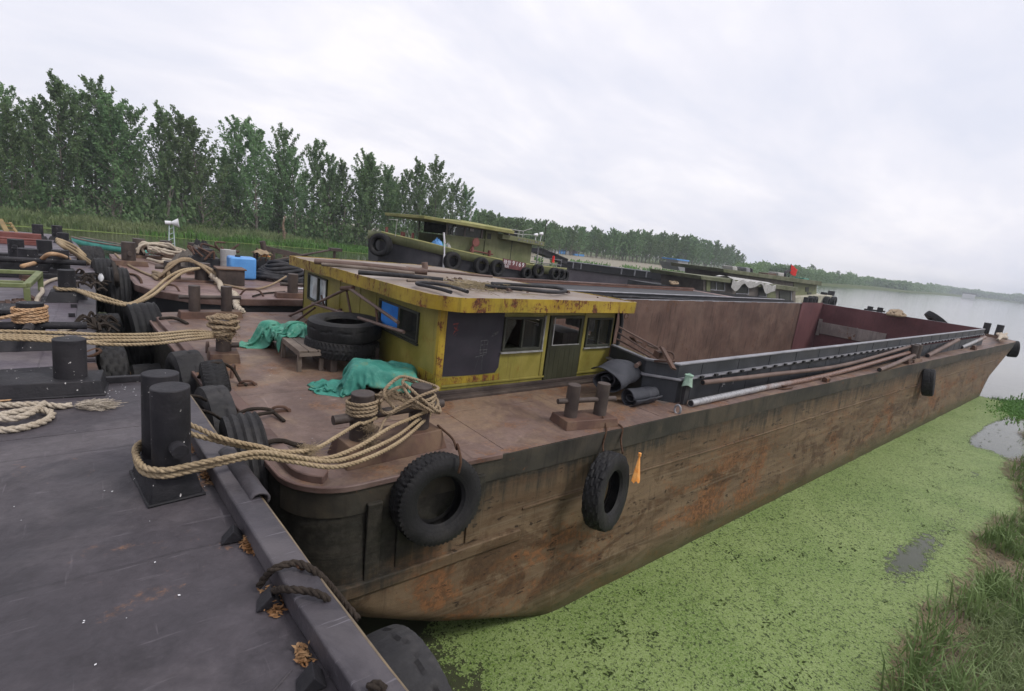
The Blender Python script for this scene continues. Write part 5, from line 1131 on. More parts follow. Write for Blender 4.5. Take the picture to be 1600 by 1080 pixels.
xp = [(P1[0]+.12, P1[1]-.12, 2.78), (P1[0]+.3, P1[1]-.02, 2.86), (P2[0]-.1, P2[1]+.12, 2.8), (P2[0]+.13, P2[1]+.08, 2.74), (P2[0]+.15, P2[1]-.1, 2.68), (P2[0], P2[1]-.19, 2.64), (P2[0]-.2, P2[1]-.1, 2.72), (P1[0]+.22, P1[1]+.08, 2.8), (P1[0]+.16, P1[1]-.06, 2.68), (P1[0]+.2, P1[1]-.16, 2.68), (P1[0]+.33, P1[1]-.1, 2.7), (P2[0]-.08, P2[1]-.16, 2.8), (P2[0]+.14, P2[1]-.1, 2.83), (P2[0]+.12, P2[1]+.1, 2.83), (P2[0]-.14, P2[1]+.1, 2.92), (P1[0]+.32, P1[1], 2.95), (P1[0]+.16, P1[1]-.1, 2.86), (P1[0]+.25, P1[1]-.16, 2.72)]
rope(xp, RR*.9, 'rope_old', 'tangled figure of eight of rope heaped between the two posts', group=MR, fray=((P1[0]+.24, P1[1]-.12, 2.84), (.05, .05, .0), 260, .09, .045))
xp2 = [(P2[0]-.22, P2[1]-.04, 2.9), (P2[0]-.05, P2[1]-.16, 2.74), (P2[0]+.1, P2[1]-.2, 2.62), (P2[0]+.2, P2[1]-.06, 2.6), (P2[0]+.18, P2[1]+.08, 2.7), (P2[0]+.02, P2[1]+.16, 2.82), (P2[0]-.18, P2[1]+.06, 2.9), (P2[0]-.2, P2[1]-.1, 2.8), (P2[0]-.02, P2[1]-.2, 2.66), (P2[0]+.16, P2[1]-.13, 2.58), (P2[0]+.14, P2[1]+.1, 2.62)]
rope(xp2, RR*.9, 'rope_old', 'slack rope loops hanging on the right post of the near corner bollard', group=MR)
rope([(P2[0]-.12, P2[1]-.12, 2.72), at(607, 650, 2.62), at(592, 676, 2.56), at(580, 682, 2.5), at(572, 700, 2.42), at(566, 712, 2.36)], RR*.8, 'rope_old', 'short knotted rope tail dropping between the two posts', group=MR, fray=((*at(580, 690, 2.5),), (-.1, -.05, -.2), 240, .11, .03))
# bundle from the left to the single bollard
B3 = (1.34, 8.15)
for k, (dy0, dy1, lab) in enumerate(((0, -1, 'top strand of the rope bundle stretched across the gap on the left'), (6, 5, 'second strand from the top of the stretched rope bundle on the left'), (12, 11, 'third strand from the top of the stretched rope bundle on the left'), (9, 18, 'sagging lowest strand of the stretched rope bundle on the left'))):
    rope([at(-25, 517+dy0, 2.86), at(50, 519+dy0, 2.84), at(115, 521+dy0+k, 2.8), at(170, 524+dy1*.8, 2.76), at(240, 523+dy1*.8, 2.7), at(300, 518+dy1*.7, 2.64), (B3[0]-.1, B3[1]-.13+.03*k, 2.64-.03*k), (B3[0]+.09, B3[1]-.12, 2.64-.03*k)], .021, 'rope', lab, group='rope bundle across the gap', fray=((*at(240, 530, 2.7),), (.25, 0, -.12), 90, .1, .03) if k == 3 else None)
rope(coil(*B3, 2.56, 2.86, .14, 5, .02)+coil(B3[0], B3[1], 2.84, 2.66, .18, 2.4, .035), .027, 'rope_old', 'untidy ball of rope wound round the single bollard beside the green tarpaulin', group='rope bundle across the gap', fray=((B3[0], B3[1]-.15, 2.6), (0, 0, -.1), 160, .12, .07))
# slate barge ropes
L1 = (-.72, 8.55)
rope(coil(*L1, 2.70, 2.90, .155, 5.2, .006, sq=1), .022, 'rope_fresh', 'orange tan rope neatly wound on the black bollard at left')
rope([(L1[0]+.05, L1[1]-.16, 2.88), (L1[0]-.25, L1[1]-.14, 2.78), (L1[0]-.6, L1[1], 2.7), (L1[0]-1.2, L1[1]+.1, 2.66)], .022, 'rope_fresh', 'orange rope tail leading left from the wound bollard')
rope(coil(-.87, 5.75, 2.86, 3.0, .14, 4.2, .005), .02, 'rope_fresh', 'rope turns on the black bollard at the left picture edge')
L2 = (-.5, 12.1)
for k, lab in enumerate(('upper rope sagging from the slate barge bollard to the second barge', 'lower rope sagging from the slate barge bollard to the second barge')):
    rope([(L2[0]-.17, L2[1]+.05, 2.62), (L2[0]-.1, L2[1]-.17, 2.62), (L2[0]+.12, L2[1]-.15, 2.61), at(150, 461+5*k, 2.58), at(182, 471+4*k, 2.44), at(207, 474+2*k, 2.4), at(238, 455+7*k, 2.45), at(262, 434+9*k, 2.58), at(286, 422+4*k, 2.74), (1.95, 15.2, 2.76)], .035, 'rope', lab, group='ropes to the second barge', near=True)
for k in range(6):
    a = random.uniform(-.06, .06); x0 = 1.39; x1 = 2.05
    rope([(x0-.32+.05*k, 15.15+a, 2.5), (x0-.1, 15.2+a*2, 2.72+.02*k), (x0+.15+.03*k, 15.25+a, 2.92+.03*(k % 3)), (x1-.2, 15.25, 2.9+.02*(k % 2)), (x1+.05+.03*k, 15.2+a, 2.72), (x1+.22+.02*k, 15.1, 2.5)], .034, 'rope_old', 'one of the thick ropes draped over the twin bollard of the second barge', group='ropes draped over the second barge bollard', near=False)
rope([(2.2, 15.1, 2.6), (2.3, 14.6, 2.5), (2.22, 13.6, 2.44), (2.3, 12.6, 2.5), (2.2, 11.9, 2.36), (2.24, 11.5, 2.3)], .07, 'rope_pale', 'thick pale rope hanging down from the second barge between two brown posts', near=True)
random.seed(17)
for k in range(5):
    j = lambda s_: random.uniform(-s_, s_)
    rope([(.95+j(.2), 20.6+j(.2), 2.62+j(.1)), (1.15+j(.15), 20.65+j(.2), 2.9+j(.08)), (1.5+j(.2), 20.7+j(.2), 2.86+j(.12)), (1.85+j(.2), 20.6+j(.2), 2.88+j(.1)), (2.1+j(.15), 20.5+j(.1), 2.66+j(.12)), (1.75+j(.2), 20.4+j(.1), 2.6+j(.1)), (1.35+j(.2), 20.4+j(.1), 2.74+j(.1))], .042, 'rope_pale', 'one of the pale ropes heaped on the far bollard of the second barge', group='pale ropes on the far bollard', near=False)
random.seed(6)
hp_ = [(1.0+1.5*random.random()+.0*k, 18.9+.9*random.random(), 2.45+.06*random.random()) for k in range(16)]; hp_.sort(key=lambda q: q[0]+.5*random.random())
rope(hp_, .05, 'rope_pale', 'pale rope strewn on the pink deck behind the first brown post', near=False)
for k, lab in enumerate(('top one of the three ropes running down from the far left bollards', 'middle one of the three ropes running down from the far left bollards', 'lowest one of the three ropes running down from the far left bollards')):
    rope([at(88+2*k, 374+3*k, 3.05), at(100, 378+4*k, 3.0), at(118, 387+5*k, 2.8), at(133, 400+4*k, 2.6), at(146, 411+3*k, 2.35)], .05, 'rope', lab, group='ropes from the far left bollards', near=False)
rope([at(35, 416, 2.75), at(60, 409, 2.72), at(75, 398, 2.95), at(90, 398, 2.95), at(106, 404, 2.8), at(108, 412, 2.6), at(95, 420, 2.55)], .045, 'rope_fresh', 'brown rope looped over the black bollards at far left', near=False)
rope([at(98, 434, 2.44), at(80, 438, 2.44), at(66, 446, 2.44), at(66, 456, 2.44), at(60, 464, 2.44), at(55, 476, 2.44), at(50, 492, 2.44)], .035, 'rope_pale', 'pale rope lying on the slate deck beside the green frame', near=False)
# coil on the foreground deck
rope([at(-30, 672, 2.675), at(20, 671, 2.675), at(60, 662, 2.675), at(80, 651, 2.675), at(76, 643, 2.69), at(50, 640, 2.70), at(20, 645, 2.69), at(-30, 655, 2.68)], .027, 'rope_pale', 'pale thick rope bend lying on the foreground deck, lower turn', group='rope on the foreground deck')
rope([at(-30, 634, 2.68), at(20, 633, 2.68), at(60, 632, 2.68), at(95, 635, 2.675), at(112, 633, 2.67)], .026, 'rope_pale', 'pale rope end fraying into white strands on the foreground deck', group='rope on the foreground deck', fray=((*at(128, 634, 2.672),), (.95, -.35, .01), 260, .22, .02), spr=.16)
rope([at(-30, 650, 2.70), at(15, 655, 2.70), at(45, 647, 2.72), at(62, 636, 2.71), at(70, 630, 2.68)], .026, 'rope_pale', 'pale rope crossing over the coil on the foreground deck', group='rope on the foreground deck')
rope([at(-20, 628, 2.66), at(30, 624, 2.66), at(75, 618, 2.66)], .008, 'rope_fresh', 'thin straw coloured cord beside the long black bollard foot', near=False)
# wire lashings
rope([at(405, 916, 2.68), at(416, 900, 2.74), at(430, 888, 2.80), at(462, 880, 2.80), at(488, 890, 2.79), at(512, 912, 2.7), at(540, 945, 2.56), at(560, 968, 2.5)], .018, 'cable', 'thick twisted wire looped over the foreground rail to the bald tyre, upper turn', 'cable', 'wire lashing of the bald tyre')
rope([at(422, 926, 2.69), at(438, 921, 2.76), at(452, 921, 2.80), at(482, 924, 2.80), at(506, 932, 2.79), at(520, 950, 2.7), at(526, 968, 2.6)], .017, 'cable', 'thick twisted wire looped over the foreground rail, lower turn', 'cable', 'wire lashing of the bald tyre')
rope([at(465, 884, 2.8), at(500, 905, 2.66), at(530, 940, 2.57), at(552, 970, 2.48)], .012, 'rust_wire', 'thin second wire running down beside the upper turn to the bald tyre', 'cable', 'wire lashing of the bald tyre')
rope([at(575, 1074, 2.78), at(590, 1070, 2.79), at(600, 1078, 2.76)], .018, 'cable', 'stub of twisted wire over the foreground rail at the bottom edge', 'cable')
def strap(pts, lab, r=.02): return rope(pts, r, 'cable', lab, 'cable', 'dark lashings of the gap tyres', near=False, name='lashing')
strap([at(310, 590, 2.3), at(328, 570, 2.5), at(345, 568, 2.52), at(362, 575, 2.4), at(372, 590, 2.28), at(377, 598, 2.24), at(386, 602, 2.22)], 'dark lashing from the cross treaded tyre to a rusty eye plate')
strap([at(350, 660, 2.2), at(375, 645, 2.28), at(395, 639, 2.3), at(420, 640, 2.27), at(432, 648, 2.24), at(444, 658, 2.22)], 'dark hooked lashing over the gunwale above the grooved tyre')
strap([at(386, 660, 2.2), at(398, 650, 2.29), at(412, 646, 2.29), at(428, 644, 2.26)], 'second short dark lashing above the grooved tyre')
strap([at(395, 710, 2.2), at(418, 692, 2.3), at(440, 689, 2.29), at(458, 694, 2.24), at(475, 697, 2.22)], 'dark lashing over the gunwale corner beside the mooring ropes', .024)
strap([at(290, 618, 2.66), at(310, 620, 2.6), at(322, 626, 2.45)], 'dark lashing from the foreground deck to the gap tyre, upper', .015)
strap([at(288, 648, 2.68), at(305, 640, 2.7), at(330, 646, 2.5), at(346, 656, 2.3)], 'dark lashing from the foreground rail to the worn grey tyre', .014)
strap([at(250, 498, 2.3), at(270, 497, 2.27), at(285, 502, 2.24), at(293, 506, 2.22)], 'dark lashing from the broad banded tyre to the barge corner', .03)
for (px, py, lab) in ((385, 603, 'rusty eye plate'), (436, 644, 'rusty eye plate')):
    p = at(px, py, ZD); m = MB(); m.tube(catmull([p+Vector((-.09, .02, 0)), p+Vector((-.05, 0, .06)), p+Vector((.05, -.02, .06)), p+Vector((.11, -.04, 0))], 4), .016, 6); m.box(p.x-.1, p.y-.03, p.z, p.x+.12, p.y+.02, p.z+.03); m.build('eye_plate', MT['rust_deep'], MBG)
rope([(2.68, 4.28, 2.42), (2.72, 4.05, 2.36), (2.62, 3.8, 2.36), (2.5, 3.62, 2.5), (2.47, 3.5, 2.4), (2.46, 3.5, 2.28)], .012, 'rust_wire', 'rusty wire tying the lug treaded tyre to the corner bollard', 'wire', near=False, name='wire')
rope([(5.02, 4.08, 2.36), (5.12, 3.95, 2.24), (5.16, 3.80, 2.21), (5.1, 3.74, 2.06), (5.02, 3.62, 1.95)], .013, 'rust_wire', 'right rope end holding the tilted tyre on the brown hull', 'wire', 'tyre ties', near=False, name='wire')
rope([(4.92, 3.95, 2.34), (4.93, 3.88, 2.23), (4.84, 3.79, 2.21), (4.78, 3.76, 2.05), (4.74, 3.7, 1.98)], .012, 'rust_wire', 'left rope end holding the tilted tyre on the brown hull', 'wire', 'tyre ties', near=False, name='wire')
# orange rag
b_ = MB(); p = Vector((5.12, 3.44, 1.97))
def rag(u, v):
    a = u*2*math.pi; r = .012+.06*v*(1+.25*math.sin(3*a)); return p+Vector((math.cos(a)*r+.02*v, math.sin(a)*r*.5, -.34*v+.02*math.sin(5*a)*v))
b_.grid(rag, 18, 9, wrap=True); b_.cyl(p+Vector((0, 0, .0)), .02, .04, 10); o = b_.build('orange_bag', MT['orange'], smooth=60, off=p); tag(o, 'small orange plastic bag knotted beside the tilted tyre', 'bag')

# ------------------------------------------------------------------ green tarpaulins, bench, black rolls
def heap(name, c, ang, hl, hd, h, flat, crum, seed, mat, label, z0=ZD, edge=.0, N=64, ridges=3):
    ca, sa = math.cos(ang), math.sin(ang); rn = random.Random(seed); rid = [(rn.uniform(0, 6.28), rn.uniform(-.5, .5), rn.uniform(.5, 1.2)) for _ in range(ridges)]
    def f(u, v):
        a = u*2*math.pi; s = v; rr_ = 1/max(abs(math.cos(a))**4+abs(math.sin(a))**4, 1e-6)**.25
        rr_ *= 1+.10*math.sin(2*a+seed)+.06*math.sin(5*a+seed*2); x = math.cos(a)*rr_*s; y = math.sin(a)*rr_*s
        prof = (1-s**flat)**.6 if s < 1 else 0; q = Vector((x*2.1+seed, y*2.1, seed*.3))
        w1 = Vector((mnoise.noise(q*.9), mnoise.noise(q*.9+Vector((7, 3, 1))), 0))*.55
        cr = crum*(1.5*(1-abs(mnoise.noise(q*1.0+w1)))**3-.6+.55*(1-abs(mnoise.noise(q*2.3+w1*1.6)))**4+.12*mnoise.noise(q*5))
        for (t, o_, w) in rid:
            dd = x*math.cos(t)+y*math.sin(t)-o_+.2*mnoise.noise(q*1.4); cr += crum*.8*w*math.exp(-(dd/.12)**2)
        z = h*prof+cr*min(1, 2.2*(1-s)+.15); ox = .05*crum*10*mnoise.noise(q*3+Vector((5, 0, 0))); X = x*hl+ox*.3; Y = y*hd+ox*.2
        return Vector((c[0]+ca*X-sa*Y, c[1]+sa*X+ca*Y, z0+max(.006+edge*(1-s), z)))
    m = MB(); m.grid(f, N*2, N//2+8, wrap=True); o = m.build(name, MT[mat], smooth=70, off=(c[0], c[1], z0)); return tag(o, label, 'tarpaulin')
import numpy as np
def cloth(name, collide, c, ang, lx, ly, squeeze, z_top, mat, label, seed, res=.022, steps=170, push=(0, 0), pinch=1.0):
    """a sheet dropped, squeezed and draped over what lies under it, so that its creases come from the cloth itself"""
    rn = np.random.default_rng(seed); nx, ny = int(lx/res), int(ly/res); ca, sa = math.cos(ang), math.sin(ang)
    U, V = np.meshgrid(np.linspace(-.5, .5, nx), np.linspace(-.5, .5, ny), indexing='ij')
    X = U*lx*squeeze; Y = V*ly*squeeze*pinch; P_ = np.stack([c[0]+ca*X-sa*Y, c[1]+sa*X+ca*Y, z_top+.05*rn.standard_normal(X.shape)], -1)
    for _ in range(6): P_[1:-1, 1:-1, 2] = (P_[2:, 1:-1, 2]+P_[:-2, 1:-1, 2]+P_[1:-1, 2:, 2]+P_[1:-1, :-2, 2])/4
    P_[..., 2] = z_top+(P_[..., 2]-z_top)*9
    Q = P_.copy(); dx, dy = lx/(nx-1), ly/(ny-1)
    def pairs(ax, st, par, rest, k):
        n = P_.shape[ax]; i0 = np.arange(par, n-st, 2*st)
        if st == 2: i0 = np.concatenate([np.arange(par, n-2, 4), np.arange(par+1, n-2, 4)])
        return ax, i0, i0+st, rest, k
    cons = [pairs(a_, 1, p, r_, 1.0) for a_, r_ in ((0, dx), (1, dy)) for p in (0, 1)]+[pairs(a_, 2, p, 2*r_, .16) for a_, r_ in ((0, dx), (1, dy)) for p in (0, 2)]
    diag = math.hypot(dx, dy)
    for it in range(steps):
        vel = (P_-Q)*.93; Q = P_.copy(); P_ = P_+vel; P_[..., 2] -= .0011
        for _ in range(5):
            for ax, i, j, rest, k in cons:
                a_ = P_[i] if ax == 0 else P_[:, i]; b_ = P_[j] if ax == 0 else P_[:, j]; d_ = b_-a_; L = np.linalg.norm(d_, axis=-1, keepdims=True)+1e-9; m_ = d_*(.5*k*(L-rest)/L)
                if k < 1: m_ = np.where(L < rest, m_, 0)
                if ax == 0: P_[i] += m_; P_[j] -= m_
                else: P_[:, i] += m_; P_[:, j] -= m_
            for s_ in (0, 1):
                A_ = P_[:-1, :-1] if s_ == 0 else P_[1:, :-1]; B_ = P_[1:, 1:] if s_ == 0 else P_[:-1, 1:]
                d_ = B_-A_; L = np.linalg.norm(d_, axis=-1, keepdims=True)+1e-9; m_ = d_*(.12*(L-diag)/L); A_ += m_; B_ -= m_
            zf = collide(P_[..., 0], P_[..., 1])+.006; hit = P_[..., 2] < zf
            P_[..., 2] = np.where(hit, zf, P_[..., 2]); w_ = hit[..., None]*.75; P_[..., :2] = P_[..., :2]*(1-w_)+Q[..., :2]*w_
    m = MB(); m.add([Vector(p) for p in P_.reshape(-1, 3)], [(i*ny+j, (i+1)*ny+j, (i+1)*ny+j+1, i*ny+j+1) for i in range(nx-1) for j in range(ny-1)])
    o = m.build(name, MT[mat], smooth=180, off=(c[0], c[1], ZD), solid=.004); return tag(o, label, 'tarpaulin')
def sbox(x, y, cx, cy, ang, hl, hd, z, soft=.06):
    u = (x-cx)*math.cos(ang)+(y-cy)*math.sin(ang); v = -(x-cx)*math.sin(ang)+(y-cy)*math.cos(ang)
    f = lambda t: 1/(1+np.exp(-t/soft*4)); return z*f(hl-np.abs(u))*f(hd-np.abs(v))
TA = rad(-22)
pack = lambda x, y: ZD+sbox(x, y, 2.95, 6.22, TA, .46, .34, .33, .07)*(1-.12*np.sin((x-2.9)*3))+sbox(x, y, 2.8, 6.2, TA+.5, .2, .16, .05, .08)
cloth('tarpaulin', pack, (2.92, 6.21), TA, 1.42, 1.12, .93, ZD+.45, 'tarp_green', 'folded sea green tarpaulin stained with moss against the yellow cabin wall', 3)
low = lambda x, y: ZD+sbox(x, y, 2.36, 6.38, -.5, .12, .1, .12, .09)
cloth('tarpaulin', low, (2.33, 6.39), -.5, .85, .8, .62, ZD+.25, 'tarp_green', 'crumpled green tarpaulin corner bunched on the deck left of the folded one', 8)
bench_z = lambda x, y: np.maximum(ZD+sbox(x, y, 2.33, 8.1, 0, .22, .9, .335, .015), ZD+sbox(x, y, 2.14, 8.92, -.9, .16, .17, .42, .08))
cloth('tarpaulin', bench_z, (2.13, 8.9), -.8, 1.25, 1.05, .64, ZD+.6, 'tarp_pale', 'crumpled pale green tarpaulin hanging over the far end of the bench', 5)
cloth('tarpaulin', lambda x, y: np.maximum(bench_z(x, y), ZD+.335*(np.abs(x-2.33) < .21)*(y > 7.2)+sbox(x, y, 2.4, 8.35, 0, .14, .2, .17, .08)*1), (2.38, 8.38), -.3, 1.0, 1.1, .6, ZD+.62, 'tarp_pale', 'faded green tarpaulin bunched on the bench against the stacked tyres', 12)
bn = empty('bench', (2.3, 8.1, ZD), 'low grey wooden bench under the green tarpaulin and tyres', 'bench')
m = MB()
for k in range(3): m.box(2.12+.135*k, 7.2, ZD+.295, 2.245+.135*k, 9.0, ZD+.33)
m.build('seat', MT['wood'], bn, smooth=0, bevel=.006)
m = MB(); m.box(2.13, 7.2, ZD+.24, 2.5, 7.235, ZD+.293); m.box(2.125, 7.235, ZD+.245, 2.15, 8.95, ZD+.293); m.build('apron', MT['wood'], bn, smooth=0, bevel=.004)
for x, y in ((2.15, 7.27), (2.46, 7.27), (2.15, 8.1), (2.46, 8.1), (2.15, 8.9), (2.46, 8.9)): m = MB(); m.box(x-.028, y-.028, ZD+.004, x+.028, y+.028, ZD+.294); m.build('leg', MT['wood'], bn, smooth=0, bevel=.004)
m = MB()
for k in range(4): m.box(2.55+.2*k, 7.1, ZD+.22, 2.68+.2*k, 8.0, ZD+.35)
m.box(2.55, 7.12, ZD+.005, 2.65, 7.98, ZD+.22); m.box(3.2, 7.12, ZD+.005, 3.3, 7.98, ZD+.22); tag(m.build('timber_block', MT['rust_post'], smooth=0, bevel=.01, off=(2.9, 7.5, ZD)), 'dark timber crib under the two stacked tyres', 'crib')
def roll(a, b_, r, turns, label, sag=.0, seed=1, squash=.85):
    a, b_ = Vector(a), Vector(b_); d = (b_-a).normalized(); u = Vector((0, 0, 1)); s = d.cross(u).normalized(); u = s.cross(d); n = int(turns*26); m = MB()
    def f(i, v):
        t = i*turns*2*math.pi; q = r*(.16+.84*i)*(1+.09*math.sin(2.5*t+seed)); q *= 1+.16*mnoise.noise(Vector((i*7, v*2.2, seed)))+.05*mnoise.noise(Vector((i*20, v*7, seed)))
        taper = 1-.16*smooth(.7, 1, v); L = (b_-a).length*(v+.10*(1-i)*(1 if v < .5 else 0)*(1-2*v)+.03*mnoise.noise(Vector((i*6, seed, 0)))*(1-v))
        return a+d*L+s*math.cos(t)*q*taper*1.12+u*(math.sin(t)*q*squash*taper-sag*math.sin(v*3.14))
    m.grid(f, n, 26); o = m.build('rolled_sheet', MT['matting'], smooth=60, off=a, solid=.012); return tag(o, label, 'sheet', 'black rolls by the hold')
roll((5.74, 4.68, 2.52), (6.52, 4.86, 2.56), .25, 2.4, 'upper rolled black rubber sheet with its open end towards the bollard', seed=2)
roll((5.98, 4.40, 2.335), (6.66, 4.40, 2.335), .15, 2.0, 'lower slim rolled black sheet lying on the deck by the hold', seed=6, squash=.9)
m = MB(); m.tube([(6.62, 4.75, 2.72), (6.42, 4.66, 2.72)], .035, 12); tag(m.build('pipe_stub', MT['rust_pipe'], off=(6.5, 4.7, 2.7)), 'short rusty pipe stub above the black rolls', 'pipe')

# ------------------------------------------------------------------ rusty anchors, pipes, deck bits
an = empty('anchor', (3.2, 9, ZD), 'rusty rod anchor frame leaning on the left wall of the yellow cabin', 'anchor')
def rods(segs, r, name, mat, par, xx): 
    for a, b_ in segs:
        m = MB(); m.tube([atx(*a, xx), atx(*b_, xx)], r, 8); m.build(name, MT[mat], par)
rods([((545, 450), (452, 494)), ((545, 450), (622, 504)), ((488, 474), (631, 519))], .026, 'shank', 'rust_pipe', an, 3.18)
rods([((541, 452), (549, 495)), ((502, 462), (507, 480)), ((587, 477), (590, 505))], .02, 'brace', 'rust_deep', an, 3.2)
m = MB(); m.tube(catmull([atx(452, 494, 3.18), atx(446, 500, 3.15), atx(442, 508, 3.05)], 5), .03, 8); m.tube([atx(534, 451, 3.16), atx(552, 450, 3.2)], .04, 10); m.build('hook', MT['rust_deep'], an)
m = MB(); m.tube([atx(464, 501, 3.1), atx(492, 481, 3.18)], .022, 8); m.tube([atx(478, 503, 3.1), atx(533, 484, 3.2)], .024, 8); m.tube([atx(520, 492, 3.16), atx(532, 485, 3.2)], .035, 8); m.build('fluke', MT['rust_deep'], an)
a2 = empty('anchor', (6.9, 4.9, 2.8), 'rusty lattice anchor shank with a dark fluke lying over the front corner of the hold', 'anchor')
R_ = [((967, 511), (1028, 544)), ((965, 519.5), (1024, 556)), ((964, 530), (1016, 558)), ((988, 530.5), (1031, 547))]
for a, b_ in R_: m = MB(); m.tube([aty(*a, 5.3), aty(*b_, 4.5)], .016, 8); m.build('shank', MT['rust_pipe'], a2)
m = MB()
for a, b_, y in (((987, 527), (994, 536), 5.0),): m.bar(aty(*a, y), aty(*b_, y), .1, .02)
m.build('brace', MT['rust_deep'], a2, smooth=0); m = MB(); m.bar(aty(1003, 543, 4.8), aty(1010, 535, 4.8), .1, .02)
m.build('brace', MT['rust_deep'], a2, smooth=0); m = MB(); m.bar(aty(1026, 551, 4.5), aty(1034, 556, 4.4), .16, .1); m.build('crown', MT['rust_deep'], a2, smooth=0)
m = MB(); m.bar(aty(1034, 543, 4.42), aty(1053, 577, 4.1), .12, .03, (0, 1, 0)); m.bar(aty(1022, 564, 4.5), aty(1055, 565, 4.25), .06, .03); m.tube(catmull([aty(1038, 548, 4.4), aty(1050, 552, 4.35), aty(1053, 560, 4.3), aty(1047, 569, 4.3)], 5), .014, 6); m.build('fluke', MT['rust_deep'], a2, smooth=0)
def pipe(pts, r, mat, label, group='long pipes on the side deck', hollow=True):
    path = catmull(pts, 10); m = MB(); m.tube(path, r, 16); d0 = (path[0]-path[1]).normalized()
    o = m.build('pipe', MT[mat], off=path[0]); m = MB(); m.cyl(path[0]+d0*.001, r*.78, .003, 14, d0); m.build('bore', MT['dark_hull'], o, off=path[0]); return tag(o, label, 'pipe', group)
pipe([(7.02, 3.98, ZD+.06), (9.5, 4.02, ZD+.062), (13, 4.04, ZD+.07), (19.0, 4.08, 2.47)], .055, 'galv', 'long pipe on the deck, silver at the near end and rusty beyond')
pipe([aty(1098, 598, 4.1), aty(1200, 586, 4.09), aty(1320, 570, 4.07), (19.1, 4.1, 2.66)], .042, 'rust_pipe', 'brown pipe slung along the coaming under its ledge')
pipe([at(1374, 578, ZD+.05), at(1400, 568, ZD+.12), (19.1, 3.96, 2.42)], .055, 'rust_pipe', 'short brown pipe leaning on the far deck bollard')
pipe([at(1449, 556, ZD+.06), aty(1497, 531, 4.1)], .07, 'rust_pipe', 'grey brown pipe leaning from deck to coaming beyond the bollard')
pipe([at(1502, 543, ZD+.06), aty(1538, 527, 4.2)], .08, 'galv', 'last pale pipe on the side deck near the bow')
m = MB(); m.box(6.97, 4.08, ZD+.005, 7.09, 4.14, 2.62); o = m.build('post', MT['dark_hull'], MBG, smooth=0, bevel=.008)
m = MB(); pc = Vector((7.03, 4.1, 2.64)); m.grid(lambda u, v: pc+Vector(((.07+.03*v)*math.cos(u*6.283)*(1+.2*math.sin(u*19)), (.05+.02*v)*math.sin(u*6.283), .04-.17*v+.02*math.sin(u*13))), 22, 8, wrap=True); m.cyl(pc+Vector((0, 0, .03)), .07, .015, 14); tag(m.build('green_rag', tarp_mat('pale green rag', (.22, .34, .26), (.34, .46, .38), (.1, .2, .14), (.1, .1, .08), .3), smooth=60, off=pc), 'pale green rag tied over the short dark deck post', 'rag')
m = MB()
for z, x0, x1 in ((2.445, 8.3, 8.39), (2.415, 8.3, 8.37), (2.385, 8.3, 8.39)): m.box(x0, 4.192, z-.008, x1, 4.1985, z+.008)
m.box(8.3, 4.192, 2.34, 8.318, 4.1985, 2.45)
m.build('painted_letter', MT['chalk'], MBG, smooth=0)
m = MB(); m.box(8.62, 4.192, 2.425, 8.71, 4.1985, 2.445); m.box(8.655, 4.192, 2.36, 8.672, 4.1985, 2.42); m.build('painted_letter', MT['chalk'], MBG, smooth=0)
rope([(10.35, 3.95, ZD+.03), (10.15, 3.98, ZD+.06), (10.0, 4.0, ZD+.03), (10.1, 3.9, ZD+.02), (10.4, 3.86, ZD+.03)], .012, 'rust_wire', 'rusty wire loop on the deck by the chock', 'wire', near=False, name='wire')
# things on the cabin roof
RZ = 3.63
def roofpipe(a, b_, r, mat, label, dz=.0): 
    p, q = at(*a, RZ+dz), at(*b_, RZ+dz); p.z = rz(p.x, p.y)+r+.03; q.z = rz(q.x, q.y)+r+.035; mid = (p+q)/2+Vector((0, 0, .01)); return pipe([p, mid, q], r, mat, label, 'pipes on the cabin roof')
roofpipe((492, 403), (668, 422), .05, 'rust_pipe', 'thickest brown pipe along the far edge of the cabin roof', .06)
roofpipe((503, 410), (648, 426), .03, 'wood', 'pale thin pole beside the thick pipe on the cabin roof', .02)
roofpipe((560, 427), (692, 440), .035, 'hose', 'dark pipe lying across the middle of the cabin roof')
roofpipe((636, 440), (700, 444), .022, 'wood', 'short pale stick near the hose loops on the cabin roof')
roofpipe((592, 411), (770, 428), .025, 'rust_pipe', 'thin rod along the back of the cabin roof', .05)
def roofhose(pxs, r, label):
    pts = []
    for a in pxs: p = at(*a, RZ); p.z = rz(p.x, p.y)+r+.035; pts.append(p)
    m = MB(); pa_ = catmull(pts, 8); m.tube(pa_, r, 10); return tag(m.build('hose', MT['hose'], off=pa_[0]), label, 'hose', 'hoses on the cabin roof')
roofhose([(768, 445.5), (800, 447), (840, 449.5), (868, 452), (882, 456), (880, 459.5), (862, 460.5), (820, 456.5), (780, 452.5), (758, 450.5)], .03, 'long black hose bent in a narrow loop at the right of the cabin roof')
roofhose([(704, 462), (690, 457), (668, 451), (653, 447.5), (652, 445), (664, 444.5), (690, 448), (712, 454), (730, 461)], .024, 'black hose loop hanging towards the rounded roof corner')
el = at(662, 423, RZ); el.z = rz(el.x, el.y)+.06; m = MB(); m.tube(catmull([el+Vector((-.28, .18, 0)), el+Vector((-.06, .05, 0)), el+Vector((.03, .02, .05)), el+Vector((.02, .03, .17))], 6), .06, 14); tag(m.build('pipe_elbow', MT['rust_pipe'], off=el), 'stubby bent pipe elbow standing on the cabin roof', 'pipe')
random.seed(12); nt = MB(); c0 = at(735, 446, RZ); c0.z = rz(c0.x, c0.y)+.03
for k in range(520):
    a = c0+Vector((random.gauss(0, .32), random.gauss(0, .36), abs(random.gauss(0, .018)))); b2 = a+Vector((random.gauss(0, .12), random.gauss(0, .12), random.gauss(0, .008))); nt.tube([a, b2], random.uniform(.002, .005), 3, cap=False)
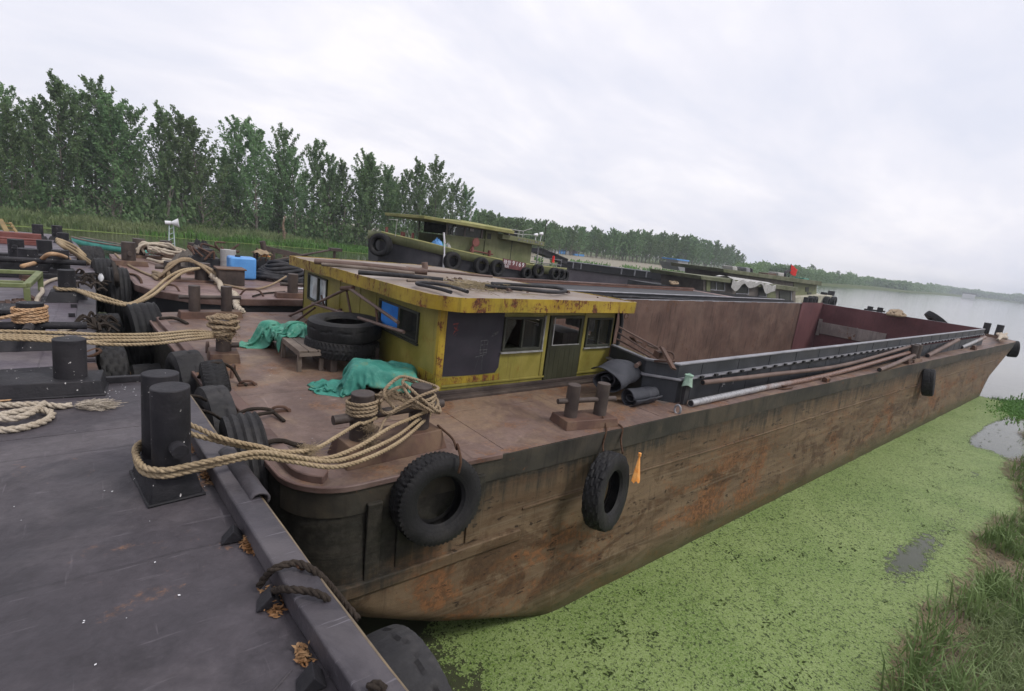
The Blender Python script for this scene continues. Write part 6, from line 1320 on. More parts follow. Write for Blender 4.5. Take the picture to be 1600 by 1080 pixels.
tag(nt.build('straw_debris', MT['dead_grass'], smooth=0, off=c0), 'heap of straw and net scraps on the middle of the cabin roof', 'debris', kind='stuff')
bt = MB(); random.seed(19)
for k in range(26):
    px, py = random.choice(((790, 453), (690, 437), (875, 462), (726, 437), (830, 459), (905, 466)))
    p = at(px+random.gauss(0, 14), py+random.gauss(0, 2), RZ)
    if not (RX0+.1 < p.x < RX1-.1 and RY0+.1 < p.y < RY1): continue
    z = rz(p.x, p.y)+.035; s = random.uniform(.012, .04); bt.hexa([(p.x-s, p.y-s, z), (p.x+s, p.y-s*.7, z), (p.x+s*.9, p.y+s, z), (p.x-s*.8, p.y+s*.9, z)], [(p.x-s*.7, p.y-s*.6, z+s), (p.x+s*.6, p.y-s*.5, z+s*.8), (p.x+s*.6, p.y+s*.6, z+s), (p.x-s*.6, p.y+s*.5, z+s*1.1)])
tag(bt.build('roof_rubble', MT['rust_deep'], smooth=0, off=(5, 6, RZ)), 'dark rubble crumbs scattered on the cabin roof', 'debris', kind='stuff')
# dry leaves along the foreground rail, flakes on the decks
lv = MB(); random.seed(23)
for (px, py, n_, s) in ((326, 742, 260, .04), (389, 853, 240, .028), (426, 942, 260, .028), (472, 1028, 90, .022), (404, 815, 20, .04), (305, 700, 100, .04)):
    c0 = at(px, py, ZF)
    for k in range(n_):
        p = c0+Vector((random.gauss(0, s*.6), random.gauss(0, s*1.5), .004+abs(random.gauss(0, .012)))); a = random.uniform(0, 6.28); L = random.uniform(.008, .022); d_ = Vector((math.cos(a), math.sin(a), random.uniform(-.5, .5)))*L; w_ = Vector((-math.sin(a), math.cos(a), random.uniform(-.4, .4)))*L*.4; lv.quad(p-d_, p+w_, p+d_, p-w_)
tag(lv.build('leaf_litter', MT['dry_leaf'], smooth=0, off=(.5, 3, ZF)), 'dry brown leaves gathered along the foreground rail', 'leaves', kind='stuff')
fl = MB(); random.seed(29)
for k in range(70):
    p = at(random.uniform(0, 320), random.uniform(610, 1070), ZF) if k < 14 else (at(random.gauss(180, 25), random.gauss(606, 7), ZF) if k < 55 else at(random.uniform(380, 520), random.uniform(560, 720), ZD+.004))
    s = random.uniform(.0015, .0055); a = random.uniform(0, 3); d_ = Vector((math.cos(a), math.sin(a), 0))*s*1.5; w_ = Vector((-math.sin(a), math.cos(a), 0))*s; z = Vector((0, 0, .006)); fl.quad(p-d_+z, p-w_+z, p+d_+z, p+w_+z)
tag(fl.build('paint_flakes', MT['white_paint'], smooth=0, off=(.2, 4, ZF)), 'tiny white flakes scattered on the decks', 'flakes', kind='stuff')

# ------------------------------------------------------------------ more lines and litter on the left decks
rope([at(447, 432, 2.62), at(432, 441, 2.5), at(410, 450, 2.44), at(385, 452, 2.43), at(360, 447, 2.43), at(335, 443, 2.43)], .028, 'rope_old', 'thin brown rope curving over the second barge deck from the post by the cabin', near=False)
rope([at(395, 463, 2.43), at(410, 459, 2.43), at(430, 457, 2.43), at(445, 456, 2.5)], .022, 'cable', 'dark wire lying along the near edge of the second barge deck', 'cable', near=False, name='cable')
rope([at(180, 397, 2.43), at(197, 412, 2.43), at(222, 425, 2.43), at(240, 432, 2.43), at(258, 436, 2.43)], .035, 'rope_old', 'brown rope running diagonally over the pink deck to the draped bollard', near=False)
rope([at(200, 428, 2.43), at(212, 430, 2.44), at(219, 436, 2.44), at(221, 443, 2.4)], .03, 'rust_wire', 'rusty wire hook on the pink deck by the stacked gap tyres', 'wire', near=False, name='wire')
rope([at(240, 425, 2.44), at(250, 428, 2.5), at(256, 433, 2.44), at(246, 436, 2.44), at(240, 430, 2.46), at(250, 431, 2.52)], .05, 'rope_old', 'small knot of rope lying left of the draped bollard', near=False)
rope([at(176, 410, 2.6), at(180, 420, 2.7), at(183, 440, 2.5), at(184, 462, 1.9)], .05, 'cable', 'dark strap hanging over the stacked gap tyres', 'cable', near=False, name='lashing')
rope([at(128, 560, 2.42), at(145, 556, 2.46), at(157, 549, 2.44), at(150, 546, 2.44), at(135, 551, 2.44)], .02, 'rust_wire', 'rusty wire bent over the end of the slate barge', 'wire', near=False, name='wire')
rope([at(160, 570, 1.9), at(185, 545, 2.2), at(192, 560, 1.9), at(205, 590, 1.4), at(212, 600, 1.2)], .02, 'rope_old', 'slack fibre rope trailing from the dusty tyre into the gap', near=False)
random.seed(61); lt = MB()
for k in range(90):
    px, py = random.choice(((300, 425), (330, 400), (260, 405), (230, 395), (395, 425), (420, 400), (360, 395), (20, 480), (60, 470), (110, 405), (30, 435)))
    p = at(px+random.gauss(0, 14), py+random.gauss(0, 5), ZS+.02); L = random.uniform(.04, .18); a = random.uniform(0, 6.28); w_ = random.uniform(.02, .07); h_ = random.uniform(.01, .09)
    lt.box(-L, -w_, 0, L, w_, h_, Matrix.Translation(p) @ Matrix.Rotation(a, 4, 'Z') @ Matrix.Rotation(random.uniform(-.3, .3), 4, 'Y'))
tag(lt.build('deck_scrap', MT['rust_deep'], smooth=0, off=(0, 15, ZS)), 'scattered rusty scrap pieces on the cluttered left decks', 'scrap', kind='stuff')
# ------------------------------------------------------------------ gear on the second barge
m = MB(); m.box(2.32, 14.75, ZS+.004, 2.92, 15.3, ZS+.4); bx = m.build('metal_box', MT['rust_post'], smooth=0, bevel=.012, off=(2.6, 15, ZS)); tag(bx, 'dark brown lidded metal box in front of the blue tank', 'box')
m = MB(); m.box(2.28, 14.71, ZS+.4, 2.96, 15.34, ZS+.435); m.build('lid', MT['rust_base'], bx, smooth=0, bevel=.01)
m = MB(); m.box(2.78, 15.95, ZS+.02, 3.46, 16.5, ZS+.64); bt = m.build('plastic_tank', MT['blue_plastic'], smooth=30, bevel=.06, seg=4, off=(3.1, 16.2, ZS)); tag(bt, 'bright blue plastic tank standing on the second barge', 'tank')
m = MB(); m.cyl((3.0, 16.1, ZS+.64), .07, .05, 16); m.build('cap', MT['dark_hull'], bt)
en = empty('engine', (2.75, 17.4, ZS), 'rusty engine block with a pale drum and tangled pipes left of the blue tank', 'engine')
m = MB(); m.box(2.0, 17.2, ZS+.02, 2.75, 17.8, ZS+.45); m.box(2.1, 17.3, ZS+.45, 2.6, 17.7, ZS+.7); m.cyl((2.2, 17.15, ZS+.35), .22, .1, 18, 'y'); m.build('block', MT['dark_hull'], en, smooth=30, bevel=.02)
m = MB(); m.cyl((2.95, 17.2, ZS+.02), .21, .72, 20); m.cyl((2.95, 17.2, ZS+.4), .218, .03, 20); m.build('drum', painted('rust stained pale drum', (.3, .29, .28), (.42, .41, .4), 2, .3, 4), en)
random.seed(33)
for k in range(9):
    a = Vector((random.uniform(2.1, 3.3), random.uniform(17, 17.7), ZS+random.uniform(.4, .7))); m = MB(); m.tube(catmull([a, a+Vector((random.uniform(-.3, .3), 0, .25)), a+Vector((random.uniform(-.5, .5), random.uniform(-.2, .2), random.uniform(0, .3)))], 5), .03, 7); m.build('pipe', MT['rust_deep'], en)
e2 = empty('pump', (3.7, 17.2, ZS), 'dark pump under a brown cover right of the blue tank', 'pump')
m = MB(); m.box(3.65, 17.0, ZS+.02, 4.1, 17.5, ZS+.5); m.cyl((3.88, 16.9, ZS+.4), .2, .2, 18, 'y'); m.cyl((3.7, 17.2, ZS+.5), .07, .25, 14); m.build('body', MT['dark_hull'], e2, smooth=30, bevel=.02)
m = MB(); m.grid(lambda u, v: Vector((3.62+.5*u, 16.95+.5*v, ZS+.70+.09*math.sin(u*3.14)*math.sin(v*3.14)+.08*nz(u*4, v*4))), 16, 12); m.build('cover', MT['rope_old'], e2, smooth=180, solid=.02)
m = MB()
for k in range(4): m.tube([(3.62+.15*k, 16.9, ZS+.5), (3.62+.16*k, 16.85, ZS+.68)], .018, 6)
m.build('stay', MT['rust_deep'], e2)
m = MB(); m.cyl((3.45, 16.6, ZS), .1, .22, 14); m.cyl((3.72, 16.3, ZS), .08, .16, 14); m.tube(catmull([(3.5, 16.5, ZS+.05), (3.8, 16.2, ZS+.2), (3.9, 15.9, ZS+.05)], 5), .03, 7); tag(m.build('valve', MT['dark_hull'], off=(3.6, 16.4, ZS)), 'small black valve parts on deck beside the blue tank', 'valve')
hb = MB(); hc = Vector((4.25, 16.35, ZS))
for k in range(7):
    r = .82-.07*k; hb.tube([hc+Vector((r*math.cos(t)*.9, r*math.sin(t)*.75, .07+.075*k+.05*math.sin(2*t+k))) for t in [j*2*math.pi/36 for j in range(36)]], .06, 9, closed=True)
tag(hb.build('hose_coil', MT['hose'], smooth=180, off=hc), 'big coil of ribbed black hose heaped behind the cabin', 'hose')
hb = MB()
for k in range(4): hb.tube(catmull([(4.4+.1*k, 14.6, ZS+.08), (4.7+.08*k, 15.0, ZS+.45+.05*k), (5.3, 15.4, ZS+.6+.05*k), (6.0, 15.2, ZS+.4)], 6), .06, 9)
tag(hb.build('hose', MT['hose'], smooth=180, off=(5, 15, ZS)), 'black hose lengths arching towards the cabin window', 'hose')
hb = MB(); hb.tube(catmull([(3.9, 13.9, ZS+.08), (4.3, 14.0, ZS+.1), (4.9, 14.2, ZS+.3), (5.4, 14.5, ZS+.75)], 6), .035, 8); tag(hb.build('hose', MT['galv'], smooth=180, off=(4, 14, ZS)), 'thin grey hose rising behind the yellow cabin corner', 'hose')
bl = MB(); bl.grid(lambda u, v: Vector((3.95, 17.3, ZS+.62))+Vector((.15*math.cos(u*6.283)*math.sin(v*1.57+.001), .17*math.sin(u*6.283)*math.sin(v*1.57+.001), .14*math.cos(v*1.57))), 24, 9, wrap=True); bl.cyl((3.95, 17.3, ZS+.605), .19, .018, 20); tag(bl.build('helmet', MT['orange'], smooth=60, off=(3.95, 17.3, ZS+.6)), 'orange safety helmet above the black hose coil', 'helmet')
m = MB(); m.tube([(4.2, 18.2, ZS+.62), (4.1, 18.2, ZS+1.02)], .09, 12); m.bar((4.2, 18.2, ZS+.8), (6.6, 17.8, ZS+.42), .1, .16); m.tube([(4.4, 17.9, ZS+.45), (6.3, 17.9, ZS+.95)], .035, 8); m.tube([(4.4, 18, ZS), (4.4, 18, ZS+.7)], .06, 8); m.tube([(6.4, 18, ZS), (6.4, 18, ZS+.95)], .05, 8); m.box(6.2, 17.8, ZS+.9, 6.6, 18.1, ZS+1.0); tag(m.build('winch_frame', MT['rust_post'], off=(5, 18, ZS)), 'grey brown winch boom lying behind the hose coil', 'winch')
random.seed(44)
for k, lab in enumerate(('low dark heap of scrap by the far brown post', 'dark green heap of scrap net beside the rusty engine')):
    c = ((2.6, 19.6), (2.1, 18.2))[k]; heap('scrap_heap', c, .3, .5, .35, .4, 2, .14, 20+k, ('hose', 'dull_cabin')[k], lab, z0=ZS, N=40, ridges=5)['category'] = 'scrap'
sp_ = empty('loudspeaker_mast', (1.9, 21.4, ZS), 'white horn loudspeaker on a thin pale lattice mast', 'loudspeaker')
m = MB(); x0, y0 = 1.93, 21.4
for dx in (-.1, .1): m.tube([(x0+dx, y0, ZS), (x0+dx*.6, y0, ZS+1.14)], .018, 6)
for k in range(6): m.tube([(x0-.085, y0, ZS+.08+.18*k), (x0+.085, y0, ZS+.17+.18*k)], .01, 5)
m.build('mast', plain('pale green mast paint', (.34, .42, .42), (.48, .56, .56), 6, .5), sp_)
m = MB(); hc = Vector((x0+.02, y0, ZS+1.2)); m.cyl(hc+Vector((-.2, .0, .0)), .065, .17, 16, (1, -.15, .06)); m.cyl(hc+Vector((-.03, -.03, .01)), .04, .22, 18, (1, -.15, .12), r2=.15); m.build('horn', MT['white_paint'], sp_, smooth=50)
# green frame and odds on the slate barge
gf = empty('steel_rack', (-1.6, 12, ZL), 'low sage green steel frame standing on the slate deck at the left edge', 'frame')
ca_, cb_ = (-.98, 11.45), (-.93, 13.2); zt = ZL+.34
m = MB(); m.bar((-4, 11.5, zt), (ca_[0], ca_[1], zt), .09, .07); m.bar((-4, 13.2, zt), (cb_[0], cb_[1], zt), .09, .07); m.bar((ca_[0], ca_[1]+.05, zt-.002), (cb_[0], cb_[1]-.05, zt-.002), .1, .075); m.bar((-4, 12.5, zt-.1), (-1.1, 12.5, zt-.1), .08, .06); m.bar((-4, 13.9, zt+.06), (-1.6, 13.4, zt+.06), .06, .05); m.build('top_rail', MT['green_frame'], gf, smooth=0, bevel=.01)
for x, y in (ca_, cb_, (-3.6, 11.5)): m = MB(); m.box(x-.04, y-.04, ZL, x+.04, y+.04, zt-.037); m.build('leg', MT['green_frame'], gf, smooth=0, bevel=.006)
m = MB(); m.box(-1.75, 10.4, ZL+.06, -1.05, 11.0, ZL+.12); m.box(-1.6, 10.5, ZL, -1.2, 10.9, ZL+.06); tag(m.build('steel_plate', MT['black_paint'], smooth=0, bevel=.01, off=(-1.4, 10.7, ZL)), 'dark steel plate on the deck below the green frame', 'plate')
rope([(-1.7, 9.7, ZL+.03), (-1.3, 9.9, ZL+.03), (-1.0, 9.7, ZL+.03), (-1.3, 9.55, ZL+.05), (-1.7, 9.6, ZL+.04)], .03, 'rope_pale', 'pale rope scrap on the slate deck behind the wound bollard', near=False)
rope([at(90, 512, ZL+.03), at(105, 508, ZL+.04), at(118, 511, ZL+.03), at(104, 515, ZL+.03), at(92, 517, ZL+.03)], .028, 'rope_pale', 'flattened pale rope coil beside the wound bollard on the slate deck', near=False)
dbx = MB(); random.seed(51)
for (px, py, n_) in ((140, 440, 16), (150, 512, 22), (160, 446, 8), (118, 408, 10)):
    for k in range(n_):
        p = at(px+random.gauss(0, 8), py+random.gauss(0, 6), ZL+.05); a = random.uniform(0, 6.28); L = random.uniform(.1, .35); dbx.tube(catmull([p, p+Vector((math.cos(a)*L*.5, math.sin(a)*L*.5, random.uniform(.02, .16))), p+Vector((math.cos(a)*L, math.sin(a)*L, random.uniform(-.03, .08)))], 4), random.uniform(.01, .025), 5)
tag(dbx.build('wire_tangle', MT['cable'], off=(-.2, 10, ZL)), 'tangles of dark wire and lashings along the edge of the slate deck', 'wire', kind='stuff')
p = at(158, 440, ZL+.1); m = MB(); m.grid(lambda u, v: p+Vector((.05*math.cos(u*6.28)*(.4+.6*math.sin(v*3.1)), .05*math.sin(u*6.28), .16*v*(1+.1*math.sin(u*12)))), 14, 8, wrap=True); tag(m.build('white_bag', MT['white_paint'], smooth=60, off=p), 'small white plastic scrap standing by the stacked gap tyres', 'bag')
m = MB(); m.bar((-2.9, 21.4, ZL+.1), (-2.1, 21.2, ZL+.9), .1, .05); m.bar((-2.6, 21.6, ZL+.1), (-2.75, 21.6, ZL+1.2), .08, .05)
m = MB(); a, b_ = at(-10, 330, 3.9), at(14, 368, 2.8); a = atx(0, 343, -2.85); b_ = atx(13, 367, -2.55); m.bar(a, b_, .14, .06); m.bar(a+Vector((.25, .1, -.1)), b_+Vector((.25, .1, 0)), .08, .05)
for k in range(4): q = a.lerp(b_, .2+.22*k); m.bar(q, q+Vector((.25, .1, -.03)), .05, .04)
tag(m.build('ladder', painted('brown yellow ladder', (.16, .11, .04), (.24, .17, .07), 3, .3, 5), smooth=0, off=b_), 'leaning brown steel ladder at the left edge above the red beams', 'ladder')
# turquoise wooden boat behind the second barge, and a rusty pontoon beyond
sb = empty('small_boat', (.5, 27, 0), 'turquoise and tan small boat lying beyond the far bollards', 'boat', 'small boats')
A, B_ = at(98, 372.5, .62), at(212, 391, .62)
def boat(u, v):
    x = A.lerp(B_, u); w_ = .6*math.sin(math.pi*min(1, .08+u*.9))**.5; nn = Vector((-(B_-A).y, (B_-A).x, 0)).normalized(); t = (v-.5)*math.pi; z = 1.0-1.0*math.cos(t)**.6 if math.cos(t) > 0 else 1.0
    return Vector((x.x, x.y, 0))+nn*(w_*math.sin(t)+.9)+Vector((0, 0, .15+z*(x.z-.15)+.08*(2*u-1)**2))
m = MB(); m.grid(boat, 24, 13); m.build('hull', MT['teal_paint'], sb, smooth=60, solid=.04)
m = MB(); m.tube([boat(u/20, 0.0)+Vector((0, 0, .05)) for u in range(21)], .07, 6); m.tube([boat(u/20, 1.0)+Vector((0, 0, .05)) for u in range(21)], .07, 6); m.build('gunwale', MT['wood'], sb)
pt = empty('pontoon', (-3.5, 33, 0), 'rusty red pontoon on the water at the far left', 'pontoon')
m = MB(); m.prism([(-9, 31), (-2.3, 31), (-1.9, 33), (-2.4, 36), (-9, 36)], 0, 1.3); m.build('hull', MT['red_steel'], pt, smooth=0, bevel=.1);
m = MB(); m.cyl((-3.1, 33.2, 1.3), .45, .5, 20, (.3, .2, 1)); m.build('drum', MT['red_steel'], pt, bevel=.04)

# ------------------------------------------------------------------ the green tug
TGB = empty('tugboat', (15.5, 24.4, 0), 'olive green tugboat with a high canopy roof and a row of tyre fenders', 'tugboat')
YT = 22.5
TT = [(10.75, 4.02), (11.8, 3.86), (13.0, 3.70), (14.4, 3.52), (16, 3.36), (18, 3.18), (20, 3.08), (22.6, 3.02)]
def tz(x):
    for (a, za), (b_, zb) in zip(TT, TT[1:]):
        if x <= b_: return za+(zb-za)*(x-a)/(b_-a)
    return TT[-1][1]
def tw(x): return 2.1*min(1, .35+.65*smooth(10.6, 12.6, x))*(1-.25*smooth(21, 22.8, x))
TC = YT+2.1; X0, X1 = 10.7, 22.8
def hullpt(u, k):
    x = X0+(X1-X0)*u; zt_ = tz(x); w_ = tw(x); zz, ww = ((zt_+.0, w_+.05), (zt_-.38, w_+.05), (zt_-.40, w_-.02), (max(.9, zt_-1.4), w_-.15), (.25+1.2*smooth(13.5, 10.7, x), w_-.5), (-.4, max(.1, w_-1.2)))[k]
    return x, zz, ww
def side(sgn):
    m = MB(); m.grid(lambda u, v: (lambda q: Vector((q[0], TC+sgn*q[2], q[1])))(hullpt(u, int(round(v*5)))), 40, 6); return m
hl = MB(); sec = []
for i in range(41):
    q = [hullpt(i/40, k) for k in range(2, 6)]; sec.append([(x, TC-w_, z) for x, z, w_ in q]+[(x, TC+w_, z) for x, z, w_ in reversed(q)])
n = 8; hl.add([p for s in sec for p in s], [(i*n+k, (i+1)*n+k, (i+1)*n+k+1, i*n+k+1) for i in range(40) for k in range(n-1)]+[tuple(range(n)), tuple(40*n+k for k in range(n-1, -1, -1))]); hl.build('hull', MT['boat_dark'], TGB, smooth=50)
bw = MB(); sec = []
for i in range(41):
    x, z, w_ = hullpt(i/40, 0); sec.append([(x, TC-w_, z-.4), (x, TC-w_, z), (x, TC-w_+.12, z+.01), (x, TC+w_-.12, z+.01), (x, TC+w_, z), (x, TC+w_, z-.4)])
n = 6; bw.add([p for s in sec for p in s], [(i*n+k, (i+1)*n+k, (i+1)*n+k+1, i*n+k+1) for i in range(40) for k in range(n-1) if k != 2]+[(0, 1, 2, 3, 4, 5)]); bw.build('bulwark', MT['olive'], TGB, smooth=40, solid=.05)
dk = MB(); dk.grid(lambda u, v: (lambda q: Vector((q[0], TC+(v*2-1)*(q[2]-.1), q[1]-.1)))(hullpt(u, 0)), 30, 4); dk.build('deck', MT['olive'], TGB, smooth=60)
wm = MB(); wm.tube([hb_ for hb_ in [Vector((X0+(X1-X0)*i/40, TC-tw(X0+(X1-X0)*i/40)-.05, tz(X0+(X1-X0)*i/40)+.02)) for i in range(41)]], .04, 6); wm.build('rubbing_strip', MT['olive_light'], TGB)
# wheelhouse: posts, front wall, windows open to the far bank, roof slab
YW0, YW1 = YT+.5, YT+3.5
m = MB(); m.box(13.9, YW0, 3.3, 16.3, YW0+.06, 4.22); m.box(13.84, YW0-.03, 4.2, 16.3, YW0+.09, 4.28); m.box(13.9, YW1, 3.3, 16.3, YW1+.06, 4.22); m.box(16.25, YW0+.07, 3.2, 16.31, YW1, 4.7); wh = m.build('wheelhouse', MT['olive'], TGB, smooth=0, bevel=.01)
m = MB()
for x in (13.9, 15.0, 16.1):
    for y in (YW0, YW1): m.box(x-.04, y-.01, 4.28, x+.04, y+.06, 4.95)
m.build('post', MT['dull_cabin'], wh, smooth=0)
m = MB(); m.add([(13.9, YW0+.03, 4.2), (14.35, YW0+.03, 4.9), (14.43, YW0+.03, 4.9), (13.98, YW0+.03, 4.2)], [(0, 1, 2, 3)]); m.build('window_bar', MT['dark_frame'], wh, smooth=0, solid=.03)
m = MB(); m.quad((14.0, YW0+.035, 4.28), (16.2, YW0+.035, 4.28), (16.2, YW0+.035, 4.88), (14.0, YW0+.035, 4.88)); m.build('pane', MT['glass'], wh, smooth=0)
m = MB(); m.box(14.2, YW1-.02, 4.28, 16.0, YW1-.01, 4.9); m.build('rear_board', MT['dark_frame'], wh, smooth=0)
m = MB()
for x in (15.3, 16.42): m.box(x, YW0-.012, 4.6, x+.26, YW0-.002, 4.74)
m.build('notice', MT['cloth_white'], wh, smooth=0)
m = MB(); m.box(16.32, YW0-.05, 3.0, 17.15, YW1, 4.75); dc = m.build('stair_house', MT['olive'], TGB, smooth=0, bevel=.015)
m = MB(); m.box(16.42, YW0-.062, 4.3, 16.68, YW0-.048, 4.6); m.build('window', MT['dark_frame'], dc, smooth=0)
m = MB(); m.hexa([(12.15, YT-.2, 4.90), (17.75, YT-.2, 4.72), (17.75, YT+4.2, 4.72), (12.15, YT+4.2, 4.90)], [(12.12, YT-.22, 5.05), (17.75, YT-.22, 4.90), (17.75, YT+4.22, 4.90), (12.12, YT+4.22, 5.05)]); m.build('canopy_roof', MT['olive_light'], TGB, smooth=0, bevel=.02)
m = MB(); m.hexa([(14.3, YT-.1, 4.98), (17.75, YT-.1, 4.9), (17.75, YT+4.1, 4.9), (14.3, YT+4.1, 4.98)], [(14.4, YT, 5.09), (17.7, YT, 4.97), (17.7, YT+4, 4.97), (14.4, YT+4, 5.09)]); m.build('roof_hump', MT['olive_light'], TGB, smooth=0, bevel=.02)
m = MB(); m.hexa([(17.17, YW0, 3.0), (19.75, YW0, 3.0), (19.75, YW1, 3.0), (17.17, YW1, 3.0)], [(17.17, YW0, 4.5), (19.75, YW0, 4.34), (19.75, YW1, 4.34), (17.17, YW1, 4.5)]); ah = m.build('aft_house', MT['olive'], TGB, smooth=0, bevel=.015)
m = MB(); m.box(18.2, YW0-.012, 3.05, 18.24, YW0-.002, 4.4); m.build('seam', MT['dark_frame'], ah, smooth=0)
m = MB(); m.hexa([(17.17, YT+.05, 4.4), (20.3, YT+.05, 4.24), (20.3, YW1+.4, 4.24), (17.17, YW1+.4, 4.4)], [(17.17, YT+.05, 4.66), (20.3, YT+.05, 4.5), (20.3, YW1+.4, 4.5), (17.17, YW1+.4, 4.66)]); m.build('aft_roof', MT['olive'], TGB, smooth=0, bevel=.015)
def text(body, size, mat, parent, loc, rot, name='lettering', ext=.004, xs=1.0):
    cu_ = bpy.data.curves.new(name, 'FONT'); cu_.body = body; cu_.size = size; cu_.extrude = ext; cu_.align_x = 'LEFT'
    o = bpy.data.objects.new(name, cu_); COL.objects.link(o); dg = bpy.context.evaluated_depsgraph_get(); me = bpy.data.meshes.new_from_object(o.evaluated_get(dg)); bpy.data.objects.remove(o)
    o = bpy.data.objects.new(name, me); COL.objects.link(o); me.materials.clear(); me.materials.append(MT[mat]); o.parent = parent; o.location = Vector(loc)-ORG.get(parent.name, Vector()); o.rotation_euler = rot; o.scale = (xs, 1, 1); return o
# pale illegible characters along the aft roof edge: short strokes only, as worn as in the photo
m = MB(); random.seed(70)
for k in range(9):
    x = 18.25+.21*k; z = 4.47-.05*(x-17.17)/1.0+.0; z = 4.40-.051*(x-17.17)+.05
    for q in range(4): a = x+random.uniform(0, .1); b_ = z+random.uniform(0, .12); m.box(a, YT+.036, b_, a+random.choice((.02, .07)), YT+.049, b_+random.choice((.02, .09)))
m.build('faded_lettering', MT['coam_cap'], TGB, smooth=0)
nb = MB(); nb.hexa([(17.3, YT-.1, 2.86), (18.9, YT-.1, 2.72), (18.9, YT-.06, 2.72), (17.3, YT-.06, 2.86)], [(17.27, YT-.1, 3.36), (18.95, YT-.1, 3.2), (18.95, YT-.06, 3.2), (17.27, YT-.06, 3.36)]); nbo = nb.build('name_board', MT['board'], TGB, smooth=0)
tilt = math.atan2(-.09, 1)
text('徐货', .27, 'white_paint', nbo, (17.30, YT-.104, 3.08), (rad(90), -tilt, 0))
text('徐州', .2, 'white_paint', nbo, (17.32, YT-.104, 2.88), (rad(90), -tilt, 0))
for k, ch in enumerate('9169'): text(ch, .34, 'white_paint', nbo, (17.93+.235*k, YT-.104, 3.03-.022*k), (rad(90), -tilt, 0))
for i, (x, z, r) in enumerate(((13.95, 2.98, .5), (15.75, 2.86, .47), (16.85, 2.8, .47), (18.95, 2.62, .36), (19.85, 2.82, .4), (21.2, 2.7, .4), (21.9, 2.66, .38), (22.5, 2.6, .36))):
    tyre((x, TC-tw(x)-.2, z), (.12, -1, .05), r, .3, 'bald', ('first tyre from the bow on the side of the green tug', 'second tyre from the bow on the side of the green tug', 'third tyre from the bow, just before the maroon number board', 'half hidden tyre just under the right end of the number board', 'fifth tyre along the green tug, beneath its aft house', 'sixth tyre along the green tug, behind the aft house', 'seventh tyre along the green tug, near the stern', 'last tyre at the very stern of the green tug')[i], group='tyres along the tug side', na=60)
tyre((10.6, TC-1.0, 3.42), (-.75, -.66, .05), .56, .5, 'lug', 'big treaded tyre capping the raised bow of the green tug', group='tyres along the tug side', na=80)
for x, y, h_ in ((11.1, TC-.5, .34), (11.75, TC-.9, .3), (11.95, TC-.7, .3), (12.35, TC-.9, .38)): m = MB(); m.cyl((x, y, tz(x)-.1), .07, h_+.1, 10); m.build('bitt', MT['red_steel'], TGB)
m = MB(); m.tube([(11.25, TC-1.2, 3.9), (11.3, TC-1.2, 4.75)], .014, 5); m.tube([(10.85, TC-1.2, 4.68), (11.35, TC-1.2, 4.7)], .012, 5); m.build('jackstaff', MT['cloth_white'], TGB)
m = MB(); m.tube([(13.52, YT-.12, 2.35), (13.5, YT-.1, 3.3)], .055, 8); m.tube([(13.5, YT-.1, 3.3), (13.45, YT-.1, 3.85)], .04, 8); m.tube([(13.46, YT-.1, 3.85), (13.36, YT-.1, 4.36)], .075, 10, rf=lambda t: .05+.035*math.sin(t*3.1)); m.build('fender_pole', MT['white_paint'], TGB)
m = MB(); m.cyl((15.35, YT+.2, 3.3), .1, .5, 12); m.tube([(15.2, YT+.2, 3.62), (16.75, YT+.2, 3.5)], .04, 8); m.cyl((16.5, YT+.2, 3.2), .09, .5, 12); m.cyl((15.5, YT+.1, 4.05), .22, .06, 16, 'y'); m.bar((15.3, YT+.2, 3.7), (15.62, YT+.2, 4.3), .12, .06); m.build('towing_bitt', MT['red_steel'], TGB)
for k, (x, z, s, mt, nm) in enumerate(((13.35, 3.62, .3, 'blue_plastic', 'blue bundle'), (13.7, 3.55, .24, 'tarp_pale', 'green cloth'), (14.0, 3.5, .26, 'cloth_white', 'pale sack'))):
    heap('deck_bundle', (x, YT+.45), .2*k, s, s*.8, s*1.3, 2, .08, 60+k, mt, ('blue cloth bundle heaped on the tug foredeck', 'green cloth bundle between the blue one and the pale sack on the tug', 'pale sack on the tug foredeck beside the wheelhouse')[k], z0=z-.1, N=30)['category'] = 'bundle'
m = MB(); m.tube([(20.75, YT+.6, 3.0), (20.72, YT+.6, 5.8)], .022, 6); m.tube([(20.6, YT+.6, 5.3), (20.85, YT+.6, 5.3)], .01, 5); m.build('mast', MT['dark_frame'], TGB)
m = MB(); m.tube([(15.6, YT+1, 4.95), (15.58, YT+1, 5.9)], .014, 5); m.build('aerial', MT['cloth_white'], TGB)
rk = MB()
for x in (17.95, 18.65, 18.95): rk.tube([(x, YT+.5, 4.6), (x, YT+.5, 5.0)], .022, 6)
for z in (4.78, 4.98): rk.tube([(17.95, YT+.5, z), (18.95, YT+.5, z-.02)], .02, 6)
rk.tube([(18.9, YT+.5, 4.95), (19.6, YT+.5, 5.2)], .018, 5); rk.tube([(19.0, YT+.5, 4.78), (20.0, YT+.5, 4.84)], .015, 5); rk.build('roof_rack', MT['cloth_white'], TGB)
rk = MB(); rk.box(18.0, YT+.55, 4.6, 18.6, YT+1.1, 4.92); rk.build('roof_locker', MT['dark_hull'], TGB, smooth=0, bevel=.02)
for x, z in ((19.75, 4.85), (20.15, 4.95)): m = MB(); m.tube([(x, YT+.3, 4.4), (x+.05, YT+.3, z)], .02, 5); m.cyl((x-.12, YT+.3, z), .05, .22, 10, 'x', r2=.11); m.build('floodlight', MT['white_paint'], TGB)
m = MB()
for x, y in ((20.3, YW0), (20.25, YW1)): m.tube([(x-.05, y, 3.0), (x-.05, y, 4.25)], .035, 6)
for z in (3.3, 3.6): m.tube([(19.8, YW0, z), (22.2, YW0-.1, z-.08)], .02, 5)
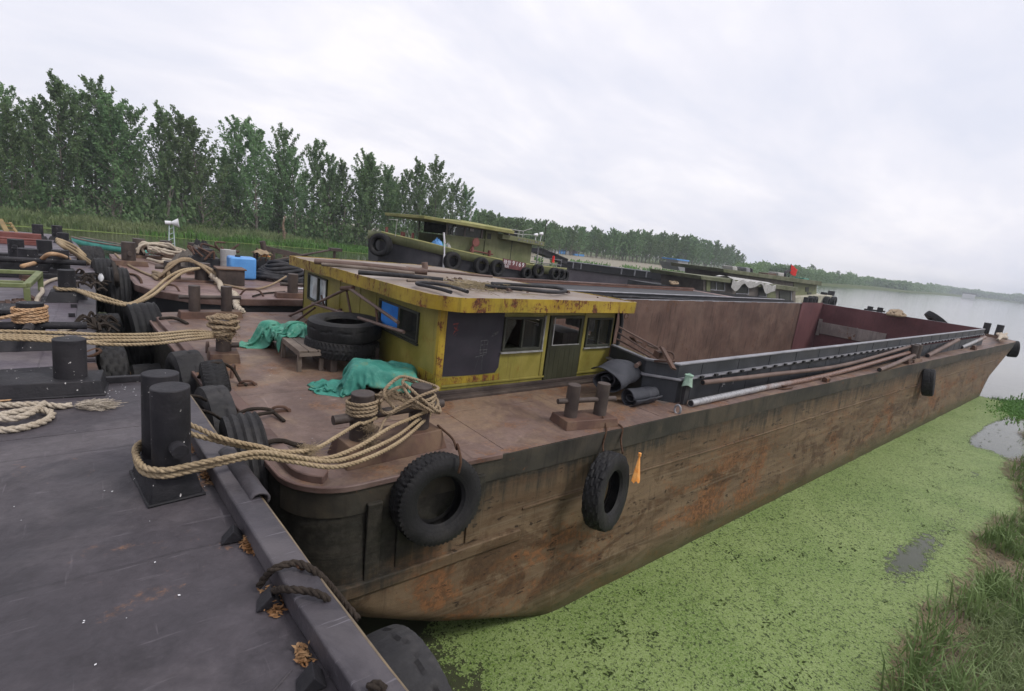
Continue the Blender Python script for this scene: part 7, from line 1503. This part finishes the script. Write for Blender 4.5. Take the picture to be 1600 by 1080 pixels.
m.tube([(22.2, YW0-.1, 2.95), (22.2, YW0-.1, 3.6)], .025, 5); m.build('stern_rail', MT['coam_cap'], TGB)
m = MB(); pr_ = Vector((21.3, YT+.2, 3.35)); m.grid(lambda u, v: pr_+Vector((.1*math.cos(u*6.28)*(1-.5*v), .08*math.sin(u*6.28), .4*v+.02*math.sin(u*13))), 14, 6, wrap=True); tag(m.build('red_float', MT['flag'], smooth=60, off=pr_), 'small red cloth tied to the tug stern rail', 'rag')

# ------------------------------------------------------------------ dark barge beyond the tug, cabins of other boats, ships at the bank
TBG = empty('barge', (60, 50, 0), 'low black barge stretching away behind the green tug', 'barge', 'moored barges')
A0, A1 = at(1130, 439, 2.85), at(872, 407, 2.85)
dd = Vector((A1.x-A0.x, A1.y-A0.y, 0)).normalized(); nn = Vector((dd.y, -dd.x, 0))
m = MB(); L0 = [A0, A1]; w_ = 7
for a, b_ in zip(L0, L0[1:]): m.hexa([(a.x, a.y, 0), (b_.x, b_.y, 0), (b_.x+nn.x*w_, b_.y+nn.y*w_, 0), (a.x+nn.x*w_, a.y+nn.y*w_, 0)], [a-Vector((0, 0, .75)), b_-Vector((0, 0, .75)), b_+nn*w_-Vector((0, 0, .75)), a+nn*w_-Vector((0, 0, .75))])
m.build('hull', painted('grey violet barge side', (.085, .072, .085), (.135, .118, .13), .5, .2, 1), TBG, smooth=0)
m = MB()
for a, b_ in zip(L0, L0[1:]):
    m.hexa([a-Vector((0, 0, .74))-nn*w_*.04, b_-Vector((0, 0, .74))-nn*w_*.04, b_+nn*w_*.2-Vector((0, 0, .74)), a+nn*w_*.2-Vector((0, 0, .74))], [a-nn*w_*.04, b_-nn*w_*.04, b_+nn*w_*.2, a+nn*w_*.2])
m.build('coaming', MT['dark_hull'], TBG, smooth=0, bevel=.05)
m = MB(); m.tube([a-nn*w_*.05+Vector((0, 0, .03)) for a in L0], .06, 5)
for f in (.06, .13, .2, .27, .34, .45, .52, .6, .85, .9): p = A0.lerp(A1, f)-nn*w_*.05; m.bar(p, p-Vector((0, 0, .6)), .14, .06)
m.build('fender_strip', MT['coam_cap'], TBG)
gw = MB(); ga, gb = aty(836, 391, 27.5), aty(880, 409, 27.5); gw.bar(ga, gb, .9, .3); gw.bar(ga+Vector((0, -.46, .2)), gb+Vector((0, -.46, .2)), .08, .1); tag(gw.build('gangway', MT['dark_hull'], smooth=0, off=gb), 'dark gangplank sloping down behind the aft house of the green tug', 'gangway')
cb = empty('deck_cabin', (45, 23, 0), 'low brown cabin with white sheet over its roof, beyond the far hold', 'cabin', 'cabins of the far boats')
def qb(mb, pts, y0, y1): # box from a front outline at y0 to y1
    f = [aty(px, py, y0) for px, py in pts]; b_ = [Vector((p.x, y1, p.z)) for p in f]; n = len(f); mb.add(f+b_, [tuple(range(n)), tuple(range(2*n-1, n-1, -1))]+[(i, n+i, n+(i+1) % n, (i+1) % n) for i in range(n)])
yc = 21.9
m = MB(); qb(m, [(1099, 436), (1099, 456), (1243, 480), (1243, 452)], yc, yc+4); m.build('wall', MT['dull_cabin'], cb, smooth=0)
m = MB(); qb(m, [(1095, 431), (1096, 437), (1247, 456), (1247, 449)], yc-.4, yc+4.4); m.build('roof', MT['moss_roof'], cb, smooth=0, bevel=.03)
for a, b_ in (((1111, 441), (1119, 453)), ((1121, 442), (1132, 454)), ((1151, 446), (1169, 459)), ((1186, 450), (1197, 463)), ((1218, 455), (1236, 470))):
    m = MB(); qb(m, [a, (a[0], b_[1]-1), b_, (b_[0], a[1]+1)], yc-.06, yc-.03); wdw = m.build('window', MT['dark_frame'], cb, smooth=0)
    m = MB(); qb(m, [(a[0]-1, b_[1]-1), (a[0]-1, b_[1]+.3), (b_[0]+1, b_[1]+1.6), (b_[0]+1, b_[1])], yc-.1, yc-.065); qb(m, [(b_[0], a[1]), (b_[0], b_[1]), (b_[0]+1.2, b_[1]), (b_[0]+1.2, a[1])], yc-.1, yc-.065); m.build('sill', MT['coam_cap'], wdw, smooth=0)
m = MB(); qb(m, [(1198, 453), (1198, 468), (1212, 470), (1212, 455)], yc-.08, yc-.03); qb(m, [(1104, 437), (1104, 455), (1110, 456), (1110, 438)], yc-.08, yc-.03); m.build('olive_panel', MT['olive'], cb, smooth=0)
m = MB(); qb(m, [(1072, 452), (1070, 462), (1240, 476), (1240, 470)], yc-.5, yc+5); m.build('deck', MT['dark_hull'], cb, smooth=0)
def sheet(u, v):
    a = aty(1144+68*u, 437+9.5*u, yc-.45); return Vector((a.x, yc-.5+1.6*v*(1 if v > .35 else 0)+(.0), a.z+.16-(.62+.25*math.sin(u*17)+.2*math.sin(u*7+1))*(max(0, .35-v)/.35)+.07*math.sin(u*30+v*5)))
m = MB(); m.grid(sheet, 50, 12); tag(m.build('white_sheet', MT['cloth_white'], smooth=60, off=aty(1175, 442, yc)), 'rumpled white sheet hanging over the edge of the low brown cabin roof', 'sheet')
cb2 = empty('deck_cabin', (58, 27, 0), 'long grey green cabin with flat mossy roof under the red flag', 'cabin', 'cabins of the far boats')
yc = 27
m = MB(); qb(m, [(1137, 426), (1137, 446), (1275, 474), (1276, 446)], yc, yc+5)
m.build('wall', MT['dull_cabin'], cb2, smooth=0)
m = MB(); qb(m, [(1240, 441), (1240, 470), (1275.2, 474), (1276.2, 446)], yc-.06, yc-.01); m.build('aft_wall', MT['olive'], cb2, smooth=0)
m = MB(); qb(m, [(1130, 420), (1131, 426), (1284, 447), (1284, 440)], yc-.6, yc+5.5); m.build('roof', MT['moss_roof'], cb2, smooth=0, bevel=.04)
for a, b_ in (((1259, 449), (1264, 456)), ((1262, 457), (1268, 466))): m = MB(); qb(m, [a, (a[0], b_[1]), b_, (b_[0], a[1])], yc-.12, yc-.07); m.build('window', MT['dark_frame'], cb2, smooth=0)
yb = 26.2
m = MB(); qb(m, [(1240, 464), (1243, 500), (1303, 500), (1304, 476), (1301, 462), (1285, 461)], yb, yb+6); m.build('stern_hull', MT['boat_cream'], cb2, smooth=0, bevel=.1)
for (px, h_) in ((1287, 5), (1298, 7)): p = aty(px, 462, yb+.6); m = MB(); m.cyl(p, .42, h_*.09, 10); m.build('bitt', MT['dark_hull'], cb2)
for px in (1266, 1272, 1291, 1302): p = aty(px, 472, yb-.3); tyre(p, (.15, -1, 0), .75, .6, 'bald', {1266: 'leftmost dark tyre on the cream stern under the red flag', 1272: 'second dark tyre on the cream stern under the red flag', 1291: 'third dark tyre on the cream stern under the red flag', 1302: 'rightmost dark tyre on the cream stern corner'}[px], group='tyres on the cream stern', na=40)
yr = 28.5
for (px, py, dx, dz, mt, nm, lab) in ((1145, 421, 8, 5, 'cloth_white', 'roof_box', 'pale box at the left end of the long mossy cabin roof'), (1153, 422, 4, 4, 'dark_frame', 'roof_box', 'dark box beside the pale box on the long mossy cabin roof'), (1166, 424, 7, 6, 'coam_cap', 'roof_box', 'pale framed box in the middle of the left roof end'), (1174, 425, 3, 6, 'dark_hull', 'vent_pipe', 'black vent pipe standing on the long mossy cabin roof'), (1216, 430, 11, 4, 'cloth_white', 'roof_bundle', 'pale bundle on the mossy roof left of the red flag'), (1200, 429, 14, 2, 'rust_deep', 'roof_bundle', 'dark low bundle on the mossy roof left of the pale bundle'), (1256, 437, 9, 2.5, 'tarp_green', 'roof_bundle', 'green bundle on the mossy roof right of the red flag')):
    m = MB(); qb(m, [(px, py-dz), (px, py+1.5), (px+dx, py+2.7), (px+dx*.92, py-dz+1)], yr, yr+1.2); tag(m.build(nm, MT[mt], smooth=0, bevel=.08, off=aty(px, py, yr)), lab, nm.split('_')[1])
fg = empty('red_flag', aty(1237, 433, yr), 'red flag flying on a short staff above the mossy cabin roof', 'flag')
m = MB(); m.tube([aty(1232, 434, yr), aty(1236, 413, yr)], .06, 6); m.build('staff', MT['dark_frame'], fg)
def flag(u, v):
    a = aty(1236, 413.5, yr); rt = Vector((.78, -.62, 0)); return a+rt*(u*1.0*(1-.15*v)+.08*v*u)+Vector((.3, .4, 0))*(.16*math.sin(u*7+v*2)*u)+Vector((0, 0, -.05-.45*u-.95*v+.08*math.sin(u*6+v*2)))
m = MB(); m.grid(flag, 16, 12); m.build('cloth', MT['flag'], fg, smooth=60, solid=.01)
m = MB(); m.tube(catmull([aty(1226, 433, yr), aty(1227, 426, yr), aty(1234, 423, yr)], 4), .18, 8); tag(m.build('exhaust_pipe', MT['dark_hull'], off=aty(1226, 433, yr)), 'black bent exhaust pipe below the red flag', 'pipe')
# grey cargo ship at the far bank
gs = empty('cargo_ship', (132, 80, 0), 'long grey cargo ship with a blue roofed wheelhouse moored at the far bank', 'ship')
m = MB(); y = 80
f = [aty(1057, 411, y), aty(1062, 423, y), aty(1136, 434, y), aty(1136, 421, y)]; m.add(f+[Vector((p.x+2, y+7, p.z)) for p in f], [(0, 1, 2, 3), (7, 6, 5, 4), (0, 3, 7, 4), (3, 2, 6, 7), (0, 4, 5, 1)]); m.build('hull', painted('pale grey ship side', (.17, .17, .18), (.25, .25, .25), .2, .2, .4), gs, smooth=0)
m = MB(); qb(m, [(1060, 406), (1060, 412), (1075, 414.5), (1075, 408)], y+1, y+5); m.build('wheelhouse', MT['cloth_white'], gs, smooth=0)
m = MB(); qb(m, [(1058, 404.5), (1058, 406.5), (1077, 409), (1077, 406.8)], y+.6, y+5.5); m.build('roof', MT['blue_plastic'], gs, smooth=0)
sh = empty('shed', (136, 140, 1.3), 'small white and blue shed on the sand flat before the far plantation', 'shed', 'far bank sheds'); y = 139
m = MB(); qb(m, [(866, 387), (866, 397), (874, 398), (874, 388)], y, y+4); m.build('wall', MT['white_paint'], sh, smooth=0)
m = MB(); qb(m, [(874, 387), (874, 397), (884, 398.5), (884, 389)], y-.2, y+4); m.build('blue_wall', MT['blue_plastic'], sh, smooth=0)
m = MB(); qb(m, [(864, 385.5), (864, 388), (886, 391), (886, 388.5)], y-.6, y+4.6); m.build('roof', MT['coam_cap'], sh, smooth=0)
sh = empty('shed', (142, 140, 1.3), 'low grey and pale shed right of the blue one on the sand flat', 'shed', 'far bank sheds')
m = MB(); qb(m, [(885, 389), (885, 398), (889, 398.6), (889, 389.5)], y, y+4); m.build('wall', MT['white_paint'], sh, smooth=0)
m = MB(); qb(m, [(889, 390), (889, 398.6), (903, 400), (903, 392)], y, y+4); m.build('grey_wall', MT['coam_cap'], sh, smooth=0)
m = MB(); qb(m, [(884, 387.5), (884, 390), (905, 393), (905, 391)], y-.4, y+4.4); m.build('roof', MT['hold_red'], sh, smooth=0)
m = MB(); qb(m, [(898, 397), (898, 401), (913, 402.5), (913, 398)], y-4, y-3); tag(m.build('blue_cover', MT['blue_plastic'], smooth=0, off=aty(905, 400, y-3)), 'low blue cover lying on the sand right of the sheds', 'cover')
hs_ = empty('far_house', (640, 130, 1), 'white house among the distant woods near the right edge', 'house')
v = ray(1515, 458); v.z = 0; q = v/FPX*520
m = MB(); sd = Vector((-v.y, v.x, 0)).normalized()
def fb(mb, c, w_, h0, h1, dpt):
    f_ = Vector((v.x, v.y, 0)).normalized(); a = c-sd*w_; b_ = c+sd*w_; mb.hexa([a+Vector((0, 0, h0)), b_+Vector((0, 0, h0)), b_+f_*dpt+Vector((0, 0, h0)), a+f_*dpt+Vector((0, 0, h0))], [a+Vector((0, 0, h1)), b_+Vector((0, 0, h1)), b_+f_*dpt+Vector((0, 0, h1)), a+f_*dpt+Vector((0, 0, h1))])
fb(m, q, 5, .5, 4.6, 8); m.build('wall', MT['white_paint'], hs_, smooth=0); m = MB(); fb(m, q+sd*0, 5.5, 4.6, 5.6, 8.5); m.build('roof', MT['coam_cap'], hs_, smooth=0)

# ------------------------------------------------------------------ rope heaps and gear on the far side deck beyond the hold
random.seed(90)
rp2 = [at(1398+random.uniform(-14, 16), 489+random.uniform(-4, 5), 3.05) for k in range(22)]; rope(rp2, .06, 'rope_old', 'tangled rope heap on the far deck beyond the hold', near=False)
for px, lab in ((1466, 'dark half hidden tyre arc on the far deck near the bow'),): p = at(px, 503, 2.75); tyre(p, (.3, -.5, .8), .75, .3, 'bald', lab, group='tyres on the far deck', na=60)
rp2 = [at(1561+random.uniform(-4, 12), 523+random.uniform(-6, 8), 2.5) for k in range(14)]; rope(rp2, .06, 'rope_pale', 'pale rope heap beside the bow bollard of the brown barge', near=False)
rp2 = [at(1052+random.uniform(-6, 8), 442+random.uniform(-3, 2.5), 2.65) for k in range(12)]; rope(rp2, .07, 'rope_old', 'small rope heap on the capping of the second barge hold', near=False)
pp_ = [aty(960+12*k+random.uniform(-3, 3), 463.5+.55*k+random.uniform(-.8, .8), 13.3) for k in range(14)]; rope(pp_, .05, 'hose', 'dark hose laid along the side deck of the second barge', near=False, name='hose', cat='hose')

# ------------------------------------------------------------------ the air over the river
hz_ = MB(); hz_.box(-420, -60, -1.2, 2100, 420, 34); g = G('river haze'); vol = g.n('VolumePrincipled'); vol.inputs['Color'].default_value = (.86, .92, 1, 1); vol.inputs['Density'].default_value = 0.0005; vol.inputs['Anisotropy'].default_value = .0
g.t.links.new(vol.outputs[0], g.out.inputs['Volume']); ho = hz_.build('haze', g.mat, smooth=0); tag(ho, kind='stuff'); g.mat.volume_intersection_method = 'FAST' if hasattr(g.mat, 'volume_intersection_method') else None
